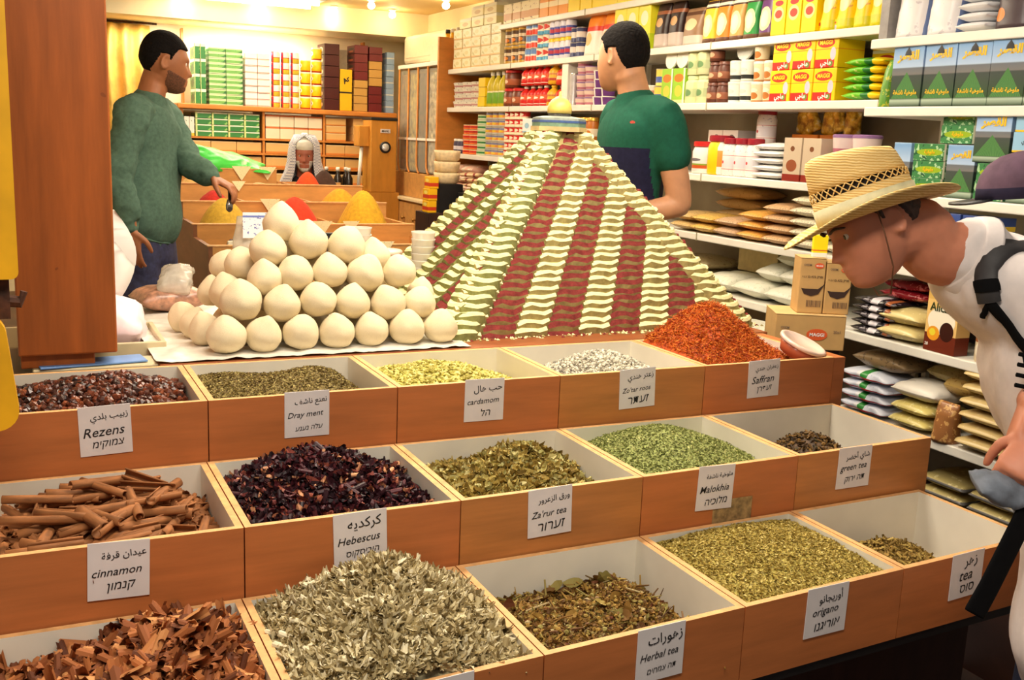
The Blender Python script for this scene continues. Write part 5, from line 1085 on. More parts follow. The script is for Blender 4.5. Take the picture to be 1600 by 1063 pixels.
row('S5', 3.08, 2.90, 1, 3, 'lie', .046, _mc['white_beans'], 'pulse_bag', 'whitish bag of pulses behind the straw hat', 'bag', d=.24, inset=.0)
PKB = c_('pink_film_bag', (226, 176, 150), [('y', .6, 1, (236, 220, 196))], [], (40, .62, (240, 226, 206)), .3)
row('S5', 6.90, 6.50, 2, 3, 'lie', .062, PKB, 'film_bag', 'pinkish white bag below the flat cans', 'bag', d=.25, inset=0)
row('S5', 6.48, 5.50, 5, 2, 'lie', .07, c_('dark_red_film_bag', (150, 60, 50), [], [], (40, .6, (200, 150, 120)), .3), 'film_bag', 'reddish bag left of the pyramid', 'bag', d=.25, inset=0)
# --- S6: white bags
RICE = c_('rice_bag', (226, 224, 206), [], [], (60, .62, (206, 206, 184)), .3)
row('S6', 3.86, 3.20, 3, 1, 'lie', .075, RICE, 'rice_bag', 'white bag of rice', 'bag', d=.28, inset=.01, gap=1.0)
row('S6', 3.52, 3.22, 2, 1, 'lie', .075, RICE, 'rice_bag', 'white bag of rice lying on the others', 'bag', d=.28, inset=.05, z0=.078, gap=1.0)
row('S6', 3.42, 3.28, 1, 1, 'lie', .06, RICE, 'rice_bag', 'topmost white bag of rice', 'bag', d=.24, inset=.07, z0=.155)
row('S6', 4.25, 3.92, 1, 2, 'side', .06, c_('dull_grain_bag', (176, 160, 120), [], [], (60, .6, (150, 130, 90)), .3), 'grain_bag', 'dull tan bag lying deep on the shelf', 'bag', d=.2, inset=.1)
row('S6', 3.88, 3.60, 1, 1, 'box', .14, plain('cream_block', (206, 190, 140), .5, .04), 'cream_carton', 'cream carton standing at the back of the shelf', 'carton', d=.1, inset=.24, z0=.08)
ZF = -.0
# a second low tier of white bags, standing on the plinth
ZS['T7'] = .535; SHN['T7'] = 'low ledge'
def XF(s): return 2.8 if s[0] == 'S' else 2.62 if s[0] == 'T' else 2.7
t = thing('low_ledge', 'low white ledge in front of the long shelves', 'shelf', (2.70, 3.35, 0))
MB().bbox(-.09, .095, -.46, .46, .50, .535, .003).build('shelf_board', WHITE, t)
MB().box(-.07, .09, -.45, .45, 0, .50).build('base', plain('dark_recess_wood', (44, 38, 34), .6, .1), t)
row('T7', 3.60, 2.95, 3, 2, 'lie', .062, RICE, 'rice_bag', 'white bag of rice in the low heap', 'bag', d=.15, inset=.012, gap=1.0)
o = MB().bbox(-.012, .012, -.075, .075, 0, .33, .002).build('green_sign', pack('green_picture_board', (46, 96, 50), [('y', .0, .28, (168, 192, 222)), ('y', .80, 1, (40, 44, 40))], [(.55, .5, .14, .5, (110, 160, 60))], (40, .6, (30, 66, 36))), None, False, (2.585, 3.58, .50)); tag(o, 'green picture board with a pale blue edge at the pyramid\'s right foot', 'board'); o.location = (2.55, 3.52, .50); o.rotation_euler = (0, 0, R(8))
b_ = thing('board_stand', 'dark crate under the green picture board', 'crate', (2.50, 3.50, 0)); MB().bbox(-.12, .08, -.14, .14, 0, .499, .004).build('body', DARKW, b_)
# --- near bay
row('N1', 2.755, 2.485, 2, 1, 'pouch', .20, c_('white_print_bag', (232, 228, 230), [('y', .0, .06, (110, 130, 176))], [(.5, .8, .1, .06, (120, 90, 60))], (30, .64, (206, 200, 206))), 'white_bag', 'large white printed bag', 'bag', d=.12, gap=.98)
row('N1', 2.80, 2.76, 1, 1, 'box', .2, plain('grey_bag', (150, 146, 144), .4, .06), 'grey_pack', 'grey pack at the left end', 'carton', d=.12)
row('N1', 2.485, 2.355, 1, 4, 'lie', .03, c_('silver_white_film', (232, 232, 234), []), 'white_bag', 'folded white bag in the stack', 'bag', d=.16)
row('N1', 2.35, 2.06, 2, 1, 'pouch', .17, c_('dark_coffee_bag', (70, 56, 62), [('z', .55, .75, (200, 190, 196))], [(.8, .25, .14, .12, (226, 130, 50))]), 'coffee_bag', 'dark grey coffee bag with an orange spot', 'bag', d=.10)
row('N2', 2.785, 2.735, 1, 1, 'pouch', .16, c_('green_seed_bag', (96, 150, 50), [], [], (60, .58, (190, 190, 60))), 'green_bag', 'green bag at the left end beside the pyramid boxes', 'bag', d=.1)
PYR = NT('pyramid_picture'); tc = PYR.n('ShaderNodeTexCoord'); sp = PYR.n('ShaderNodeSeparateXYZ'); PYR.l(tc.outputs['Generated'], sp.inputs[0]); gy, gz = sp.outputs[1], sp.outputs[2]
k = PYR.ramp(gz, [(.0, (40, 62, 40)), (.10, (176, 196, 176)), (.13, (56, 84, 56)), (.50, (70, 80, 78)), (.52, (120, 120, 120)), (.62, (110, 116, 124)), (.64, (176, 200, 230)), (.95, (130, 170, 216)), (1, (150, 186, 224))])
sl = PYR.math('SUBTRACT', .56, PYR.math('MULTIPLY', PYR.math('ABSOLUTE', PYR.math('SUBTRACT', gy, .5)), .95)); inside = PYR.math('MULTIPLY', PYR.math('LESS_THAN', gz, sl), PYR.math('GREATER_THAN', gz, .13))
wv = PYR.math('SINE', PYR.math('MULTIPLY', PYR.math('DIVIDE', PYR.math('SUBTRACT', gy, .5), PYR.math('SUBTRACT', .62, gz)), 60)); k = PYR.mix(inside, k, PYR.ramp(wv, [(0, (84, 136, 78)), (1, (62, 112, 68))]))
PYR.col(k); PYR = PYR.done(.25, 0, .5)
PG = plain('print_gold', (236, 190, 24), .4, .02); PB_ = plain('print_black', (30, 34, 44), .4, .02)
for i, (ya, yb) in enumerate([(2.722, 2.585), (2.583, 2.452), (2.450, 2.322), (2.320, 2.195), (2.193, 2.07)]):
    o = row('N2', ya, yb, 1, 1, 'box', .202, PYR, 'spice_box', f'tall blue box with a green pyramid picture, {ORD[i]} from left', 'box', d=.07, gap=.985, text=[(arabic('القصر'), 0, .80, .7, PG, .05), (arabic('ملوخية ناشفة'), 0, .22, .78, PG, .03)])[0]
    mb = MB(); mb.lathe([(.016, 0), (.012, .012), (.0, .026)], 8, sx=.05); mb.build('black_emblem', PB_, o, False, (-.0012, 0, .166))
GRL = c_('green_leaf_box', (64, 130, 76), [('y', .0, .06, (150, 150, 130))], [(.5, .5, .4, .2, (150, 180, 40))], [(46, .56, (170, 206, 160)), (60, .62, (30, 84, 54))])
row('N3', 2.59, 2.45, 1, 3, 'box', .056, GRL, 'green_box', 'flat green leaf patterned box in the left stack', 'box', d=.12, text=[(arabic('ملوخية'), 0, .5, .6, PG, .05)])
row('N3', 2.675, 2.595, 1, 1, 'box', .17, PYR, 'spice_box', 'blue pyramid box left of the green boxes', 'box', d=.07)
row('N3', 2.50, 2.36, 1, 2, 'box', .058, GRL, 'green_box', 'flat green leaf patterned box stacked high behind the hat', 'box', d=.12, z0=.170, inset=.03, text=[(arabic('ملوخية'), 0, .5, .6, PG, .05)])
row('N3', 2.445, 2.335, 1, 1, 'box', .168, PYR, 'spice_box', 'blue pyramid box under the high flat boxes', 'box', d=.07, text=[(arabic('القصر'), 0, .80, .7, PG, .05)])
row('N3', 2.33, 2.215, 1, 2, 'box', .057, GRL, 'green_box', 'flat green leaf patterned box right of the hat brim', 'box', d=.12, text=[(arabic('ملوخية'), 0, .5, .6, PG, .05)])
row('N3', 2.35, 2.215, 1, 1, 'box', .15, PYR, 'spice_box', 'blue pyramid box on the flat green boxes', 'box', d=.07, z0=.116, text=[(arabic('القصر'), 0, .80, .7, PG, .05)])
row('N3', 2.21, 2.09, 1, 2, 'box', .06, c_('pale_blue_box', (150, 196, 226), [('z', .0, .1, (236, 190, 40))], []), 'blue_box', 'pale blue flat box beside the cap', 'box', d=.12, z0=.15, text=[(arabic('زهر شاي'), 0, .5, .6, PB_, .02)])
row('N3', 2.21, 2.09, 1, 1, 'box', .149, PYR, 'spice_box', 'blue pyramid box under the pale blue boxes', 'box', d=.07)
ZS['N4'] = .985; SHN['N4'] = 'near bay\'s fourth shelf'
row('N4', 2.50, 2.22, 2, 1, 'box', .19, c_('dark_blue_box', (60, 84, 150), [('z', .78, .86, (236, 200, 60))], [(.5, .6, .2, .1, (50, 50, 60))]), 'blue_box', 'dark blue box just above the white collar', 'box', d=.08)
COF = c_('coffee_black', (34, 28, 32), [('y', .35, .55, (206, 200, 206)), ('y', .1, .2, (160, 90, 50))], [], (40, .6, (110, 104, 110)), .25)
row('N5', 2.80, 2.585, 1, 5, 'side', .026, COF, 'coffee_packet', 'black coffee packet in the pile under the man\'s chin', 'packet', d=.17, inset=.004)
row('N5', 2.73, 2.50, 1, 2, 'side', .034, c_('dark_red_packet', (126, 22, 32), [], [], (40, .62, (190, 90, 90)), .25), 'red_packet', 'dark red packet on top of the black packets', 'packet', d=.15, inset=.06, z0=.133)
row('N5', 2.50, 2.24, 1, 3, 'side', .06, c_('dark_packet', (40, 26, 30), []), 'dark_packet', 'dark packet behind the upright carton', 'packet', d=.14, inset=.20)
row('N5', 2.665, 2.468, 1, 2, 'lie', .054, c_('tan_powder_bag', (206, 188, 126), [], [], (50, .64, (226, 210, 160)), .3), 'powder_bag', 'tan bag beside the upright coffee carton', 'bag', d=.2, inset=-.0)
AL = c_('coffee_carton_art', (236, 196, 120), [('z', .86, 1, (224, 180, 96)), ('z', .0, .30, (112, 44, 26))], [(.5, .52, .44, .22, (250, 240, 216)), (.72, .30, .2, .12, (240, 160, 40)), (.75, .32, .1, .06, (240, 220, 60)), (.30, .36, .22, .16, (60, 26, 18))])
o = row('N5', 2.452, 2.315, 1, 1, 'box', .20, AL, 'coffee_carton', 'upright cream and brown coffee carton lettered Alicafé', 'carton', d=.06, inset=.006)[0]
lettering('Alicafé', o, (-.0012, .0, .147), .105, plain('print_dark_green', (52, 62, 30), .4, .02), .05, R(-90), 0, .02, 0)
lettering('20', o, (-.0012, .052, .022), .014, PW, .02, R(-90), 0, .02, 0)
lf = MB(); lf.add([(0, -.012, 0), (0, 0, .008), (0, .014, .004), (0, .002, -.006)], [(0, 1, 2, 3)]); lf.build('leaf_mark', plain('print_leaf', (120, 180, 30), .4, .02), o, False, (-.0013, -.002, .176))
t = thing('coffee_cup_pack', 'brown and white round coffee tin beside the coffee carton', 'tin', (2.76, 2.22, .7235), 0)
MB().lathe([(.05, 0), (.052, .005), (.052, .12), (.05, .125)], 22).build('body', c_('cup_picture', (216, 196, 160), [('z', .5, 1, (150, 90, 50))], [(.5, .3, .3, .2, (240, 230, 206))]), t, True); MB().lathe([(.054, .125), (.054, .14), (.05, .144)], 22).build('lid', plain('brown_lid', (110, 66, 40), .4, .05), t, True)
row('N5', 2.15, 1.75, 2, 1, 'lie', .08, c_('white_tin_bag', (226, 218, 196), [('y', .3, .6, (150, 110, 70))]), 'coffee_bag', 'white and brown bag lying near the black net', 'bag', d=.2)
WGR = c_('white_green_red_bag', (216, 222, 236), [('y', .42, .55, (50, 140, 60)), ('y', .55, .62, (236, 236, 240)), ('z', .30, .42, (196, 50, 60))], [], (50, .66, (190, 200, 226)), .3)
row('N6', 2.815, 2.57, 1, 4, 'side', .038, WGR, 'sugar_bag', 'white bag with green and red stripes in the stack', 'bag', d=.17, inset=.0)
row('N6', 2.80, 2.53, 1, 1, 'side', .06, c_('brown_grain_bag', (136, 112, 78), [], [], (70, .6, (96, 76, 50)), .3), 'grain_bag', 'dark tan bag lying on the striped bags', 'bag', d=.19, inset=.03, z0=.158)
row('N6', 2.56, 2.38, 1, 2, 'lie', .046, c_('yellow_pasta_small', (214, 196, 116), [], [], (60, .6, (236, 224, 160)), .3), 'pasta_bag', 'pale yellow bag beside the striped bags', 'bag', d=.2, inset=-.006)
row('N6', 2.57, 2.36, 1, 1, 'lie', .06, c_('white_text_bag', (232, 226, 214), [('z', .55, .9, (222, 216, 204))], []), 'flour_bag', 'white bag with faint green writing', 'bag', d=.22, inset=.0, z0=.098)
row('N6', 2.50, 2.30, 1, 1, 'lie', .065, c_('olive_bag', (166, 148, 90), [], [], (70, .6, (140, 122, 70)), .3), 'grain_bag', 'olive tan bag lying at the top of the pile', 'bag', d=.2, inset=.08, z0=.163)
row('N6', 2.375, 2.285, 1, 1, 'pouch', .13, c_('brown_nut_bag', (156, 104, 60), [], [], (50, .58, (206, 160, 96)), .3), 'nut_bag', 'brown bag standing at the front of the shelf', 'bag', d=.08, inset=-.01)
row('N6', 2.40, 2.28, 1, 1, 'lie', .07, c_('yellow_nut_bag', (196, 162, 90), [], [], (60, .6, (166, 126, 60)), .3), 'nut_bag', 'round tan bag resting above the brown standing bag', 'bag', d=.16, inset=.06, z0=.135)
row('N6', 2.275, 2.06, 1, 6, 'lie', .044, c_('tan_flour_bag', (206, 180, 120), [], [], (40, .64, (220, 198, 146)), .3), 'flour_bag', 'plump tan bag in the stack of six', 'bag', d=.24, inset=-.012)
row('N6', 2.055, 1.85, 1, 5, 'lie', .044, _mc['tan_flour_bag'], 'flour_bag', 'plump tan bag in the stack behind the hands', 'bag', d=.24, inset=-.006)
row('N7', 2.45, 2.05, 2, 4, 'lie', .045, c_('mixed_film_bag', (190, 172, 110), [('z', .4, .6, (110, 106, 104))], [], (40, .6, (220, 206, 150)), .3), 'floor_bag', 'yellow and grey bag in the pile', 'bag', d=.24, inset=.05)

# brown cartons standing in the aisle between stall and shelves
plain('print_grey_brown', (130, 106, 84), .6, .02)
CB = plain('brown_cardboard', (196, 156, 96), .75, .05, 10); BRN = plain('print_brown', (56, 36, 28), .6, .02); OV = plain('print_orange', (222, 92, 40), .5, .02)
def carton(name, label, x, y, z, w_, d, h, rz, upright):
    t = thing(name, label, 'carton', (x, y, z), rz, 'brown cardboard cartons in the aisle')
    b0 = MB().bbox(-w_/2, w_/2, 0, d, 0, h, .003).build('body', CB, t)
    MB().box(-w_/2-.001, w_/2+.001, -.001, d+.001, h, h+.0015).build('top_flap', plain('pale_cardboard', (214, 178, 118), .75, .04, 10), t)
    el = MB(); n = 22; el.add([(math.cos(2*math.pi*q/n)*.5, 0, math.sin(2*math.pi*q/n)*.5) for q in range(n)], [tuple(range(n))]); 
    e = el.build('oval_mark', OV, b0, False, (w_*.24 if upright else w_*.10, -.0012, h*.87 if upright else h*.45)); e.scale = (w_*(.36 if upright else .30), 1, h*(.10 if upright else .34))
    lettering('MAGGI', b0, (e.location.x, -.0018, e.location.z), e.scale.x*.7, PW if upright else PW, None, 0, 0, .03, 0)
    if upright:
        lettering('OSEM', b0, (-w_*.22, -.0014, h*.88), w_*.3, plain('print_grey_brown', (130, 106, 84), .6, .02), None, 0, 0, .02, 0)
        lettering(hebrew('מרק בטעם עוף'), b0, (0, -.0014, h*.66), w_*.80, BRN, None, 0, 0, .02, 0)
        bw = MB(); pts = [(-.032, .0), (-.022, -.018), (0, -.025), (.022, -.018), (.032, 0), (.044, .022), (.034, .010), (.02, -.002), (-.02, -.002)]; bw.add([(p[0], 0, p[1]) for p in pts], [tuple(range(len(pts)))]); bw.build('bowl_mark', BRN, b0, False, (0, -.0014, h*.46))
        for q in range(10): MB().box(-.012+q*.0045, -.012+q*.0045+(.0018 if q % 3 else .003), -.0013, -.0003, h*.12, h*.24).build('bar_mark', plain('print_barcode', (120, 92, 66), .6, .02), b0)
    else:
        lettering('OSEM', b0, (-w_*.36, -.0014, h*.62), w_*.12, _mc['print_grey_brown'], None, 0, 0, .02, 0); lettering('20x1', b0, (w_*.38, -.0014, h*.55), w_*.1, _mc['print_grey_brown'], None, 0, 0, .02, 0)
    return t
# little display stand in the aisle left of the pyramid
t = thing('display_stand', 'small dark stand with baskets between the counter and the pyramid', 'stand', (2.50, 6.24, 0)); MB().bbox(-.14, .14, -.12, .12, 0, .865, .004).build('body', DARKW, t)
o = MB().bbox(-.075, .085, -.07, .09, 0, .18, .003).build('black_box', BLACK, None, False, (2.525, 6.24, .8655)); tag(o, 'black box under the cream baskets on the small stand', 'box')
BSK = plain('cream_basket', (234, 212, 168), .7, .08, 40, bump=.3)
for k in range(3):
    o = MB().lathe([(.062, 0), (.078, .012), (.084, .05), (.086, .068), (.079, .068), (.072, .02), (0, .012)], 24, close=False).build('basket', BSK, None, True, (2.525, 6.245, 1.047+.070*k)); tag(o, f'round cream basket, {("lowest", "middle", "topmost")[k]} of the stack on the black box', 'basket', 'cream baskets on the small stand')
YP = c_('yellow_red_packet', (242, 186, 20), [('z', .2, .5, (206, 60, 30))], [(.5, .7, .3, .14, (246, 226, 120))])
for k, (x, z) in enumerate([(2.39, 0), (2.39, .075), (2.395, .15)]):
    o = MB().bbox(-.03, .03, -.05, .05, 0, .074, .004).build('yellow_packet', YP, None, False, (x+.003*k, 6.19, .866+z)); tag(o, f'yellow and red packet, {("lowest", "middle", "topmost")[k]} of the column beside the black box', 'packet', 'yellow packets on the small stand')
t = thing('brown_case', 'brown case standing behind the pyramid\'s left slope', 'case', (2.62, 6.02, 0)); MB().bbox(-.07, .09, -.10, .08, 0, .98, .004).build('body', plain('brown_case_board', (112, 76, 50), .6, .06, 6), t); MB().bbox(-.075, .095, -.105, .085, .98, 1.0, .003).build('lid', BLACK, t)
for k in range(4):
    o = link('paper_packet', m_lie(.13, .12, .03, c_('striped_paper_packet', (226, 196, 150), [('y', .2, .3, (150, 60, 50)), ('y', .6, .7, (150, 60, 50))]), k), None, (2.58, 6.02, 1.001+.032*k), (0, 0, .3*k)); tag(o, f'striped paper packet on the brown case, {ORD[k]} from the bottom', 'packet', 'striped packets on the brown case')
RZ = R(-29)
t = thing('carton_stack_base', 'dark crates under the brown cartons in the aisle', 'crate', (2.25, 2.56, 0), RZ); MB().bbox(-.13, .13, -.09, .15, 0, .745, .004).build('body', DARKW, t)
carton('brown_carton', 'brown cardboard carton lying flat under the two upright ones', 2.215, 2.445, .746, .215, .17, .108, RZ, False)
ux, uy = math.cos(RZ), math.sin(RZ)
carton('brown_carton', 'left upright brown carton with a bowl mark', 2.228, 2.472, .856, .078, .10, .172, RZ, True)
carton('brown_carton', 'right upright brown carton with a bowl mark', 2.228+.081*ux, 2.472+.081*uy, .856, .078, .10, .160, RZ, True)
o = MB().bbox(-.022, .022, -.012, .012, 0, .068, .001).build('small_yellow_box', c_('yellow_white_box', (250, 226, 20), [('z', .0, .2, (240, 236, 226)), ('z', .28, .34, (226, 110, 40))]), None, False, (2.262, 2.49, 1.0302), (0, 0, RZ)); tag(o, 'small yellow box standing on the left upright carton', 'box')

# ---------------------------------------------------------------- people
def remesh(mb, voxel, smooth=2, fac=.5):
    me = bpy.data.meshes.new('tmp'); me.from_pydata(mb.v, [], mb.f); bm = bmesh.new(); bm.from_mesh(me); bmesh.ops.recalc_face_normals(bm, faces=bm.faces); bm.to_mesh(me); bm.free()
    o = bpy.data.objects.new('tmp', me); COL.objects.link(o)
    m_ = o.modifiers.new('r', 'REMESH'); m_.mode = 'VOXEL'; m_.voxel_size = voxel; m_.use_smooth_shade = True
    if smooth: s_ = o.modifiers.new('s', 'SMOOTH'); s_.iterations = smooth; s_.factor = fac
    bpy.context.view_layer.update(); r = bpy.data.meshes.new_from_object(o.evaluated_get(bpy.context.evaluated_depsgraph_get()))
    bpy.data.objects.remove(o); bpy.data.meshes.remove(me)
    r.polygons.foreach_set('use_smooth', [True]*len(r.polygons)); return r
def fold(me, amp, scale, seed=0, stretch=(1, 1, 1)):
    n = [v.normal.copy() for v in me.vertices]
    for v, k in zip(me.vertices, n):
        p = Vector((v.co.x*stretch[0], v.co.y*stretch[1], v.co.z*stretch[2]))*scale
        v.co += k*amp*(noise.noise(p+Vector((seed, 0, 0)))+.5*noise.noise(p*2.1+Vector((0, seed, 0))))
    me.update()
def skin_mat(name, c, red=(190, 100, 80)):
    t = NT(name); f = t.noise(14, 3); g = t.noise(60, 2)
    k = t.ramp(f, [(.3, tuple(x*.93 for x in c)), (.7, tuple(min(255, x*1.05) for x in c))]); k = t.mix(t.math('MULTIPLY', g, .12), k, lin(red)); t.col(k)
    t.b.inputs['Subsurface Weight'].default_value = .08; t.b.inputs['Subsurface Radius'].default_value = (.01, .004, .002); return t.done(.48, 0, .4)
def frame(F, U):
    F = Vector(F).normalized(); U = Vector(U); U = (U-F*U.dot(F)).normalized(); Sx = F.cross(U); return Sx, F, U
def head_pt(d, infl=0.0):
    """unit direction (x right, y forward, z up) -> point on a head 0.24 m tall"""
    x = math.copysign(abs(d[0])**.92, d[0])*.076; y = math.copysign(abs(d[1])**.92, d[1])*.097; z = math.copysign(abs(d[2])**.95, d[2])*.120
    q = z/.12
    if q < 0:
        t = -q; x *= 1-.34*t**1.5; y += .046*t**1.7
        if y < 0: y *= 1-.30*t
        if y > .03 and t > .6: y = max(y, .03+(y-.03)*.96)
    if q > .2: y -= .012*(q-.2)
    if y > .02:
        k = min(1, (y-.02)/.03)
        br = .0055*math.exp(-((z-.026)/.011)**2)*math.exp(-(x/.05)**2)
        ey = -.0105*(math.exp(-((abs(x)-.031)/.016)**2))*math.exp(-((z-.006)/.012)**2)
        w_ = .0105 if z > -.022 else .0135
        pr = 0
        if -.046 < z < .018: pr = .027*((.018-z)/.052)**1.15 if z > -.034 else .027*max(0, (z+.046)/.012)
        no = pr*math.exp(-(x/w_)**2)
        li = .0065*math.exp(-(x/.021)**2)*(math.exp(-((z+.060)/.0062)**2)+math.exp(-((z+.074)/.007)**2))-.003*math.exp(-(x/.02)**2)*math.exp(-((z+.067)/.003)**2)
        ch = .0075*math.exp(-((z+.101)/.014)**2)*math.exp(-(x/.024)**2)
        chk = .004*math.exp(-((abs(x)-.042)/.02)**2)*math.exp(-((z+.022)/.02)**2)
        y += k*(br+ey+no+li+ch+chk)
    v = Vector((x, y, z))
    if infl: v += Vector(d).normalized()*infl
    return v
def add_head(mb, c, fr, sc=1.0):
    Sx, F, U = fr; c = Vector(c); nu, nv = 64, 56; vs = []; fs = []
    def W(p): return tuple(c+(Sx*p.x+F*p.y+U*p.z)*sc)
    for i in range(nv+1):
        th = math.pi*(i/nv)
        for k in range(nu):
            ph = 2*math.pi*k/nu; vs.append(W(head_pt((math.sin(th)*math.cos(ph), math.sin(th)*math.sin(ph), math.cos(th)))))
    for i in range(nv):
        for k in range(nu): fs.append((i*nu+k, (i+1)*nu+k, (i+1)*nu+(k+1) % nu, i*nu+(k+1) % nu))
    mb.add(vs, fs)
    for s in (-1, 1):                                   # ears, each with a hollow
        bm = bmesh.new(); bmesh.ops.create_uvsphere(bm, u_segments=16, v_segments=12, radius=1)
        for v in bm.verts:
            p = v.co; q = Vector((p.x*.0105, p.y*.0195, p.z*.033)); 
            if p.x*s > 0 and (p.y*.9)**2+(p.z)**2 < .45: q.x -= s*.007
            q.y -= .25*q.z*-1*.0; q = Matrix.Rotation(R(-12), 3, 'X') @ q; q = Matrix.Rotation(R(22*s), 3, 'Z') @ q
            v.co = q+Vector((s*.0775, -.010, -.004))
        bm.verts.index_update(); mb.add([W(v.co) for v in bm.verts], [[v.index for v in f.verts] for f in bm.faces]); bm.free()
def hair_cap(c, fr, mask, thick, mat, parent, name='hair', sc=1.0, rough=.0, taper=True):
    """shell over the skull where mask(x, y, z) holds; it tucks under the skin at its rim"""
    Sx, F, U = fr; c = Vector(c); nu, nv = 150, 120; mb = MB(); idx = {}
    def D(i, k): th = math.pi*i/nv; ph = 2*math.pi*k/nu; return (math.sin(th)*math.cos(ph), math.sin(th)*math.sin(ph), math.cos(th))
    inn = [[mask(head_pt(D(i, k))) for k in range(nu)] for i in range(nv+1)]
    vs = []
    for i in range(nv+1):
        for k in range(nu):
            d = D(i, k); ok = inn[i][k]; edge = ok and all(inn[min(max(i+a, 0), nv)][(k+b) % nu] for a in (-1, 0, 1) for b in (-1, 0, 1))
            z_ = head_pt(d).z; tp = (.22+.78*min(1, max(0, (z_+.045)/.075))) if taper else 1
            p = head_pt(d, thick*tp*(1+rough*noise.noise(Vector(d)*14)) if edge else -.0015)
            vs.append(tuple(c+(Sx*p.x+F*p.y+U*p.z)*sc))
    fs = []
    for i in range(nv):
        for k in range(nu):
            q = [(i, k), (i+1, k), (i+1, (k+1) % nu), (i, (k+1) % nu)]
            if sum(inn[a][b] for a, b in q) >= 3: fs.append([a*nu+b for a, b in q])
    used = sorted({a for f in fs for a in f}); mp = {a: n for n, a in enumerate(used)}
    mb.add([vs[a] for a in used], [[mp[a] for a in f] for f in fs]); return mb.build(name, mat, parent, True)
def eyes(c, fr, parent, sc=1.0):
    Sx, F, U = fr; c = Vector(c)
    for s in (-1, 1):
        p = c+(Sx*.031*s+F*(.0770)+U*.006)*sc; mb = MB(); bm = bmesh.new(); bmesh.ops.create_uvsphere(bm, u_segments=14, v_segments=10, radius=.0098*sc); bm.verts.index_update()
        f_ = [[v.index for v in q.verts] for q in bm.faces]; mi = []
        for q in bm.faces: mi.append(1 if q.calc_center_median().normalized().z > .80 else 0)
        Rm = Matrix((Sx, U*-1, F)).transposed(); mb.add([tuple(p+Rm @ v.co) for v in bm.verts], f_, mi); bm.free(); mb.build('eye', [plain('eye_white', (222, 214, 204), .3, .02), plain('iris_dark', (44, 28, 20), .2, .05)], parent, True)
def add_hand(mb, wrist, dirv, palm, thumb_side, curl=.35, spread=.10, sc=1.0, grip=False):
    """palm plus five fingers; dirv from wrist to knuckles, palm = normal the fingers curl towards, thumb_side = side the thumb leaves from"""
    w = Vector(wrist); d = Vector(dirv).normalized(); n = Vector(palm); n = (n-d*n.dot(d)).normalized(); t = Vector(thumb_side); t = (t-d*t.dot(d)-n*t.dot(n)).normalized()
    mb.limb([(w-d*.03*sc, .024*sc, .019*sc), (w+d*.012*sc, .027*sc, .017*sc), (w+d*.05*sc, .040*sc, .0155*sc), (w+d*.085*sc, .042*sc, .013*sc), (w+d*.098*sc, .038*sc, .010*sc)], t, 14, 3)
    for k, (o_, L, r) in enumerate([(.030, .072, .0094), (.0105, .081, .0096), (-.0095, .075, .0092), (-.0285, .058, .0082)]):
        b = w+d*.090*sc+t*o_*sc; dd = (d+t*(spread*(1.5-k)*.55)).normalized(); pts = [(b-dd*.02*sc, r*sc, r*sc)]; p = b; a = 0; cl = curl*(1+.12*k)
        for j, fr_ in enumerate((.46, .31, .23)):
            a += cl*(1.0 if j == 0 else 1.25); q = (dd*math.cos(a)+n*math.sin(a)); p2 = p+q*L*fr_*sc
            pts.append((p+q*.002, r*sc*(1.04-.08*j), r*sc*(1.0-.08*j))); p = p2
        pts.append((p, r*.80*sc, r*.76*sc)); mb.limb(pts, t, 10, 3)
    b = w+d*.022*sc+t*.026*sc; q1 = (d*.62+t*.70+n*.30).normalized(); q2 = (d*.86+t*.30+n*(.36+curl*.4)).normalized(); q3 = (d*.92+t*.05+n*(.4+curl*.7)).normalized()
    p1 = b+q1*.036*sc; p2 = p1+q2*.032*sc; p3 = p2+q3*.026*sc; mb.limb([(b-q1*.014*sc, .014*sc, .013*sc), (p1, .0122*sc, .0118*sc), (p2, .0108*sc, .0104*sc), (p3, .0086*sc, .0082*sc)], n, 10, 3)
def person(name, label, loc):
    return thing(name, label, 'person', loc)
def place(me, name, mats, root):
    """mesh built in world space -> child of root"""
    L_ = Vector(root.location)
    for v in me.vertices: v.co -= L_
    me.materials.clear()
    for mm in (mats if isinstance(mats, list) else [mats]): me.materials.append(mm)
    return link(name, me, root)
def shift(o, root): 
    o.data.transform(Matrix.Translation(-Vector(root.location)))
HAIRB = plain('black_hair', (20, 17, 17), .9, .3, 120, bump=.6, spec=.12); HAIRD = plain('dark_brown_hair', (58, 36, 24), .6, .3, 90, bump=.4)
CRM = Vector((.902, -.43, 0)).normalized(); CAW = Vector((.43, .902, 0)).normalized(); UP = Vector((0, 0, 1))   # right and away as seen from the street

# ---- man in the green sweater
SK1 = skin_mat('brown_skin', (164, 106, 70)); G = person('person', 'person in a dark green sweater and jeans reaching over the spice island', (.53, 4.68, 0))
H1 = Vector((.618, 4.785, 1.612)); F1 = CRM*.86+CAW*.48-UP*.16; fr1 = frame(F1, UP+F1*.12)
SH1 = (CRM*-.10-CAW*.99).normalized()            # towards his right shoulder (near the street)
sk = MB(); add_head(sk, H1, fr1, 1.03)
nb = Vector((.552, 4.775, 1.425)); sk.limb([(H1-fr1[1]*.030-UP*.06, .056, .060), (H1*.5+nb*.5-CRM*.014+UP*.0, .053, .056), (nb, .066, .066), (nb-UP*.06, .10, .075)], SH1, 18)
hips = Vector((.505, 4.665, .88)); chest = Vector((.545, 4.755, 1.28))
sk.limb([(nb-UP*.04, .11, .07), (chest, .15, .10), (hips*.5+chest*.5, .13, .09), (hips, .14, .10)], SH1, 18)
rs = Vector((.462, 4.580, 1.385)); re = Vector((.392, 4.500, 1.140)); rw = Vector((.432, 4.445, .930))
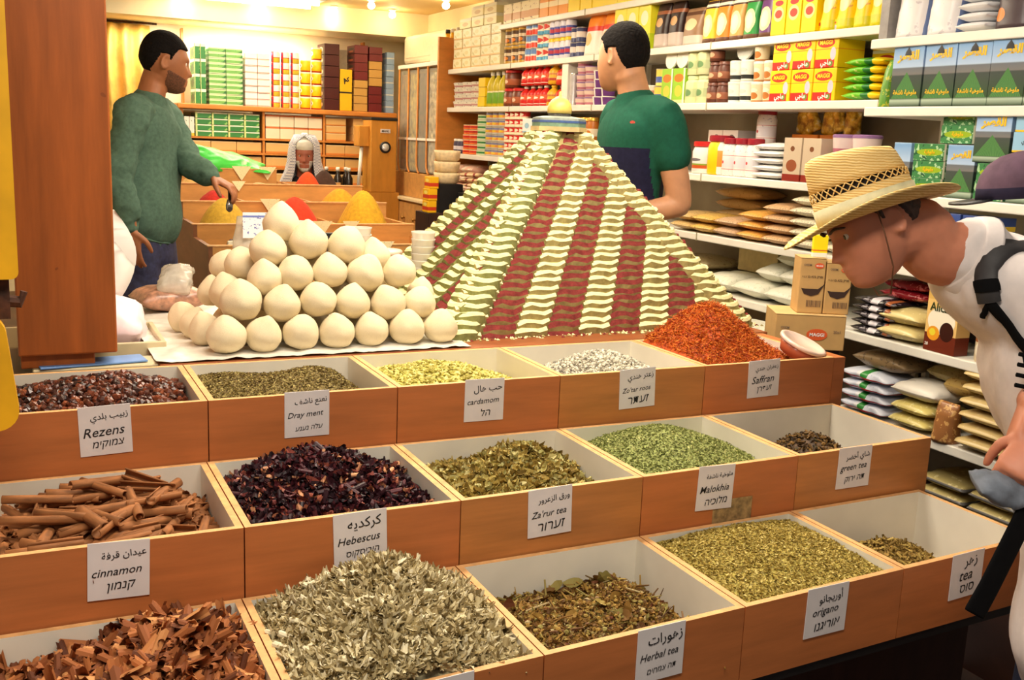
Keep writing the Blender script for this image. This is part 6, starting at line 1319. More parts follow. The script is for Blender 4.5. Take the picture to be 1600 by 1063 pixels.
ls = Vector((.625, 4.90, 1.385)); le = Vector((.705, 4.72, 1.19)); lw = Vector((.785, 4.635, 1.135))
sk.limb([(rs, .045, .045), (re, .038, .038), (rw, .026, .021)], SH1, 14); sk.limb([(ls, .045, .045), (le, .038, .038), (lw, .026, .021)], UP, 14)
add_hand(sk, rw, Vector((.030, .015, -1)), CRM*.2+CAW*.75, CRM*.9, .22, .10)
add_hand(sk, lw, Vector((.62, -.42, -.34)), -UP*.9, -CAW-CRM*.2, .42, .08)
for s in (-1, 1):
    k0 = hips+SH1*.085*s; sk.limb([(k0, .08, .08), (k0+Vector((.01, .03, -.42)), .055, .06), (k0+Vector((-.02, .0, -.80)), .038, .042), (Vector((k0.x-.02, k0.y, .05)), .04, .05)], SH1, 14)
place(remesh(sk, .0052), 'body', SK1, G)
sw = MB(); sw.limb([(nb+UP*.012, .082, .078), (nb-UP*.03-CAW*.0, .150, .092), (chest+UP*.06, .205, .118), (chest-UP*.06, .198, .128), (hips*.5+chest*.5+UP*.02, .176, .128), (hips+UP*.10+CRM*.012, .172, .138), (hips+UP*.045+CRM*.012, .168, .134), (hips+UP*.004, .158, .112), (hips-UP*.02, .155, .108)], SH1, 28, 4)
s0 = MB(); s0.limb([(nb-UP*.045+SH1*.08, .07, .085), (rs, .074, .078), (rs*.55+re*.45, .066, .070), (re, .062, .062), (re*.4+rw*.6, .056, .056), (rw*.9+re*.1, .050, .048), (rw+UP*.012, .036, .034)], CRM, 18, 4)
me = remesh(s0, .009, 2); fold(me, .010, 13, 4, (1, 1, 1.4)); place(me, 'sleeve', plain('green_wool', (82, 108, 94), .85, .08, 70, bump=.25, spec=.15), G)
s1 = MB(); s1.limb([(nb-UP*.045-SH1*.08, .07, .085), (ls, .074, .078), (ls*.5+le*.5, .066, .068), (le, .060, .060), (le*.45+lw*.55, .054, .054), (lw*.92+le*.08, .046, .046), (lw, .034, .034)], UP, 18, 4)
me = remesh(s1, .009, 2); fold(me, .010, 13, 5, (1, 1, 1.4)); place(me, 'sleeve', plain('green_wool', (82, 108, 94), .85, .08, 70, bump=.25, spec=.15), G)
me = remesh(sw, .010, 3); fold(me, .010, 9, 3, (1.3, 1.3, .45)); place(me, 'sweater', plain('green_wool', (82, 108, 94), .85, .08, 70, bump=.25, spec=.15), G)
hm = MB(); hm.limb([(hips+UP*.030+CRM*.010, .168, .122), (hips+UP*.005, .164, .117), (hips-UP*.035, .162, .115)], SH1, 40, 4, cap=False)
hm.v = [tuple(Vector(v)+(Vector(v)-hips).normalized()*(.002 if (i % 40) % 2 else -.001)) for i, v in enumerate(hm.v)]; oo = hm.build('hem_band', _mc['green_wool'], G, True); shift(oo, G)
o = MB(); o.limb([(nb+UP*.005, .080, .076), (nb+UP*.030+CRM*.004, .066, .066)], SH1, 24, 3, cap=False); cc_ = o.build('white_collar', plain('white_cotton', (232, 228, 222), .8, .03, 40), G, True); shift(cc_, G)
jn = MB(); jn.limb([(hips+UP*.05, .150, .108), (hips-UP*.02, .165, .118), (hips-UP*.10, .168, .118)], SH1, 24)
for s in (-1, 1):
    k0 = hips+SH1*.085*s; jn.limb([(k0-UP*.03, .088, .095), (k0-UP*.2+CRM*.01, .084, .092), (k0+Vector((.01, .02, -.42)), .068, .074), (k0+Vector((-.02, .0, -.78)), .062, .068)], SH1, 20)
me = remesh(jn, .010, 3); fold(me, .005, 12, 5); place(me, 'jeans', plain('dark_denim', (44, 46, 76), .8, .18, 60, bump=.2), G)
for s in (-1, 1):
    k0 = hips+SH1*.085*s; sh_ = MB(); sh_.limb([(Vector((k0.x-.07, k0.y+.02, .045)), .035, .04), (Vector((k0.x+.02, k0.y, .05)), .045, .05), (Vector((k0.x+.15, k0.y-.07, .035)), .045, .032)], SH1, 16); me = remesh(sh_, .01, 2); place(me, 'shoe', BLACK, G)
def short_hair(p):
    y = p.y; t1 = min(1, max(0, (y+.030)/.085)); line = -.054+.112*t1*t1*(3-2*t1)        # nape up to the forehead
    if abs(p.x) > .045 and -.060 < y < .004: line = max(line, .026-2.5*max(0, -.026-y))   # above the ear
    if abs(p.x) > .050 and .002 <= y < .016: line = min(line, .004)                      # sideburn
    return p.z > line
o = hair_cap(H1, fr1, short_hair, .0075, HAIRB, G, 'hair', 1.03, .12); shift(o, G)
STUB = plain('dark_stubble', (104, 66, 46), .7, .2, 160)
o = hair_cap(H1, fr1, lambda p: (-.135 < p.z < -.030-.0*p.y and p.y > .000 and (abs(p.x) > .026 or p.z < -.082) and p.z < -.030-.30*max(0, p.y-.02)) , .0016, STUB, G, 'beard', 1.03); shift(o, G)
eyes(H1, fr1, G, 1.03)
for ch in G.children:
    if ch.name.startswith('eye'): shift(ch, G)

# ---- man in the two coloured T-shirt
SK2 = skin_mat('tan_skin', (204, 150, 112)); T = person('person', 'person in a green and navy T-shirt looking back at the shelves behind the pyramid', (2.07, 3.36, 0))
OFF = Vector((.075, .185, .016))
H2 = Vector((2.022, 3.275, 1.650))+OFF; F2 = -CRM*.66+CAW*.75-UP*.03; fr2 = frame(F2, UP+CRM*.05)
FB = (-CRM*.86-CAW*.30).normalized(); SH2 = FB.cross(UP)*-1            # towards his left shoulder (near side)
SH2 = (-CAW*.95+CRM*.20).normalized()
sk = MB(); add_head(sk, H2, fr2, 1.02)
nb = Vector((2.065, 3.235, 1.478))+OFF; sk.limb([(H2-fr2[1]*.035-UP*.055, .056, .062), (H2*.45+nb*.55-F2*.012, .055, .058), (nb, .066, .068), (nb-UP*.06, .11, .08)], SH2, 18)
chest = Vector((2.06, 3.235, 1.32))+OFF; hips = Vector((2.075, 3.25, .93))+OFF
sk.limb([(nb-UP*.05, .11, .07), (chest, .15, .10), (hips*.5+chest*.5, .13, .09), (hips, .14, .10)], SH2, 18)
ls = Vector((2.075, 3.055, 1.425))+OFF; le = Vector((2.145, 3.02, 1.115))+OFF; lw = Vector((1.965, 3.09, 1.080))+OFF
rs = Vector((2.10, 3.41, 1.42))+OFF; re = Vector((2.11, 3.46, 1.15))+OFF; rw = Vector((1.93, 3.30, 1.09))+OFF
sk.limb([(ls, .050, .052), (ls*.5+le*.5+CRM*.006, .047, .052), (le+UP*.02, .042, .046), (le-CRM*.02, .043, .044), (le*.55+lw*.45, .038, .041), (lw, .027, .024)], CAW, 18, 5)
sk.limb([(rs, .050, .052), (re, .042, .044), (rw, .027, .024)], CAW, 14)
add_hand(sk, lw, Vector((-.93, .30, -.12)), CAW*.8, UP*.9, .35, .08); add_hand(sk, rw, Vector((-.6, -.7, -.10)), -UP*.5-CRM*.4, UP, .35, .08)
for s in (-1, 1):
    k0 = hips+SH2*.085*s; sk.limb([(k0, .08, .08), (k0+Vector((0, .01, -.45)), .055, .06), (k0+Vector((.02, .0, -.86)), .038, .042), (Vector((k0.x, k0.y, .05)), .04, .05)], SH2, 14)
place(remesh(sk, .0055), 'body', SK2, T)
ts = MB(); ts.limb([(nb+UP*.004, .086, .082), (nb-UP*.028, .150, .092), (chest+UP*.07, .206, .116), (chest-UP*.02, .196, .124), (hips*.35+chest*.65, .180, .118), (hips*.7+chest*.3, .172, .116), (hips+UP*.02, .178, .122)], SH2, 28, 4)
ts.limb([(nb-UP*.05+SH2*.08, .07, .085), (ls, .075, .078), (ls*.72+le*.28+CRM*.004, .072, .076), (ls*.56+le*.44+CRM*.006, .068, .073)], CAW, 20, 4)
ts.limb([(nb-UP*.05-SH2*.08, .07, .085), (rs, .072, .076), (rs*.5+re*.5, .068, .072)], CAW, 20, 4)
me = remesh(ts, .009, 3); fold(me, .005, 10, 9, (1, 1, .6))
TG = plain('bottle_green_cotton', (28, 84, 66), .85, .06, 60, spec=.15); TN = plain('navy_cotton', (34, 34, 60), .85, .08, 60, spec=.15)
o = place(me, 'shirt', [TG, TN], T)
arm_dir = (le-ls).normalized()
for p in me.polygons:
    c0 = p.center+Vector(T.location); onarm = (c0-(ls+arm_dir*max(0, (c0-ls).dot(arm_dir)))).length < .082 and (c0-ls).dot(SH2) > -.035
    p.material_index = 1 if (c0.z < 1.335 and not onarm) else 0
ring = MB(); ring.limb([(nb-UP*.008, .086, .083), (nb+UP*.012, .078, .077)], SH2, 28, 3, cap=False); cc_ = ring.build('neckband', TG, T, True); shift(cc_, T)
bv = BVHTree.FromPolygons([tuple(v.co+Vector(T.location)) for v in me.vertices], [tuple(p.vertices) for p in me.polygons])
hit = bv.find_nearest(Vector((1.935, 3.07, 1.425))+OFF); e = MB(); 
bq = hit[1]; aa = bq.cross(UP).normalized(); e.add([tuple(hit[0]+bq*.0015+aa*.011*math.cos(q*.5236)*1.0+UP*.006*math.sin(q*.5236)) for q in range(12)], [tuple(range(12))]); oo = e.build('red_emblem', plain('red_patch', (190, 70, 60), .6, .2, 200), T); shift(oo, T)
jn = MB(); jn.limb([(hips+UP*.05, .155, .112), (hips-UP*.05, .168, .12), (hips-UP*.10, .168, .12)], SH2, 24)
for s in (-1, 1):
    k0 = hips+SH2*.085*s; jn.limb([(k0-UP*.03, .088, .095), (k0+Vector((0, .01, -.45)), .068, .074), (k0+Vector((.02, .0, -.84)), .062, .068)], SH2, 18)
place(remesh(jn, .011, 3), 'trousers', plain('dark_trousers', (30, 32, 40), .8, .15, 50), T)
for s in (-1, 1):
    k0 = hips+SH2*.085*s; sh_ = MB(); sh_.limb([(Vector((k0.x+.06, k0.y, .045)), .035, .04), (Vector((k0.x-.02, k0.y, .05)), .045, .05), (Vector((k0.x-.15, k0.y-.04, .035)), .045, .032)], SH2, 16); place(remesh(sh_, .01, 2), 'shoe', BLACK, T)
o = hair_cap(H2, fr2, short_hair, .010, HAIRB, T, 'hair', 1.02, .15); shift(o, T)
eyes(H2, fr2, T, 1.02)
for ch in T.children:
    if ch.name.startswith('eye'): shift(ch, T)

# ---- old man in a checked headscarf
SK3 = skin_mat('ruddy_skin', (176, 104, 82)); OM = person('person', 'old bearded person in a white checked headscarf seated behind the spice island', (1.86, 7.32, 0))
H3 = Vector((1.872, 7.30, 1.165)); F3 = Vector((-.26, -.96, -.05)); fr3 = frame(F3, UP); S3 = fr3[0]
sk = MB(); add_head(sk, H3, fr3, .93); nb = Vector((1.885, 7.35, .99)); sk.limb([(H3-F3*.03-UP*.05, .052, .056), (nb, .062, .062), (nb-UP*.06, .11, .07)], S3, 16)
hips = Vector((1.895, 7.41, .50)); sk.limb([(nb-UP*.05, .12, .08), (Vector((1.895, 7.38, .78)), .15, .11), (hips, .15, .11)], S3, 16)
for s in (-1, 1):
    a = nb-UP*.09+S3*.17*s; b2 = a-UP*.25+S3*.02*s; c2 = b2+F3*.20-UP*.02-S3*.05*s; sk.limb([(a, .05, .05), (b2, .04, .04), (c2, .026, .022)], F3, 12); add_hand(sk, c2, F3*.9-UP*.15, -UP, -S3*s, .4, .08)
    k0 = hips+S3*.09*s; sk.limb([(k0, .08, .08), (k0+F3*.20-UP*.02, .06, .06), (k0+F3*.22-UP*.40, .045, .045), (k0+F3*.26-UP*.46, .04, .04)], S3, 12)
place(remesh(sk, .006), 'body', SK3, OM)
rb = MB(); rb.limb([(nb-UP*.02, .10, .08), (nb-UP*.08, .20, .12), (Vector((1.895, 7.38, .78)), .21, .15), (hips+UP*.03, .21, .17), (hips-UP*.06, .20, .17)], S3, 24)
for s in (-1, 1):
    a = nb-UP*.09+S3*.17*s; b2 = a-UP*.25+S3*.02*s; c2 = b2+F3*.18-UP*.02-S3*.05*s; rb.limb([(a, .08, .08), (b2, .062, .062), (c2, .05, .05)], F3, 14); k0 = hips+S3*.09*s; rb.limb([(k0, .10, .10), (k0+F3*.22-UP*.02, .09, .09), (k0+F3*.22-UP*.38, .09, .08)], S3, 14)
me = remesh(rb, .012, 3); fold(me, .006, 9, 2); place(me, 'robe', plain('dark_robe', (36, 34, 38), .85, .1, 40), OM)
KEF = NT('checked_cloth'); tc = KEF.n('ShaderNodeTexCoord'); ck = KEF.n('ShaderNodeTexChecker'); ck.inputs['Scale'].default_value = 100; KEF.l(tc.outputs['Object'], ck.inputs['Vector']); ck.inputs['Color1'].default_value = lin((238, 236, 236)); ck.inputs['Color2'].default_value = lin((176, 178, 196)); KEF.col(ck.outputs[0]); KEF = KEF.done(.85, 0, .1)
kf = MB(); rings = []
prof_ = [(.150, .030, .05, 0), (.140, .070, .085, .0), (.09, .098, .112, 0), (.03, .105, .118, 0), (-.04, .112, .122, .01), (-.11, .130, .130, .02), (-.18, .165, .130, .03), (-.27, .185, .125, .05), (-.34, .190, .12, .06)]
N = 40
for z, a, b2, back in prof_:
    r_ = []
    for k in range(N+1):
        op = (.0 if z > .095 else .62 if z > .0 else .55)      # half opening around the face
        ang = op+(2*math.pi-2*op)*k/N; fy = math.cos(ang); fx = math.sin(ang); ruff = 1+.04*math.sin(ang*9+z*14)*(z < .05)
        p = H3+S3*(fx*a*ruff)+F3*(fy*b2*ruff*(1.0 if fy < 0 else .80)-back-.012)+UP*z; r_.append(p)
    rings.append(r_)
vs = [tuple(p) for r_ in rings for p in r_]; fs = [(i*(N+1)+k, i*(N+1)+k+1, (i+1)*(N+1)+k+1, (i+1)*(N+1)+k) for i in range(len(rings)-1) for k in range(N)]+[tuple(range(N+1))]
kf.add(vs, fs); o = kf.build('headscarf', KEF, OM, True); shift(o, OM); md = o.modifiers.new('th', 'SOLIDIFY'); md.thickness = .006; md.offset = 1
wc = MB(); wc.limb([(H3+UP*.062+F3*.0, .076, .094), (H3+UP*.10, .068, .082), (H3+UP*.122, .045, .05)], S3, 24, 3); o = wc.build('white_cap', CAPW, OM, True); shift(o, OM)
WB = plain('white_beard', (206, 200, 192), .9, .1, 120, bump=.5)
o = hair_cap(H3, fr3, lambda p: p.y > .0 and p.z < -.030 and (abs(p.x) > .034 or p.z < -.080 or (-.056 < p.z < -.046)), .012, WB, OM, 'beard', .93, .4); shift(o, OM)
eyes(H3, fr3, OM, .93)
for ch in OM.children:
    if ch.name.startswith('eye'): shift(ch, OM)
t = thing('wooden_stool', 'plain stool under the old man behind the island', 'stool', (1.91, 7.43, 0)); MB().box(-.17, .17, -.14, .14, .22, .26).build('seat', DARKW, t)
for sx, sy in ((-.14, -.11), (.14, -.11), (-.14, .11), (.14, .11)): MB().box(sx-.015, sx+.015, sy-.015, sy+.015, 0, .22).build('leg', DARKW, t)

# ---- man in the straw hat, bending over the bins
SK4 = skin_mat('pink_tan_skin', (206, 134, 102), (206, 90, 70)); B4 = person('person', 'person in a straw hat and white T-shirt bending over the spice bins', (1.80, 1.15, -.30))
IL = -CRM; ID = Vector((-.047, -.191, -.98))
F4 = (IL*math.cos(R(27))+ID*math.sin(R(27))-CAW*.06).normalized(); fr4 = frame(F4, -ID*math.cos(R(27))+IL*math.sin(R(27))); H4 = Vector((1.572, 1.578, 1.214))
sk = MB(); add_head(sk, H4, fr4, .94)
nb = Vector((1.765, 1.505, 1.155)); SH4 = Vector((.60, .80, .0)).normalized()
sk.limb([(H4-F4*.030-fr4[2]*.035, .056, .060), (H4-F4*.075-fr4[2]*.045, .058, .066), (nb*.65+H4*.35-UP*.012, .060, .066), (nb, .066, .068), (nb+Vector((.06, .0, -.05)), .085, .07)], SH4, 18)
hips = Vector((1.775, 1.125, .56)); chest = Vector((1.925, 1.40, .98)); mid = Vector((1.865, 1.22, .78))
sk.limb([(nb+Vector((.06, .0, -.07)), .10, .07), (chest, .15, .10), (mid, .13, .09), (hips, .14, .10)], SH4, 18)
ls = Vector((1.815, 1.405, 1.10)); le = Vector((1.86, 1.24, .90)); lw = Vector((1.700, 1.235, .855))
rs = Vector((1.955, 1.60, 1.11)); re = Vector((1.99, 1.45, .885)); rw = Vector((1.735, 1.300, .905))
sk.limb([(ls, .050, .052), (le, .043, .045), (lw, .028, .023)], UP, 16); sk.limb([(rs, .050, .052), (re, .043, .045), (rw, .028, .023)], UP, 16)
add_hand(sk, lw, Vector((-.72, -.05, -.62)), Vector((.35, .35, -.6)), Vector((-.3, .6, .55)), .85, .05, .95); add_hand(sk, rw, Vector((-.62, -.22, -.74)), Vector((.2, -.55, -.5)), Vector((-.5, -.6, .3)), .55, .05, .95)
for s in (-1, 1):
    k0 = hips+SH4*.085*s; sk.limb([(k0, .085, .085), (k0+Vector((-.03, .01, -.40)), .056, .06), (k0+Vector((.0, -.03, -.76)), .04, .042), (Vector((k0.x, k0.y-.03, -.25)), .04, .05)], SH4, 14)
place(remesh(sk, .005), 'body', SK4, B4)
st_ = MB(); st_.limb([(nb+Vector((.004, -.002, .002)), .086, .088), (nb+Vector((.045, .0, -.035)), .150, .105), (chest+Vector((-.0, .035, .055)), .200, .128), (chest-UP*.04, .196, .140), (mid, .182, .140), (hips+UP*.05, .182, .140), (hips-UP*.06, .186, .142), (hips-UP*.11, .182, .140)], SH4, 28, 4)
st_.limb([(nb+Vector((.07, .02, -.06))-SH4*.08, .075, .085), (ls, .082, .086), (ls*.6+le*.4, .080, .084), (ls*.30+le*.70, .078, .080)], UP, 20, 4)
st_.limb([(nb+Vector((.07, .02, -.06))+SH4*.08, .075, .085), (rs, .078, .082), (rs*.4+re*.6, .074, .076)], UP, 20, 4)
nd = (H4-F4*.075-fr4[2]*.045-nb).normalized(); ring = MB(); ring.limb([(nb-nd*.006, .092, .094), (nb+nd*.012, .084, .087), (nb+nd*.024, .076, .080)], SH4, 30, 3, cap=False); oo = ring.build('neckband', plain('white_tee_cotton', (226, 214, 208), .85, .03, 30, spec=.15), B4, True); shift(oo, B4)
me = remesh(st_, .009, 3); fold(me, .006, 11, 7, (1, 1, .7)); WSH = plain('white_tee_cotton', (226, 214, 208), .85, .03, 30, spec=.15); place(me, 'shirt', WSH, B4)
bv = BVHTree.FromPolygons([tuple(v.co+Vector(B4.location)) for v in me.vertices], [tuple(p.vertices) for p in me.polygons])
jn = MB(); jn.limb([(hips+UP*.02, .15, .112), (hips-UP*.08, .168, .12), (hips-UP*.12, .168, .12)], SH4, 24)
for s in (-1, 1):
    k0 = hips+SH4*.085*s; jn.limb([(k0-UP*.03, .088, .095), (k0+Vector((-.03, .01, -.40)), .070, .076), (k0+Vector((.0, -.03, -.74)), .062, .068)], SH4, 18)
place(remesh(jn, .011, 3), 'trousers', plain('navy_trousers', (36, 40, 62), .8, .15, 50), B4)
for s in (-1, 1):
    k0 = hips+SH4*.085*s; sh_ = MB(); sh_.limb([(Vector((k0.x+.06, k0.y-.04, -.255)), .035, .04), (Vector((k0.x, k0.y-.02, -.25)), .045, .05), (Vector((k0.x-.12, k0.y+.05, -.265)), .045, .032)], SH4, 16); place(remesh(sh_, .01, 2), 'shoe', BLACK, B4)
o = hair_cap(H4, fr4, lambda p: short_hair(p) and p.z > -.026, .010, HAIRD, B4, 'hair', .94, .25); shift(o, B4)
eyes(H4, fr4, B4, .94)
for ch in B4.children:
    if ch.name.startswith('eye'): shift(ch, B4)
for s in (-1, 1):
    br_ = MB(); br_.limb([(H4+fr4[0]*.016*s+F4*.098+fr4[2]*.024, .003, .004), (H4+fr4[0]*.034*s+F4*.094+fr4[2]*.029, .003, .0045), (H4+fr4[0]*.050*s+F4*.080+fr4[2]*.024, .002, .003)], fr4[2], 8, 3); o = br_.build('eyebrow', HAIRD, B4, True); shift(o, B4)
# straw hat
HA = thing('straw_hat', 'woven straw hat with an openwork band on the bending person', 'hat', (0, 0, 0))
UH = (-ID*math.cos(R(20))+IL*math.sin(R(20))+CAW*.02).normalized(); FH = (IL*math.cos(R(20))+ID*math.sin(R(20))).normalized(); fh = frame(FH, UH); SHh = fh[0]
HC = Vector((1.558, 1.584, 1.236))
STRAW_M = NT('woven_straw'); tcx = STRAW_M.n('ShaderNodeTexCoord'); wv = STRAW_M.n('ShaderNodeTexWave'); wv.inputs['Scale'].default_value = 60; wv.inputs['Distortion'].default_value = 3; wv.inputs['Detail'].default_value = 2; wv.bands_direction = 'Z'; STRAW_M.l(tcx.outputs['Object'], wv.inputs['Vector']); nf_ = STRAW_M.noise(20, 3)
STRAW_M.col(STRAW_M.mix(STRAW_M.math('MULTIPLY', nf_, .5), STRAW_M.ramp(wv.outputs['Fac'], [(0, (206, 164, 92)), (.5, (232, 196, 124)), (1, (244, 216, 152))]), lin((190, 146, 78)))); STRAW_M.bump(wv.outputs['Fac'], .35, .003); STRAW_M = STRAW_M.done(.75, 0, .2)
BANDM = plain('pale_hat_band', (196, 188, 148), .7, .05, 40)
def hat_ring(rx, ry, z, n=72, lift=None):
    r_ = []
    for k in range(n):
        a = 2*math.pi*k/n; x, y = math.cos(a)*rx, math.sin(a)*ry; zz = z+(lift(a) if lift else 0); r_.append(tuple(HC+SHh*x+FH*y+UH*zz))
    return r_
side_up = lambda q: (lambda a: q*(.024*abs(math.cos(a))**2-.012*max(0, math.sin(a))**2-.006*max(0, -math.sin(a))**2))
mb = MB(); brim = [hat_ring(.084, .100, .002)]
for q in (.25, .5, .75, .95, 1.0): brim.append(hat_ring(.084+.066*q, .100+.080*q, .002-.006*math.sin(q*2.2), 72, side_up(q**1.6)))
brim.append(hat_ring(.151, .181, -.004, 72, lambda a: side_up(1)(a)-.0015)); 
for q in (.95, .75, .5, .25, 0): brim.append(hat_ring(.084+.066*q, .100+.080*q, -.002-.006*math.sin(q*2.2), 72, side_up(q**1.6)))
mb.loft(brim, close=False); o = mb.build('brim', STRAW_M, HA, True)
mb = MB(); mb.loft([hat_ring(.0855, .1015, -.001), hat_ring(.0848, .1006, .036)], close=False); o = mb.build('band', BANDM, HA, True); md = o.modifiers.new('t', 'SOLIDIFY'); md.thickness = .002; md.offset = 1
def crown_ring(q, z, dent=0, n=72):
    r_ = []
    for k in range(n):
        a = 2*math.pi*k/n; x, y = math.cos(a)*.0845*q, math.sin(a)*.1005*q
        pinch = 1-.16*max(0, (z-.055)/.06)*max(0, math.sin(a))**2*abs(math.cos(a))**.6; tilt_ = .010*(-math.sin(a))*max(0, (z-.05)/.06)*-1
        r_.append(tuple(HC+SHh*x*pinch+FH*y+UH*(z+tilt_+dent*(-1+abs(math.cos(a))**2*.8))))
    return r_
mb = MB(); cr_ = [crown_ring(1.0, .0), crown_ring(.995, .028), crown_ring(.985, .052)]; mb.loft(cr_, close=False)
cr2 = [crown_ring(.972, .068), crown_ring(.955, .080), crown_ring(.93, .095), crown_ring(.90, .112), crown_ring(.84, .124), crown_ring(.72, .129, .002), crown_ring(.55, .127, .006), crown_ring(.35, .122, .010), crown_ring(.12, .119, .010)]
mb.loft(cr2, close=False); base = len(mb.v); mb.add(crown_ring(.12, .119, .010), [tuple(range(72))]); o = mb.build('crown', STRAW_M, HA, True); md = o.modifiers.new('t', 'SOLIDIFY'); md.thickness = .0025
mb = MB(); a_, b_r = crown_ring(.984, .052), crown_ring(.973, .0685)
for k in range(0, 72, 2):
    for d_ in (2, -2):
        p, q = Vector(a_[k]), Vector(b_r[(k+d_) % 72]); mb.tube([tuple(p), tuple((p+q)/2+(p+q-2*HC).normalized()*.001), tuple(q)], .0013, 5)
mb.build('openwork', STRAW_M, HA); mb = MB(); mb.loft([hat_ring(.074, .089, .044), hat_ring(.073, .088, .074)], close=False); mb.build('inner_band', plain('dark_sweatband', (36, 26, 20), .8, .1), HA, True)
cord = MB(); e0 = H4-fr4[0]*.082+F4*.018+fr4[2]*.040; cord.tube([tuple(e0), tuple(H4-fr4[0]*.082+F4*.026-fr4[2]*.02), tuple(H4-fr4[0]*.070+F4*.034-fr4[2]*.085), tuple(H4-fr4[0]*.03+F4*.045-fr4[2]*.135), tuple(H4+fr4[0]*.03+F4*.045-fr4[2]*.135), tuple(H4+fr4[0]*.070+F4*.034-fr4[2]*.085), tuple(H4+fr4[0]*.082+F4*.018+fr4[2]*.040)], .0016, 6); cord.build('chin_cord', plain('brown_cord', (110, 70, 44), .7, .1), HA, True)
# backpack with its straps
BP = thing('backpack', 'black backpack worn by the person in the straw hat', 'backpack', (0, 0, 0)); BKG = plain('grey_black_strap', (44, 40, 40), .6, .1, 60); BKB = plain('black_webbing', (13, 12, 13), .85, .1, 60, spec=.1)
def strap(pts, wid, th, mat, name, off=.006):
    P = []; V_ = [Vector(p) for p in pts]; pts = []
    for i in range(len(V_)-1):
        a, b, c, d = V_[max(i-1, 0)], V_[i], V_[i+1], V_[min(i+2, len(V_)-1)]
        for k in range(4): q = k/4; pts.append(.5*((2*b)+(c-a)*q+(2*a-5*b+4*c-d)*q*q+(3*b-a-3*c+d)*q**3))
    pts.append(V_[-1])
    for p in pts:
        h_ = bv.find_nearest(Vector(p)); P.append((h_[0]+h_[1]*off, h_[1]))
    mb = MB(); rings = []
    for i, (p, nn) in enumerate(P):
        tt = (P[min(i+1, len(P)-1)][0]-P[max(i-1, 0)][0]).normalized(); sd = tt.cross(nn).normalized(); nn = sd.cross(tt)
        rings.append([tuple(p+sd*wid*math.cos(q*math.pi/6)+nn*th*math.sin(q*math.pi/6)) for q in range(12)])
    mb.loft(rings); return mb.build(name, mat, BP, 'auto')
# strap line over the near shoulder and down the chest (points in the place, snapped to the shirt)
SP = [(1.905, 1.345, 1.205), (1.868, 1.375, 1.212), (1.815, 1.405, 1.205), (1.770, 1.425, 1.180), (1.742, 1.430, 1.150), (1.728, 1.420, 1.115), (1.722, 1.405, 1.080), (1.730, 1.375, 1.045), (1.745, 1.34, 1.005), (1.765, 1.29, .965), (1.79, 1.23, .92)]
strap(SP[:7], .022, .006, BKG, 'shoulder_strap'); strap(SP[6:], .011, .004, BKB, 'webbing')
strap([(1.728, 1.42, 1.115), (1.725, 1.412, 1.10)], .024, .009, BKB, 'strap_buckle', .008)
strap([(1.722, 1.405, 1.080), (1.712, 1.41, 1.055), (1.705, 1.415, 1.035)], .006, .003, BKB, 'strap_tail', .006)
mb = MB(); rings = []
for i in range(12):
    u = i/11; r_ = []
    for k in range(24):
        a = 2*math.pi*k/24; c0, s0 = math.copysign(abs(math.cos(a))**.6, math.cos(a)), math.copysign(abs(math.sin(a))**.6, math.sin(a)); e_ = (1-(2*u-1)**4)**.5+.05
        r_.append(tuple(Vector((1.985, 1.60, 1.16))*(1-u)+Vector((1.985, 1.00, .70))*u+SH4*c0*.14*e_+Vector((.55, -.75, .25)).normalized()*s0*.085*e_))
    rings.append(r_)
mb.loft(rings); mb.v = [(x+.105, y-.085, z+.01) for x, y, z in mb.v]; mb.build('pack_body', BKB, BP, True)
# black net pouch and dangling webbing
mb = MB()
for k in range(9):
    x = 1.715+.012*k; mb.tube([(x, 1.31-.004*k, .995), (x-.006+.004*math.sin(k), 1.29, .955), (x+.006, 1.275, .915)], .004, 6)
for z in (.985, .965, .945, .925): mb.tube([(1.705, 1.312, z+.01), (1.76, 1.285, z), (1.82, 1.262, z-.006)], .0045, 6)
mb.build('net_pocket', BKB, BP, True)
mb = MB(); mb.loft([[tuple(Vector(c_0)+Vector((.012, -.006, 0))*math.cos(q*math.pi/4)+Vector((.003, .005, .0))*math.sin(q*math.pi/4)) for q in range(8)] for c_0 in [(1.735, 1.30, .925), (1.722, 1.285, .87), (1.715, 1.27, .80)]]); mb.build('hanging_webbing', BKB, BP, True)
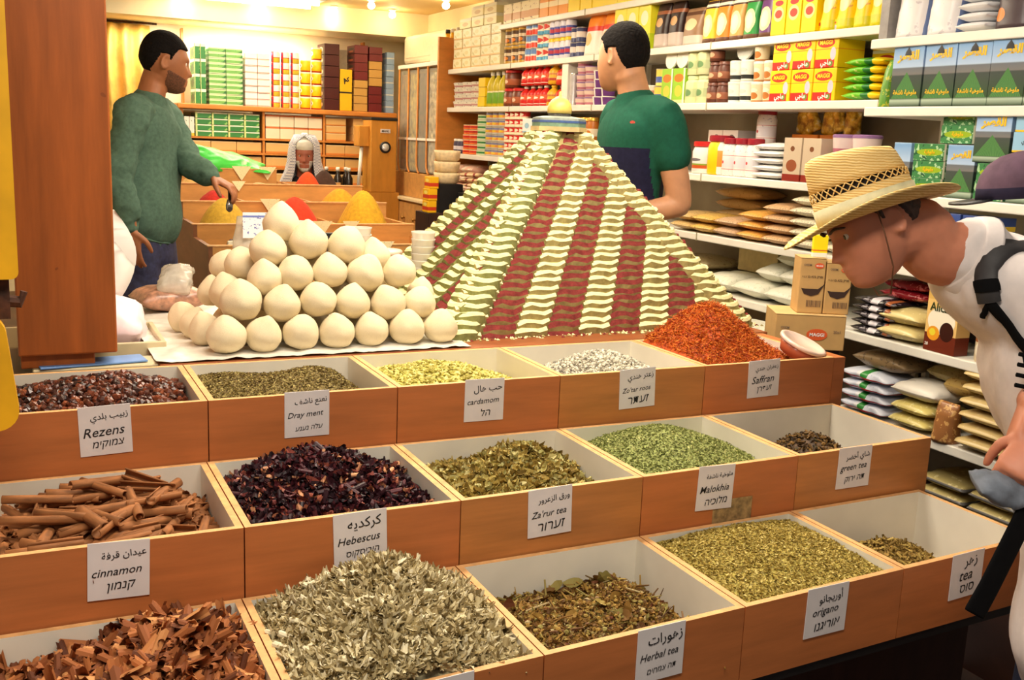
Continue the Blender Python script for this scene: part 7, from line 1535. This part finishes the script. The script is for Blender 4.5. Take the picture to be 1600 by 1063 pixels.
# thick black strap end held in the hands, pointing down to the left
t = thing('camera_strap', 'stiff black strap end held in the hands of the bending person', 'strap', (1.60, 1.21, .68))
mb = MB(); rings = []
for i, (p, ww) in enumerate([((1.672, 1.208, .790), .020), ((1.648, 1.205, .735), .021), ((1.605, 1.205, .655), .021), ((1.570, 1.205, .590), .021), ((1.546, 1.207, .546), .022), ((1.544, 1.207, .542), .021)]):
    sd = Vector((.80, -.3, -.42)).normalized(); nn = Vector((.43, .88, 0)); rings.append([tuple(Vector(p)-Vector((1.60, 1.21, .68))+sd*ww*math.copysign(abs(math.cos(q*math.pi/8))**.5, math.cos(q*math.pi/8))+nn*.006*math.sin(q*math.pi/8)) for q in range(16)])
mb.loft(rings); mb.build('webbing', BKB, t, True)
o = pillow(.13, .075, .05, seed=12, wr=.14).build('grey_cloth', plain('grey_blue_cloth', (112, 118, 128), .8, .12, 30, bump=.3), None, True, (1.625, 1.25, .735), (R(20), R(14), R(-20))); tag(o, 'crumpled grey cloth hanging under the bending person\'s hands', 'cloth')

# ---- cap lying on top of the backpack
H5 = Vector((2.015, 1.585, 1.243)); F5 = (IL*.9+CAW*.28-UP*.12).normalized(); S5 = frame(F5, UP)[0]
CP = thing('cap', 'dark purple cap with a short black peak on top of the backpack', 'cap', tuple(H5)); CM = plain('plum_cap_cloth', (92, 70, 84), .8, .08, 30, spec=.15); CN = plain('navy_cap_cloth', (44, 40, 60), .8, .08, 30, spec=.15)
mb = MB(); rings = []
for i, (z, q) in enumerate([(.030, 1.0), (.055, 1.01), (.080, .97), (.104, .84), (.122, .60), (.130, .3), (.132, .05)]):
    rings.append([tuple(S5*(.086*q*math.cos(2*math.pi*k/36))+F5*(.106*q*math.sin(2*math.pi*k/36))+UP*(z+.003)) for k in range(36)])
mb.loft(rings); mb.m = [1 if i < 36 else 0 for i in range(len(mb.f))]; mb.build('crown', [CM, CN], CP, True)
mb = MB(); up_, dn = [], []
for k in range(17):
    a = math.pi*k/16; x = .070*math.cos(a); y = .078+.082*math.sin(a)**.8
    up_.append(tuple(S5*x+F5*y+UP*(.043-.16*(y-.085)-.16*abs(x)*abs(x)*10))); dn.append(tuple(S5*x+F5*y+UP*(.038-.16*(y-.085)-.16*abs(x)*abs(x)*10)))
mb.add(up_+dn, [tuple(range(17)), tuple(range(33, 16, -1))]+[(k, k+17, k+18, k+1) for k in range(16)]+[(16, 33, 17, 0)]); mb.build('peak', BLACK, CP, True)
